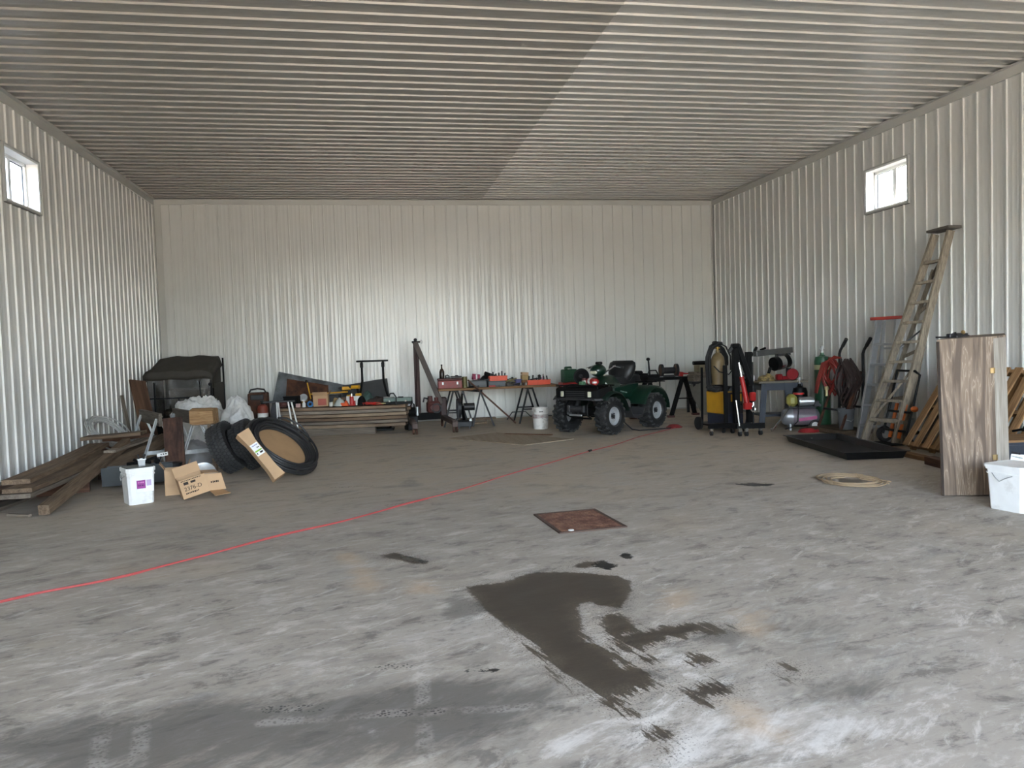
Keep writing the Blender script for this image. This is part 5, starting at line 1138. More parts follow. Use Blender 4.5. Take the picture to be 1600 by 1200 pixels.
# racks
def rack(name, x0, x1, w_, z, n, bars):
    t = MB(); t.tube([(x0, -w_, z), (x0, w_, z), (x1, w_ * .96, z + .01), (x1, -w_ * .96, z + .01)], .013, 8, closed=True)
    for k in range(1, n): x_ = x0 + (x1 - x0) * k / n; t.cyl((x_, -w_, z), (x_, w_, z), .010, .010, 8)
    for y_ in bars: t.cyl((x0, y_, z), (x1, y_, z), .010, .010, 8)
    o = t.build(name, M_black, qb); return o
rack('front_rack', .50, .95, .44, .815, 3, (-.2, .2)); rack('rear_rack', -1.04, -.52, .46, .80, 4, (-.25, 0, .25))
for x_, y_ in ((.9, .4), (.9, -.4), (.55, .4), (.55, -.4)): MB().cyl((x_, y_, .70), (x_, y_, .81), .012, .012, 8).build('rack_stay', M_black, qb)
for x_, y_ in ((-.98, .4), (-.98, -.4), (-.6, .4), (-.6, -.4)): MB().cyl((x_, y_, .66), (x_, y_, .80), .012, .012, 8).build('rack_stay', M_black, qb)
# hood, tank, seat
mb = MB(); R_ = []
for x_, w_, z0, z1 in ((.66, .24, .68, .80), (.50, .26, .66, .86), (.30, .22, .62, .95), (.10, .20, .60, .97), (-.06, .19, .58, .90)):
    R_.append([(x_, -w_, z0), (x_, w_, z0), (x_, w_ * 1.02, z0 + (z1 - z0) * .6), (x_, w_ * .7, z1 - .015), (x_, w_ * .3, z1), (x_, -w_ * .3, z1), (x_, -w_ * .7, z1 - .015), (x_, -w_ * 1.02, z0 + (z1 - z0) * .6)])
mb.loft(R_); mb.build('hood', M_grn, qb, ang=60)
for s_ in (-1, 1):
    MB().box((.40, s_ * .235, .80), (.15, .008, .03), (0, -38, s_ * 5)).box((.33, s_ * .232, .76), (.13, .008, .025), (0, -38, s_ * 5)).build('white_stripe', M_white, qb)
    MB().loft([[(x_, s_ * .14, z0), (x_, s_ * .24, z0), (x_, s_ * .245, z1), (x_, s_ * .16, z1 + .01)] for x_, z0, z1 in ((.20, .60, .74), (-.05, .56, .76), (-.30, .56, .78), (-.52, .64, .79))]).build('side_panel', M_grn, qb)
    MB().box((-.02, s_ * .20, .40), (.46, .16, .26), (0, 0, 0), ch=.04).build('engine_cover', mat('grey_engine_cast', (92, 90, 86), rough=.55, var=.15), qb); 
MB().box((-.02, .283, .42), (.06, .004, .07)).build('white_decal', M_white, qb)
marks('side_lettering', .20, .022, 6, 12, mat('pale_green_decal', (140, 160, 150)), qb, rot4(90, 12, 180, (-.06, .2475, .665)))
mb = MB(); R_ = []
for x_, w_, z0, z1 in ((.08, .10, .84, .93), (-.02, .15, .80, .95), (-.25, .17, .78, .92), (-.50, .19, .78, .94), (-.68, .18, .80, .95), (-.74, .15, .82, .92)):
    R_.append([(x_, -w_, z0), (x_, w_, z0), (x_, w_, z1 - .03), (x_, w_ * .7, z1), (x_, -w_ * .7, z1), (x_, -w_, z1 - .03)])
mb.loft(R_); mb.build('seat', mat('black_vinyl', (30, 30, 31), rough=.45, var=.1), qb, ang=60)
mb = MB(); R_ = []
for z_, w_, d_ in ((.80, .13, .07), (.85, .20, .11), (.97, .26, .13), (1.09, .275, .12), (1.16, .26, .10), (1.195, .20, .06)):
    R_.append([(-.34 + d_ * math.cos(a) - .25 * (z_ - .9), w_ * math.copysign(abs(math.sin(a)) ** .7, math.sin(a)), z_) for a in [2 * PI * k / 16 for k in range(16)]])
mb.loft(R_); mb.build('backrest', MATS['black_vinyl'], qb, ang=60)
# handlebar pod with lamp
mb = MB(); mb.ball((.33, 0, 1.05), .13, 16, 10, (1.15, 1.05, .85)); mb.build('lamp_pod', M_grn, qb)
MB().box((.465, 0, 1.02), (.05, .14, .06), (0, 14, 0), ch=.02).build('pod_lamp', MATS['pale_lens'], qb); MB().box((.30, 0, 1.175), (.10, .10, .05), ch=.015).build('gauge', M_black, qb)
MB().tube([(.10, -.36, 1.09), (.14, -.22, 1.12), (.22, -.08, 1.02), (.22, .08, 1.02), (.14, .22, 1.12), (.10, .36, 1.09)], .013, 8).build('handlebar', M_chrome, qb)
for s_ in (-1, 1):
    MB().cyl((.14, s_ * .24, 1.115), (.10, s_ * .37, 1.09), .019, .019, 10).build('grip', M_rub, qb); MB().tube([(.17, s_ * .2, 1.12), (.21, s_ * .25, 1.115), (.19, s_ * .36, 1.09)], .007, 6).build('brake_lever', M_chrome, qb)
MB().cyl((.22, 0, 1.02), (.34, 0, .78), .03, .03, 10).build('steering_post', M_black, qb)
# chassis, suspension, winch
MB().box((0, 0, .36), (1.1, .26, .16), ch=.03).box((-.62, 0, .42), (.3, .3, .2), ch=.03).build('chassis', M_blackm, qb)
for x_ in (.635, -.635):
    for s_ in (-1, 1): MB().bar((x_ + .06, s_ * .10, .30), (x_ + .02, s_ * .36, .29), .04, .03).bar((x_ - .06, s_ * .10, .30), (x_ - .02, s_ * .36, .29), .04, .03).build('suspension_arm', M_black, qb); MB().cyl((x_ + .02, s_ * .16, .62), (x_ + .02, s_ * .30, .32), .034, .034, 12).build('shock_absorber', M_plas, qb)
MB().tube([(.86, -.22, .58), (.96, -.22, .50), (.96, -.22, .34), (.80, -.18, .27), (.80, .18, .27), (.96, .22, .34), (.96, .22, .50), (.86, .22, .58)], .016, 8).build('brush_guard', M_black, qb)
MB().cyl((.94, -.12, .44), (.94, .12, .44), .05, .05, 14).box((.94, -.15, .44), (.1, .06, .12), ch=.01).box((.94, .15, .44), (.1, .06, .12), ch=.01).build('winch', M_plas, qb); MB().box((.985, 0, .34), (.02, .26, .03), ch=.005).build('fairlead', M_alu, qb)
# loads on the front rack
W_ = Matrix.Translation(ATV) @ Matrix.Rotation(R(ATV_RZ), 4, 'Z')
def on_q(x_, y_, z): return W_ @ Vector((x_, y_, z))
sd2 = thing('steering_wheel', 'round black steering wheel lying on the quad bike front rack', 'steering wheel', on_q(.62, -.14, .832), ATV_RZ + 20)  # black steering wheel, no lamp
MB().lathe([(.11, -.012), (.135, -.016), (.14, 0), (.135, .016), (.11, .012), (.11, -.012)], (0, 0, .13), (1, 0, .15), 28).build('wheel_ring', M_black, sd2); MB().lathe([(.001, -.01), (.115, -.01), (.115, .006), (.001, .006)], (0, 0, .13), (1, 0, .15), 24).build('wheel_plate', M_blackm, sd2); MB().cyl((0, 0, .13), (.06, 0, .14), .03).build('hub', M_dkst, sd2)
gb = thing('red_jug', 'red and white jug lying on the quad bike front rack, nearest the hood', 'jug', on_q(.74, .18, .83), ATV_RZ + 70)
MB().cyl((-.11, 0, .055), (.10, 0, .055), .055, .055, 16).ball((.10, 0, .055), .055, 14, 8).build('jug_body', M_red, gb); MB().lathe([(.0565, -.05), (.0565, .02)], (-.02, 0, .055), (1, 0, 0), 16).build('white_band', M_white, gb)
mb = MB(); mb.cyl((0, 0, 0), (0, 0, .11), .035, .035, 14); o = single(mb, 'striped_can', M_maroon, 'small dark red tin on the quad bike front rack beside the jug', 'tin', on_q(.76, .02, .83), 0); MB().lathe([(.0355, .03), (.0355, .07)], n=14).build('white_band', M_white, o)
mb = MB(); mb.cyl((0, 0, 0), (0, 0, .05), .03, .03, 12); mb.cyl((0, 0, .05), (0, 0, .10), .03, .005, 12); o = single(mb, 'navy_bottle', mat('navy_plastic', (34, 38, 64), rough=.5), 'navy cone-topped bottle on the quad bike front rack', 'bottle', on_q(.50, .02, .83), 0)
mb = MB(); mb.box((0, 0, .03), (.10, .07, .06), ch=.01); single(mb, 'green_box', mat('mid_green_box', (76, 120, 90), rough=.5), 'little green and white box among the tins on the front rack', 'box', on_q(.86, .06, .83), ATV_RZ)
mb = MB(); mb.box((0, 0, .06), (.42, .36, .12), ch=.04); mb.box((.05, 0, .14), (.24, .28, .06), ch=.03); single(mb, 'cargo_bag', M_blackm, 'black cargo bag strapped on the quad bike rear rack', 'bag', on_q(-.80, 0, .825), ATV_RZ)
mb = MB(); mb.cyl((0, 0, 0), (0, 0, .09), .04, .04, 14); o = single(mb, 'red_tin', M_red, 'bright red tin at the headlight side of the front rack', 'tin', on_q(.84, .30, .83), 0); MB().lathe([(.0405, .03), (.0405, .06)], n=14).build('white_band', M_white, o)
# ------------------------------------------------------------------ black A-frame bench behind the quad bike
bs = thing('steel_bench', 'black steel A-frame bench behind the quad bike', 'bench', (9.86, 14.72, 0), -6)
MB().box((0, 0, .77), (.98, .10, .06), ch=.006).build('top_rail', M_blackm, bs)
for x0, dx in ((-.34, -.02), (.40, 0.0)):
    for s_ in (-1, 1): MB().bar((x0 + (.06 if s_ > 0 else -.02), s_ * .03, .75), (x0 + dx + s_ * .30, s_ * .18, .02), .07, .07, .005).build('leg', M_blackm, bs); MB().box((x0 + dx + s_ * .31, s_ * .18, .02), (.14, .12, .04), ch=.006).build('foot_plate', M_maroon, bs)
    MB().bar((x0 - .14, .0, .36), (x0 + .20, .0, .36), .025, .025).build('cross_rod', M_black, bs)
gr = thing('bench_grinder', 'twin-wheel bench grinder with red parts on the black steel bench', 'grinder', (9.98, 14.70, .802), -4)
MB().box((0, 0, .02), (.22, .12, .04), ch=.006).build('base', M_dkst, gr); MB().cyl((-.12, 0, .13), (.12, 0, .13), .065, .065, 16).build('motor', M_dkst, gr)
for s_ in (-1, 1): MB().cyl((s_ * .14, 0, .13), (s_ * .17, 0, .13), .115, .115, 20).build('grinding_wheel', mat('grit_brown', (104, 82, 70), rough=.9), gr); MB().lathe([(.12, -.025), (.126, -.025), (.126, .025), (.12, .025)], (s_ * .155, 0, .135), (1, 0, 0), 16).build('wheel_guard', M_dkst, gr)
mb = MB(); mb.box((0, 0, .05), (.11, .10, .09), (0, 10, 0), ch=.012); mb.cyl((.05, 0, .06), (.20, -.02, .05), .022, .012); single(mb, 'red_drill', M_red, 'red hand tool lying right of the bench grinder', 'tool', (10.20, 14.66, .802), 20)
mb = MB(); mb.box((0, 0, .03), (.28, .16, .06), ch=.01); mb.tube([(-.1, 0, .06), (-.06, 0, .14), (.08, 0, .14), (.12, 0, .06)], .014, 6); single(mb, 'black_tool_case', M_blackm, 'black tool case at the left of the bench grinder', 'case', (9.64, 14.74, .802), -6)
mb = MB(); mb.cyl((0, 0, 0), (-.02, 0, .28), .018, .016, 10); mb.ball((-.025, 0, .31), .04, 10, 6, (1, 1, .9)); single(mb, 'shift_lever', M_black, 'black knobbed lever sticking up from the tool case', 'lever', (9.58, 14.72, .862), 0)

# ------------------------------------------------------------------ right back corner
lean_board('pale grey board leaning in the right corner behind the welding cylinder', (10.95, 14.7, .02), (10.75, 15.1, .66), .46, .03, mat('grey_dusty_board', (128, 124, 114), rough=.85, var=.12), (-.3, -1, .3), 'grey_board', 'board')
stx = [('bottom', 10.95, .70, .62), ('middle', 10.92, .765, .56), ('top', 10.97, .83, .60)]
cs2 = thing('corner_stand', 'dark steel stand in the right corner under the stacked pieces', 'stand', (10.98, 15.25, 0), 0)
MB().box((0, 0, .64), (.70, .40, .05), ch=.006).build('stand_top', M_dkst, cs2)
for x_ in (-.3, .3):
    for y_ in (-.16, .16): MB().bar((x_, y_, 0), (x_, y_, .62), .05, .05).build('leg', M_dkst, cs2)
for w_, x_, z_, l_ in stx: single(MB().box((0, 0, 0), (l_, .28, .06), ch=.006), 'wood_piece', M_old2, '%s piece of the grey wood stacked on the corner stand' % w_, 'wood', (x_, 15.22, z_), 3, 'grey wood pieces in the right corner')
mb = MB(); mb.box((0, 0, .07), (.36, .26, .14), ch=.01); single(mb, 'dusty_box', mat('dusty_tan', (134, 124, 100), rough=.9, var=.12), 'dusty tan box on the stacked wood in the right corner', 'box', (10.98, 15.22, .862), 2)
mb = MB(); mb.cyl((-.2, 0, 0), (.2, .02, 0), .042, .042, 14); single(mb, 'black_pipe', M_black, 'short black pipe lying on the dusty tan box', 'pipe', (10.92, 15.2, 1.046), 0)

# welding gas cylinder with cables, welder on cart
wc = thing('gas_cylinder', 'tan gas cylinder standing at the rear of the welder cart', 'gas cylinder', (9.90, 12.30, .10), 0, 'gas cylinders')
MB().lathe([(.001, 0), (.11, 0), (.115, .02), (.115, 1.04), (.10, 1.12), (.06, 1.17), (.035, 1.19), (.035, 1.23), (.001, 1.23)], n=24).build('cylinder_body', mat('tan_paint', (136, 116, 82), rough=.4, var=.1), wc); MB().cyl((0, 0, 1.23), (0, 0, 1.29), .018).cyl((-.04, 0, 1.27), (.04, 0, 1.27), .014).build('valve', mat('brass', (170, 136, 70), rough=.35, metal=.7), wc)
wd_ = thing('welder', 'yellow and blue welding machine on a wheeled cart', 'welder', (9.80, 11.88, 0), 8)
MB().box((0, .12, .10), (.46, .86, .03), ch=.005).build('cart_base', M_black, wd_)
MB().box((0, 0, .48), (.36, .50, .36), ch=.012).build('yellow_cover', mat('ochre_yellow_paint', (206, 154, 42), rough=.4, var=.08), wd_); MB().box((0, -.02, .205), (.36, .50, .19), ch=.01).build('blue_base', mat('dark_blue_panel', (36, 42, 58), rough=.45, var=.1), wd_)
MB().box((.0, -.256, .475), (.36, .014, .35), ch=.004).build('front_panel', mat('charcoal_panel', (40, 40, 46), rough=.45), wd_); MB().box((.05, -.266, .56), (.20, .006, .12)).build('yellow_plate', MATS['ochre_yellow_paint'], wd_)
for k in range(4): MB().cyl((-.02 + k * .05, -.264, .45), (-.02 + k * .05, -.285, .45), .014, .012, 10).build('knob', M_black, wd_)
for s_ in (-1, 1):
    MB().cyl((s_ * .22, .40, .11), (s_ * .26, .40, .11), .11, .11, 20).build('cart_wheel', M_rub, wd_); MB().cyl((s_ * .18, -.26, .04), (s_ * .21, -.26, .04), .04, .04, 12).build('caster', M_dkst, wd_)
    MB().bar((s_ * .16, .42, .10), (s_ * .16, .40, 1.05), .03, .03).build('cart_upright', M_black, wd_)
mb = MB(); rg = random.Random(5)
for k in range(7): mb.tube([(-.15 + rg.uniform(-.04, .04) + .12 * math.cos(t), -.05 + .16 * math.sin(t) * (1 + .1 * k), .675 + .012 * k + .01 * math.sin(3 * t)) for t in [2 * PI * i / 18 for i in range(18)]], .011, 6, closed=True)
mb.build('coiled_lead', M_rub, wd_); MB().box((.02, .02, .70), (.26, .2, .08), ch=.01).build('top_tray', M_grey, wd_)
mb = MB(); rg = random.Random(6)
for k in range(11):
    w1 = rg.uniform(.10, .20); w2 = rg.uniform(.10, .20); d_ = rg.uniform(-.08, .10); lo = rg.uniform(.45, .85); tp = rg.uniform(1.38, 1.46)
    mb.tube([(-w1 * .9, d_, lo), (-w1 * 1.05, d_, lo + .3), (-w1, d_, 1.2), (-w1 * .6, d_, tp - .06), (0, d_, tp), (w2 * .6, d_, tp - .06), (w2, d_, 1.2), (w2 * 1.0, d_, rg.uniform(.9, 1.12))], .014, 6)
mb.tube([(-.14, -.14, 1.05), (-.05, -.16, .95), (.12, -.16, .90), (.22, -.14, 1.0)], .010, 6); mb.box((.0, 0, 1.43), (.16, .12, .06), (0, 8, 0), ch=.02)
single(mb, 'welding_cable', M_rub, 'bundle of black welding cables hung over the tan gas cylinder', 'cable', (9.90, 12.30, .02), 0)
mb = MB()
for z_ in (.45, .62): mb.tube([(.02, -.02, .95 + z_ * .4), (.14, -.03, 1.0 + z_ * .2), (.20, .0, .9), (.08, .02, .78 + z_ * .2)], .012, 6)
mb.bar((-.04, 0, 1.10), (.24, 0, 1.10), .03, .05); mb.bar((.0, 0, .70), (.26, 0, .95), .02, .02); mb.bar((.0, 0, .95), (.26, 0, .70), .02, .02); mb.bar((-.02, 0, 0), (-.02, 0, 1.12), .03, .03); mb.bar((.25, 0, 0), (.25, 0, 1.12), .03, .03)
single(mb, 'wire_rack', M_black, 'dark wire rack between the tan cylinder and the engine hoist', 'rack', (10.12, 12.05, 0), -20)

# ------------------------------------------------------------------ folded engine hoist, black with red ram
eh = thing('engine_hoist', 'folded black engine hoist with a red hydraulic ram on casters', 'engine hoist', (9.70, 11.25, 0), 0)
MB().bar((-.42, .10, .15), (-.16, .12, .15), .07, .08, .004).bar((-.18, .14, .15), (.0, -.10, .15), .07, .08, .004).bar((-.06, -.10, .15), (.38, -.16, .15), .07, .08, .004).build('base_frame', M_black, eh)
for x_, y_ in ((-.38, .10), (-.03, -.16), (.06, -.20), (.32, -.15), (.05, .25)):
    c = MB().bar((x_, y_, .13), (x_, y_, .07), .045, .04).build('caster_fork', M_chrome, eh); MB().cyl((x_ - .018, y_, .04), (x_ + .018, y_, .04), .04, .04, 14).build('caster_wheel', M_dkst, c)
MB().bar((.0, 0, .15), (.0, 0, 1.36), .095, .09, .005).build('mast', M_black, eh); MB().bar((-.10, .03, 1.30), (-.02, .0, 1.42), .06, .06, .01).box((.0, 0, 1.40), (.13, .10, .08), ch=.02).build('mast_head', M_black, eh)
MB().bar((.03, -.01, 1.42), (.22, -.08, .78), .06, .08, .006).build('boom', M_black, eh)
MB().bar((.27, .10, .18), (.27, .10, 1.30), .085, .085, .005).build('folded_leg', M_black, eh); MB().cyl((.23, .10, 1.26), (.33, .10, 1.26), .04, .04, 14).build('leg_pivot', M_black, eh); MB().bar((-.12, .12, .18), (-.12, .12, 1.10), .05, .06, .005).build('folded_leg', M_black, eh)
MB().cyl((.06, -.07, .92), (.13, -.10, .50), .034, .042, 16).build('ram_body', M_red, eh); MB().cyl((.03, -.05, 1.14), (.065, -.07, .90), .016, .016, 10).build('ram_rod', M_chrome, eh); MB().box((.14, -.10, .46), (.12, .10, .11), ch=.015).box((.24, -.07, .60), (.09, .08, .14), ch=.015).build('pump_block', M_red, eh)
MB().cyl((-.07, -.13, .56), (-.03, -.15, .16), .013, .013, 10).build('pump_handle', M_chrome, eh)
MB().tube([(.22, -.13, .52), (.22, -.13, .47), (.19, -.13, .44), (.18, -.13, .40), (.21, -.13, .37), (.245, -.13, .39), (.25, -.13, .42)], .012, 8).build('hook', M_chrome, eh)

# ------------------------------------------------------------------ radial arm saw on a steel stand
rs = thing('radial_arm_saw', 'old radial arm saw on a grey steel stand near the right wall', 'saw', (10.98, 12.30, 0), -8)
Zs = .76
MB().box((0, 0, Zs), (.84, .60, .035), ch=.004).build('saw_table', wood('saw_table_wood', (132, 124, 110), (96, 90, 80), 'x'), rs)
M_stand = mat('blue_grey_steel', (66, 71, 80), rough=.5, metal=.2, var=.12)
for sx in (-1, 1):
    for sy in (-1, 1):
        MB().loft([[(sx * (x_ - .05), sy * y_, z_), (sx * (x_ + .05), sy * y_, z_), (sx * (x_ + .05), sy * (y_ - .012), z_), (sx * (x_ - .05), sy * (y_ - .012), z_)] for x_, y_, z_ in ((.30, .24, Zs - .02), (.40, .34, .005))]).build('stand_leg', M_stand, rs)
MB().box((0, -.255, Zs - .08), (.62, .02, .12)).box((0, .255, Zs - .08), (.62, .02, .12)).box((-.31, 0, Zs - .08), (.02, .5, .12)).box((.31, 0, Zs - .08), (.02, .5, .12)).box((.16, -.27, .50), (.26, .02, .46)).build('stand_apron', M_stand, rs)
MB().bar((-.36, -.28, .20), (.36, -.28, .20), .02, .04).build('stand_shelf_rail', M_stand, rs); MB().box((0, 0, .19), (.70, .56, .02)).build('stand_shelf', M_stand, rs)
MB().cyl((.30, .22, Zs), (.30, .22, 1.26), .045, .045, 16).build('column', M_dkst, rs)
MB().bar((-.42, -.12, 1.25), (.36, .24, 1.29), .10, .10, .01).build('arm', mat('grey_cast_paint', (98, 98, 96), rough=.4, metal=.4, var=.1), rs); MB().cyl((-.42, -.13, 1.30), (-.38, -.11, 1.36), .03, .025).cyl((-.30, -.08, 1.31), (-.20, -.03, 1.34), .02).build('lock_knob', M_black, rs)
MB().cyl((-.10, -.14, 1.06), (.18, -.02, 1.11), .12, .12, 20).build('motor', M_black, rs); MB().cyl((-.02, -.105, 1.073), (.08, -.062, 1.092), .124, .124, 20).build('motor_band', M_chrome, rs); MB().cyl((.19, -.02, 1.10), (.25, .0, 1.115), .125, .10, 20).build('motor_end', mat('pale_grey_cast', (168, 168, 164), rough=.4), rs)
MB().box((.05, -.05, 1.19), (.14, .12, .10), ch=.01).build('yoke', M_dkst, rs)
MB().lathe([(.001, -.03), (.09, -.03), (.10, 0), (.09, .03), (.001, .03)], (.20, -.20, .88), (.4, 1, 0), 24).build('blade_guard', mat('deep_red_paint', (128, 18, 24), rough=.6, spec=.2), rs); MB().box((-.02, -.16, .84), (.10, .10, .10), ch=.015).box((.12, -.14, .82), (.30, .08, .06), ch=.01).build('red_housing', MATS['deep_red_paint'], rs); MB().cyl((-.16, -.14, 1.0), (-.22, -.17, .86), .03, .022).build('hand_grip', M_black, rs)
heap('yellow_cord', mat('yellow_brown_cord', (170, 146, 92), rough=.7, var=.25, scale=30, rgb2=(90, 76, 54), mix_at=.5), 'heap of yellow cord on the saw table', 'cord', (10.68, 12.12, Zs + .018), .14, .12, .12, 41, .12, 26, 10)
mb = MB(); mb.lathe([(.001, 0), (.035, 0), (.04, .08), (.03, .10), (.001, .10)], n=12); single(mb, 'white_jar', M_white, 'small white jar behind the yellow cord on the saw table', 'jar', (10.56, 12.36, Zs + .018), 0)

# ------------------------------------------------------------------ air compressor
ac = thing('air_compressor', 'silver portable air compressor with a yellow guard by the right wall', 'compressor', (10.95, 11.52, 0), -22)
M_silver = mat('silver_paint', (150, 152, 156), rough=.35, metal=.5, var=.08)
tk_ = MB(); tk_.lathe([(.001, -.30), (.06, -.295), (.11, -.275), (.135, -.235), (.14, -.20), (.14, .20), (.135, .235), (.11, .275), (.06, .295), (.001, .30)], (0, 0, .21), (1, 0, 0), 26); tk_.build('tank', M_silver, ac)
MB().lathe([(.1405, -.12), (.1405, .22)], (0, 0, .21), (1, 0, 0), 26).build('pink_stripe', mat('grey_stripe', (118, 108, 116), rough=.4), ac)
MB().box((.10, -.142, .19), (.28, .004, .05), (0, -8, 0)).build('magenta_stripe', mat('magenta_decal', (176, 70, 122), rough=.5), ac)
MB().box((-.17, -.02, .05), (.03, .22, .10)).box((-.17, -.11, .02), (.03, .03, .04)).build('foot', M_silver, ac)
for s_ in (-1, 1):
    w_ = MB().cyl((.20, s_ * .15, .085), (.20, s_ * .19, .085), .085, .085, 20).build('wheel', M_rub, ac); MB().cyl((.20, s_ * .148, .085), (.20, s_ * .194, .085), .06, .055, 18).build('wheel_hub', M_white, w_)
MB().box((0, 0, .37), (.46, .22, .02), ch=.004).build('deck', M_dkst, ac); MB().cyl((-.02, -.02, .46), (.18, -.02, .46), .075, .075, 18).cyl((.18, -.02, .46), (.21, -.02, .46), .06).build('motor', M_alu, ac)
MB().box((-.13, 0, .48), (.16, .24, .20), ch=.05).build('belt_guard', mat('dull_yellow_plastic', (150, 146, 74), rough=.5, var=.08), ac); MB().lathe([(.001, 0), (.09, 0), (.085, .025), (.001, .03)], (-.02, 0, .575), (0, 0, 1), 20).build('red_filter_cap', M_red, ac)
MB().box((.25, 0, .42), (.08, .10, .10), ch=.01).cyl((.25, -.05, .42), (.25, -.08, .42), .03).cyl((.29, -.05, .40), (.29, -.08, .40), .025).build('gauge', M_dkst, ac)
MB().tube([(-.04, -.10, .40), (-.05, -.15, .30), (-.06, -.15, .15), (-.15, -.15, .05), (-.25, -.10, .02)], .008, 6).build('power_lead', M_black, ac)
mb = MB().bar((0, 0, .01), (.42, .06, .43), .02, .02); mb.cyl((0, 0, .0), (-.02, 0, .04), .02); mb.box((.44, .06, .44), (.08, .03, .03)); single(mb, 'steel_lever', M_chrome, 'bright steel bar leaning against the compressor guard', 'bar', (10.40, 11.42, .01), 4)
mb = MB()
for k in range(4): mb.tube([(.17 * math.cos(t) * (1 - .06 * k), .12 * math.sin(t), .012 + .010 * k) for t in [2 * PI * i / 20 for i in range(20)]], .009, 6, closed=True)
single(mb, 'red_air_hose', mat('red_hose', (160, 40, 44), rough=.5), 'flat coil of red air hose on the floor before the compressor', 'hose', (10.86, 11.12, .0), 0)
# cylinders
def gas_cyl(name, label, loc, r_, h, m, tagm=None):
    t = thing(name, label, 'gas cylinder', loc, 0, 'gas cylinders')
    MB().lathe([(.001, 0), (r_ * .96, 0), (r_, .02), (r_, h - r_ * 1.1), (r_ * .86, h - r_ * .55), (r_ * .5, h - .06), (.03, h - .03), (.03, h), (.001, h)], n=24).build('cylinder_body', m, t)
    MB().cyl((0, 0, h), (0, 0, h + .07), .018, .018, 10).cyl((-.045, 0, h + .05), (.045, 0, h + .05), .014, .014, 10).cyl((0, 0, h + .06), (0, 0, h + .11), .026, .026, 10).build('valve', M_galv, t)
    return t
gcy = gas_cyl('gas_cylinder', 'tall green gas cylinder standing by the right wall', (11.42, 11.62, 0), .125, 1.24, mat('bottle_green_paint', (40, 84, 58), rough=.35, var=.1))
MB().lathe([(.1255, .96), (.1255, 1.04)], n=24).build('pale_label', mat('pale_yellow_label', (204, 204, 160), rough=.5), gcy)
gas_cyl('gas_cylinder', 'short black gas cylinder between the compressor and the green cylinder', (11.22, 11.98, 0), .125, .72, M_black)

# ------------------------------------------------------------------ hose cart
ht = thing('hose_cart', 'two-handled steel cart on a wood base carrying the hose bundles', 'cart', (11.26, 10.92, 0), 0)
MB().box((-.02, -.02, .045), (.52, .90, .06), ch=.004).build('wood_base', wood('dirty_base_wood', (128, 112, 92), (86, 74, 60), 'y'), ht)
for y_ in (.34, -.26):
    MB().tube([(.22, y_, .08), (.24, y_, .9), (.24, y_, 1.22), (.24, y_ - .03, 1.28), (.22, y_ - .22, 1.45)], .022, 8).build('upright', M_dkst, ht); MB().tube([(.233, y_ - .10, 1.34), (.22, y_ - .22, 1.452)], .028, 8).build('grip', M_rub, ht)
    MB().bar((.20, y_, .95), (-.22, y_ - .12, .09), .03, .03).build('brace', M_rust, ht)
for q0, q1 in (((.24, .34, .9), (.24, -.26, .9)), ((.22, .34, .4), (.22, -.26, .4)), ((-.10, .25, .36), (-.10, -.34, .36))): MB().bar(q0, q1, .03, .03).build('cross_bar', M_dkst, ht)
mb = MB(); rg = random.Random(17)
def hang(mb, n, yc, wy, top, bot, xc, r_, seed):
    g = random.Random(seed)
    for k in range(n):
        w_ = wy * g.uniform(.6, 1.05); b_ = bot + g.uniform(-.12, .18); t_ = top + g.uniform(-.05, .03); x_ = xc + g.uniform(-.09, .09); c_ = yc + g.uniform(-.04, .04)
        mb.tube([(x_ + .03 * math.sin(3 * a), c_ + w_ * math.sin(a) * (1.0 if math.cos(a) < 0 else .85), (t_ + b_) / 2 + (t_ - b_) / 2 * math.cos(a)) for a in [2 * PI * i / 22 for i in range(22)]], r_, 6, closed=True)
hang(mb, 20, -.14, .19, 1.12, .40, .10, .015, 3); single(mb, 'air_hose_bundle', mat('dark_brown_hose', (52, 38, 34), rough=.65, var=.2), 'thick bundle of dark brown hose hung on the hose cart', 'hose', (11.20, 10.92, 0), 0)
mb = MB(); hang(mb, 8, .16, .22, 1.16, .62, .06, .013, 9)
for k in range(6): mb.tube([(.08, -.10 + .02 * k, 1.16), (.04, .02 + .02 * k, 1.19 - .01 * k), (-.02, .16 + .02 * k, 1.08), (-.06, .26 + .015 * k, .82), (-.08, .32 + .01 * k, .60)], .013, 6)
single(mb, 'red_hose_bundle', mat('dull_red_hose', (132, 42, 34), rough=.55, var=.15), 'bundle of red hose draped over the left of the hose cart', 'hose', (11.18, 10.95, 0), 0)
mb = MB(); mb.cyl((0, 0, .0), (0, 0, .10), .02, .02, 10); mb.box((0, 0, .12), (.05, .05, .06), ch=.01); single(mb, 'hose_gun', mat('pale_brass', (190, 176, 132), rough=.4, metal=.4), 'pale spray gun hanging in the hose bundle', 'spray gun', (11.02, 10.88, .58), 0)
bp_ = thing('grey_pail', 'grey plastic pail standing on the hose cart base', 'pail', (11.20, 10.66, .076), 0)
MB().lathe([(.001, 0), (.10, 0), (.125, .30), (.132, .30), (.132, .315), (.12, .315), (.098, .01), (.001, .008)], n=22).build('pail_body', M_grey, bp_); MB().tube([(-.125, 0, .29), (-.08, -.08, .16), (0, -.13, .13), (.08, -.08, .16), (.125, 0, .29)], .005, 6).build('wire_handle', M_galv, bp_)

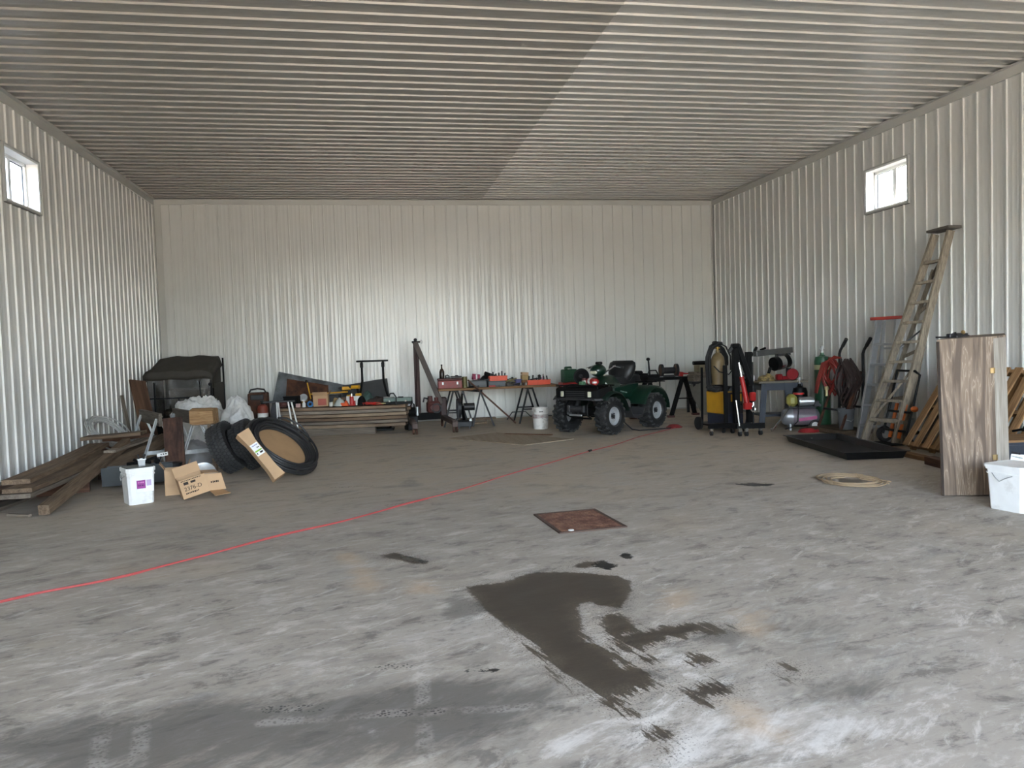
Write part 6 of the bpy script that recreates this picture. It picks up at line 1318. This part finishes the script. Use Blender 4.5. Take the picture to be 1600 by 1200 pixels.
# ------------------------------------------------------------------ ladders
def ladder(name, label, A0, A1, B0, B1, steps, m_rail, m_step, rail=(.07, .03), cap=None, rear=None, z_first=.12, cat='ladder'):
    A0, A1, B0, B1 = (Vector(p) for p in (A0, A1, B0, B1)); o_ = (A0 + B0) / 2; t = thing(name, label, cat, (o_.x, o_.y, 0), 0, 'step ladders')
    off = Vector((o_.x, o_.y, 0)); loc = lambda p: p - off
    MB().bar(loc(A0), loc(A1), rail[1], rail[0], .004).build('side_rail', m_rail, t); MB().bar(loc(B0), loc(B1), rail[1], rail[0], .004).build('side_rail', m_rail, t)
    for k in range(steps):
        q = z_first + (.96 - z_first) * k / steps; a = A0.lerp(A1, q); b = B0.lerp(B1, q); up_ = (A1 - A0).normalized()
        d = (b - a).normalized(); nx = d.cross(Vector((0, 0, 1))).normalized()
        mb = MB(); Mx = Matrix((d, nx, d.cross(nx) * -1)).transposed(); 
        if Mx.determinant() < 0: Mx = Matrix((d, -nx, d.cross(nx) * -1)).transposed()
        mb.box(loc((a + b) / 2), ((b - a).length, .10, .035), Mx, ch=.003); mb.build('step', m_step, t)
    return t, loc
M_lwood = wood('old_ladder_wood', (158, 146, 128), (112, 102, 90), 'z', 4)
A0, A1, B0, B1 = (10.80, 9.68, .0), (11.52, 9.13, 2.80), (10.99, 9.27, .0), (11.56, 8.90, 2.82)
t, loc = ladder('wooden_step_ladder', 'tall weathered wooden step ladder leaning on the right wall', A0, A1, B0, B1, 9, M_lwood, M_lwood, (.10, .045))
MB().bar(loc(Vector((11.53, 9.19, 2.84))), loc(Vector((11.57, 8.83, 2.86))), .22, .035, .005).build('top_cap', mat('dark_cap_wood', (92, 86, 80), rough=.8), t)
R0, R1, Q0, Q1 = Vector((11.05, 9.82, .0)), Vector((11.62, 9.28, 2.35)), Vector((11.25, 9.45, .0)), Vector((11.64, 9.12, 2.6))
for p, q in ((R0, R1), (Q0, Q1)): MB().bar(loc(p), loc(q), .025, .055).build('rear_rail', M_lwood, t)
for k in (.25, .5, .75, .95): MB().bar(loc(R0.lerp(R1, k)), loc(Q0.lerp(Q1, k)), .02, .04).build('rear_cross_bar', M_lwood, t)
MB().bar(loc(Vector(A0).lerp(Vector(A1), .45)), loc(Q0.lerp(Q1, .62)), .012, .02).build('spreader', M_dkst, t); MB().bar(loc(Vector(A0).lerp(Vector(A1), .10)), loc(Vector(B0).lerp(Vector(B1), .38)), .012, .03).build('diagonal_brace', M_lwood, t); MB().bar(loc(Vector(A0).lerp(Vector(A1), .12)), loc(Vector(A0).lerp(Vector(A1), .12) + Vector((.20, -.43, -.02))), .10, .05).build('bottom_step', M_lwood, t)
A0, A1, B0, B1 = (10.98, 10.02, 0), (11.38, 10.10, 1.72), (11.16, 9.62, 0), (11.46, 9.80, 1.72)
t, loc = ladder('aluminium_step_ladder', 'aluminium step ladder with a red top behind the wooden ladder', A0, A1, B0, B1, 5, M_alu, M_alu, (.09, .05))
MB().bar(loc(Vector((11.36, 10.20, 1.735))), loc(Vector((11.48, 9.74, 1.735))), .16, .045, .008).build('red_top_cap', mat('faded_red_plastic', (178, 66, 58), rough=.5), t)
for p, q in (((11.30, 10.12, 0), (11.46, 10.10, 1.70)), ((11.42, 9.72, 0), (11.54, 9.82, 1.70))): MB().bar(loc(Vector(p)), loc(Vector(q)), .02, .045).build('rear_rail', M_alu, t)
for z_ in (.35, .8, 1.3): MB().bar(loc(Vector((11.33 + z_ * .09, 10.12, z_))), loc(Vector((11.44 + z_ * .06, 9.74, z_))), .015, .03).build('rear_cross_bar', M_alu, t)

# ------------------------------------------------------------------ hand truck
hd = thing('hand_truck', 'black and orange hand truck behind the wooden step ladder', 'hand truck', (11.06, 9.28, 0), 0)
M_ora = mat('orange_paint', (206, 104, 44), rough=.45, var=.1)
MB().tube([(-.06, .24, .14), (.06, .24, .55), (.16, .24, .95), (.12, .18, 1.0), (.12, -.18, 1.0), (.16, -.22, .95), (.06, -.22, .55), (-.06, -.22, .14)], .016, 8).build('handle_frame', M_black, hd)
for y_ in (.10, -.08): MB().bar((-.06, y_, .10), (.06, y_, .56), .05, .02).build('back_slat', M_ora, hd)
MB().bar((.03, .24, .45), (.03, -.22, .45), .03, .03).bar((-.04, .24, .2), (-.04, -.22, .2), .03, .03).build('cross_bar', M_black, hd); MB().box((-.20, .01, .03), (.26, .44, .012)).build('toe_plate', M_blackm, hd)
MB().ball((.05, -.25, .50), .05, 10, 6, (1, 1, .8)).build('orange_knob', M_ora, hd)
for y_ in (.32, -.30): w_ = MB().lathe([(.06, -.035), (.10, -.04), (.115, 0), (.10, .04), (.06, .035), (.06, -.035)], (.02, y_, .118), (0, 1, 0), 22).build('wheel', M_rub, hd); MB().cyl((.02, y_ - .03, .118), (.02, y_ + .03, .118), .062, .062, 18).build('wheel_hub', M_galv, w_)
single(MB().lathe([(.001, 0), (.13, 0), (.15, .30), (.155, .31), (.14, .31), (.12, .01), (.001, .008)], n=20), 'grey_tub', mat('pale_grey_tub', (140, 142, 140), rough=.5), 'pale grey tub seen between the ladder steps', 'tub', (11.40, 9.62, .0), 0)

# ------------------------------------------------------------------ pallets and boards by the right wall
M_pal = wood('pallet_wood', (176, 138, 98), (122, 90, 60), 'x'); M_paly = wood('pallet_wood_y', (168, 130, 92), (116, 86, 58), 'y')
def pallet(label, M):
    t = thing_m('wood_pallet', label, 'pallet', M, 'wooden pallets by the right wall')
    for k in range(7): MB().box((0, -.52 + k * .173, .11), (1.18, .105, .018), ch=.002).build('deck_board', M_pal, t)
    for x_ in (-.55, 0, .55): MB().box((x_, 0, .055), (.045, 1.14, .09), ch=.002).build('stringer', M_paly, t)
    for k in range(4): MB().box((0, -.5 + k * .333, .0), (1.18, .10, .018), ch=.002).build('bottom_board', M_pal, t)
    return t
def lean_m(c, along, upv): 
    a = Vector(along).normalized(); u_ = Vector(upv).normalized(); n_ = a.cross(u_).normalized(); u_ = n_.cross(a)
    return Matrix(((a.x, u_.x, n_.x, c[0]), (a.y, u_.y, n_.y, c[1]), (a.z, u_.z, n_.z, c[2]), (0, 0, 0, 1)))
pallet('wooden pallet leaning on the right wall between the ladder and the plywood cabinet', lean_m((11.10, 8.12, .52), (.60, 0, .86), (0, 1, 0)))
pallet('wooden pallet leaning on the right wall behind the dark tote', lean_m((11.14, 6.90, .54), (.56, 0, .90), (0, 1, 0)))
plank('brown plank lying on the floor before the leaning pallets', (10.50, 8.62, .03), (10.42, 7.05, .03), .12, .05, M_paly, group='boards by the right wall')
plank('short dark timber lying on the floor behind the plywood cabinet', (10.30, 7.75, .05), (10.20, 6.95, .05), .12, .09, M_old3, group='boards by the right wall')
lean_board('dark brown plywood board leaning on the right wall behind the pallet', (11.12, 8.80, .02), (11.60, 8.62, 1.28), .46, .018, wood('dark_ply', (120, 106, 92), (92, 80, 70), 'y'), (-1, -.05, .3), 'plywood_board', 'board')
mb = MB(); mb.tube([(0, 0, 0), (.04, -.1, .03), (.0, -.2, .12), (.06, -.3, .22), (.10, -.42, .42), (.16, -.5, .62)], .014, 6); mb.tube([(.02, -.1, .02), (.05, -.25, .02), (.0, -.36, .03)], .012, 6); single(mb, 'bungee_cord', M_black, 'black strap hanging on the pallet behind the dark tote', 'strap', (10.78, 7.1, .42), 0)
tt = thing('dark_tote', 'dark plastic tote with a white shipping label beside the plywood cabinet', 'tote', (10.52, 6.85, 0), -4)
MB().loft([[(-w_, -d_, z_), (w_, -d_, z_), (w_, d_, z_), (-w_, d_, z_)] for w_, d_, z_ in ((.24, .17, .0), (.27, .20, .34), (.29, .22, .345), (.29, .22, .37), (.26, .19, .37), (.23, .165, .02))]).build('tote_body', mat('dark_slate_plastic', (44, 50, 60), rough=.5, var=.1, bump=.4, bscale=50), tt)
lb = MB().box((-.08, -.195, .20), (.16, .002, .20), (-5, 14, 0)).build('label_sticker', mat('label_white', (238, 238, 236)), tt); MB().box((-.07, -.192, .16), (.06, .002, .09), (-5, 14, 0)).build('label_stripe', mat('label_dark_green', (60, 116, 84)), lb); marks('label_print', .10, .02, 6, 13, M_print, lb, rot4(85, 14, 0, (-.10, -.199, .26))); marks('label_print', .12, .012, 9, 14, mat('label_grey_ink', (150, 156, 156)), lb, rot4(85, 14, 0, (-.09, -.199, .22)))
mb = MB().box((0, 0, .012), (.60, .46, .024), ch=.003); single(mb, 'tote_board', M_pal, 'rough board lying across the top of the dark tote', 'board', (10.54, 6.85, .372), -4)

# ------------------------------------------------------------------ plywood cabinet
pcab = thing('plywood_cabinet', 'tall weathered plywood cabinet standing by the right edge of the room', 'cabinet', (9.33, 6.12, 0), 0); pcab.rotation_euler = (R(1.0), R(-2.6), 0); pcab.location = (9.33, 6.12, .012)
def plywood():
    m = bpy.data.materials.new('weathered_plywood'); m.use_nodes = True; nt = m.node_tree; n = nt.nodes; L = nt.links; b = n['Principled BSDF']; b.inputs['Roughness'].default_value = .75
    tc = n.new('ShaderNodeTexCoord'); mp = n.new('ShaderNodeMapping'); mp.inputs['Scale'].default_value = (1, 1, .09); L.new(tc.outputs['Object'], mp.inputs['Vector'])
    nz = n.new('ShaderNodeTexNoise'); nz.inputs['Scale'].default_value = 10.0; nz.inputs['Detail'].default_value = 3; nz.inputs['Distortion'].default_value = 1.1; L.new(mp.outputs[0], nz.inputs['Vector'])
    mu = n.new('ShaderNodeMath'); mu.operation = 'MULTIPLY'; mu.inputs[1].default_value = 6.0; L.new(nz.outputs['Fac'], mu.inputs[0])
    fr = n.new('ShaderNodeMath'); fr.operation = 'PINGPONG'; fr.inputs[1].default_value = 1.0; L.new(mu.outputs[0], fr.inputs[0])
    fn_ = n.new('ShaderNodeTexNoise'); fn_.inputs['Scale'].default_value = 46; fn_.inputs['Detail'].default_value = 5; L.new(mp.outputs[0], fn_.inputs['Vector'])
    ad = n.new('ShaderNodeMath'); ad.operation = 'MULTIPLY_ADD'; ad.inputs[1].default_value = 1.1; L.new(fn_.outputs['Fac'], ad.inputs[0]); L.new(fr.outputs[0], ad.inputs[2])
    rp = n.new('ShaderNodeValToRGB'); e = rp.color_ramp.elements; e[0].position = .45; e[0].color = (*lin((92, 78, 66)), 1); e[1].position = 1.0; e[1].color = (*lin((128, 111, 95)), 1); k = e.new(.72); k.color = (*lin((114, 98, 83)), 1); k2 = e.new(.985); k2.color = (*lin((156, 140, 122)), 1); k3 = e.new(.90); k3.color = (*lin((124, 107, 91)), 1)
    dv = n.new('ShaderNodeMath'); dv.operation = 'MULTIPLY'; dv.inputs[1].default_value = .66; L.new(ad.outputs[0], dv.inputs[0]); L.new(dv.outputs[0], rp.inputs['Fac'])
    L.new(rp.outputs[0], b.inputs['Base Color'])
    bp = n.new('ShaderNodeBump'); bp.inputs['Strength'].default_value = .4; bp.inputs['Distance'].default_value = .005; L.new(dv.outputs[0], bp.inputs['Height']); L.new(bp.outputs[0], b.inputs['Normal'])
    return m
M_ply = plywood(); M_ply2 = wood('plywood_lit_side', (206, 198, 186), (160, 150, 138), 'z', 3)  # second plywood is paler: door light on the side panel put into the colour
HP = 1.405
def vpanel(name, p, q, m, th=.018, h=HP):
    p = Vector((*p, 0)) - Vector((9.33, 6.12, 0)); q = Vector((*q, 0)) - Vector((9.33, 6.12, 0)); d = (q - p).normalized(); n_ = Vector((-d.y, d.x, 0)) * th
    mb = MB(); mb.loft([[p, q, q + n_, p + n_], [p + Vector((0, 0, h)), q + Vector((0, 0, h)), q + n_ + Vector((0, 0, h)), p + n_ + Vector((0, 0, h))]]); return mb.build(name, m, pcab)
c1, c2, c3, c4, c5 = (9.155, 6.165), (9.575, 5.985), (9.745, 6.03), (9.98, 6.30), (9.62, 6.48)
vpanel('front_panel', c1, c2, M_ply); vpanel('side_panel', c2, c3, M_ply2); vpanel('rear_panel', c3, c4, M_ply2); vpanel('rear_panel', c4, c5, M_ply); vpanel('rear_panel', c5, c1, mat('dark_board_edge', (58, 48, 42), rough=.85))
MB().prism([(x_ - 9.33, y_ - 6.12) for x_, y_ in (c1, c2, c3, c4, c5)], 'z', HP, HP + .018).build('top_panel', M_ply, pcab)
for z_ in (.34, 1.12):
    h_ = MB(); hx, hy = c2[0] - 9.33, c2[1] - 6.12
    h_.box((hx - .018, hy + .002, z_), (.036, .006, .05), (0, 0, -23), ch=.002); h_.cyl((hx - .003, hy - .006, z_ - .025), (hx - .003, hy - .006, z_ + .025), .006, .006, 10); h_.build('hinge', mat('brass_hinge', (150, 126, 86), rough=.45, metal=.7), pcab)
mb = MB(); mb.box((0, 0, .012), (.22, .05, .024), (0, 0, 12), ch=.004); mb.cyl((-.06, 0, .03), (.10, .02, .03), .016, .014); mb.box((-.10, .02, .02), (.07, .05, .04), ch=.008); o = single(mb, 'hand_plane', M_dkst, 'dark hand tools lying on top of the plywood cabinet', 'tool', (9.44, 6.26, 1.437), 10); MB().ball((.03, 0, .05), .02, 8, 6).build('brass_knob', MATS['brass_hinge'], o)
mb = MB(); mb.bar((0, 0, .01), (.09, .03, .045), .02, .02); mb.bar((.0, 0, .01), (-.12, .02, .01), .02, .016); single(mb, 'clamp', M_black, 'small black clamp beside the tools on the plywood cabinet', 'clamp', (9.32, 6.26, 1.437), 0)

# right white pail with lid
sb2 = square_bucket('square_bucket', 'square white pail with a lid at the right edge beside the plywood cabinet', (9.33, 5.52, 0), 12, .165, .375, True, 'square white pails')

# ------------------------------------------------------------------ floor things: drip tray, cord, plywood sheet, drain cover, rope ring
dt = thing('drip_tray', 'long black plastic drip tray lying before the ladders', 'tray', (10.16, 9.22, 0), -9)
def rc_(w_, l_, z_): return [(-w_, -l_, z_), (w_, -l_, z_), (w_, l_, z_), (-w_, l_, z_)]
MB().loft([rc_(.34, .92, .002), rc_(.37, .95, .085), rc_(.40, .98, .088), rc_(.40, .98, .096), rc_(.365, .945, .094), rc_(.335, .915, .014)]).build('tray_body', mat('scuffed_black_plastic', (11, 12, 15), rough=.35, var=.2, scale=18, rgb2=(110, 112, 108), mix_at=.68, sharp=.06), dt)
CORD = [(1.76, 5.23), (1.93, 5.36), (2.21, 5.5), (2.39, 5.63), (2.52, 5.75), (2.87, 6.08), (3.29, 6.51), (3.76, 6.86), (4.09, 7.18), (4.37, 7.49), (4.81, 7.88), (5.12, 8.22), (5.66, 8.86), (6.28, 9.52), (6.94, 10.25), (7.57, 10.86), (8.25, 11.67), (8.95, 12.34), (9.28, 12.66)]
CORD = [(-.0 + .05, 4.0), (.9, 4.55)] + CORD
def smooth(pts, n=6):
    out = []
    for i in range(len(pts) - 1):
        p0 = pts[max(i - 1, 0)]; p1 = pts[i]; p2 = pts[i + 1]; p3 = pts[min(i + 2, len(pts) - 1)]
        for k in range(n):
            t = k / n; out.append(tuple(.5 * ((2 * p1[j]) + (-p0[j] + p2[j]) * t + (2 * p0[j] - 5 * p1[j] + 4 * p2[j] - p3[j]) * t * t + (-p0[j] + 3 * p1[j] - 3 * p2[j] + p3[j]) * t ** 3) for j in range(2)))
    return out + [pts[-1]]
mb = MB(); M_cord = mat('red_extension_cord', (182, 80, 78), rough=.45, var=.05)
P_ = smooth(CORD); mb.tube([(x_, y_, .009) for x_, y_ in P_], .0062, 7)
ec = single(mb, 'extension_cord', M_cord, 'long red extension cord running across the concrete floor to the quad bike', 'cord')
mb = MB(); mb.tube([(x_ + .012 * math.sin(i * .35), y_ - .015, .008) for i, (x_, y_) in enumerate(P_[8:70])], .0055, 6); mb.build('doubled_strand', M_cord, ec)
MB().bar((7.02, 10.33, .014), (7.08, 10.40, .014), .03, .026, .006).build('connector', M_black, ec)
mb = MB()
for k in range(4): mb.tube([(9.26 + (.14 - .02 * k) * math.cos(t), 12.72 + .10 * math.sin(t), .01 + .012 * k) for t in [2 * PI * i / 18 for i in range(18)]], .008, 6, closed=True)
mb.build('cord_end_coil', mat('dark_red_cord', (128, 44, 44), rough=.5), ec)
mb = MB(); mb.tube([(8.35, 13.0, .20), (8.46, 12.62, .02), (8.55, 12.50, .01), (8.85, 12.55, .01), (9.15, 12.60, .012)], .011, 7); single(mb, 'bent_wire_rod', M_dkst, 'dark bent rod on the floor beside the quad bike wheels', 'rod')
quadp = [(5.31, 12.83, .006), (6.32, 11.40, .004), (7.20, 11.80, .006), (6.20, 13.25, .012)]
mb = MB(); mb.loft([[Vector(p) - Vector((5.31, 12.83, 0)) for p in quadp], [Vector(p) - Vector((5.31, 12.83, -.010)) for p in quadp]]); single(mb, 'thin_board', wood('tan_hardboard', (198, 180, 156), (178, 160, 136), 'y', 2), 'thin tan board lying flat on the floor before the work table', 'board', (5.31, 12.83, 0))
mb = MB(); mb.bar((6.30, 12.98, .022), (7.0, 12.45, .022), .10, .01); single(mb, 'thin_strip', wood('brown_strip', (150, 112, 82), (120, 88, 64), 'y'), 'brown strip of board lying on the thin tan board', 'board')
gt = thing('drain_cover', 'rusty square steel drain cover set flush in the floor', 'drain cover', (5.755, 6.255, 0), 4)
M_rplate = mat('rusty_tread_plate', (126, 92, 74), rough=.8, var=.25, scale=10, rgb2=(92, 58, 46), mix_at=.5)
MB().box((0, 0, .004), (.52, .68, .010)).build('plate', M_rplate, gt)
for (x_, y_, w_, d_) in ((-.275, 0, .025, .74), (.275, 0, .025, .74), (0, -.36, .575, .025), (0, .36, .575, .025)): MB().box((x_, y_, .005), (w_, d_, .014)).build('frame_edge', mat('dark_rust_edge', (84, 66, 56), rough=.85), gt)
mb = MB()
for i in range(13):
    for j in range(17):
        mb.box((-.24 + i * .04, -.32 + j * .04, .010), (.028, .008, .004), (0, 0, 45 if (i + j) % 2 else -45))
mb.build('tread_pattern', M_rplate, gt)
mb = MB(); mb.lathe([(.001, .001), (.025, .001), (.022, .006), (.001, .008)], n=10); single(mb, 'white_chip', M_white, 'small white chip lying on the front edge of the rusty drain cover', 'debris', (5.60, 5.91, .012), 0)
mb = MB(); rg = random.Random(77)
for k in range(9):
    a0 = rg.uniform(0, 6.28); r_ = rg.uniform(.18, .30); e = rg.uniform(.6, .9); n = rg.randint(12, 22)
    mb.tube([((r_ + .02 * math.sin(i * .9 + k)) * math.cos(a0 + i * .28), (r_ * e * 1.5) * math.sin(a0 + i * .28), .008 + .006 * (k % 3)) for i in range(n)], .007, 5)
mb.tube([(.22, -.30, .012), (.12, .02, .016), (.28, .32, .014)], .008, 5); mb.tube([(.30, -.22, .012), (.18, .05, .018), (.10, .30, .014)], .008, 5)
single(mb, 'rope_coil', mat('straw_rope', (160, 138, 110), rough=.85, var=.15), 'frayed ring of straw-coloured rope on the floor before the drip tray', 'rope', (8.88, 7.12, 0), 0)
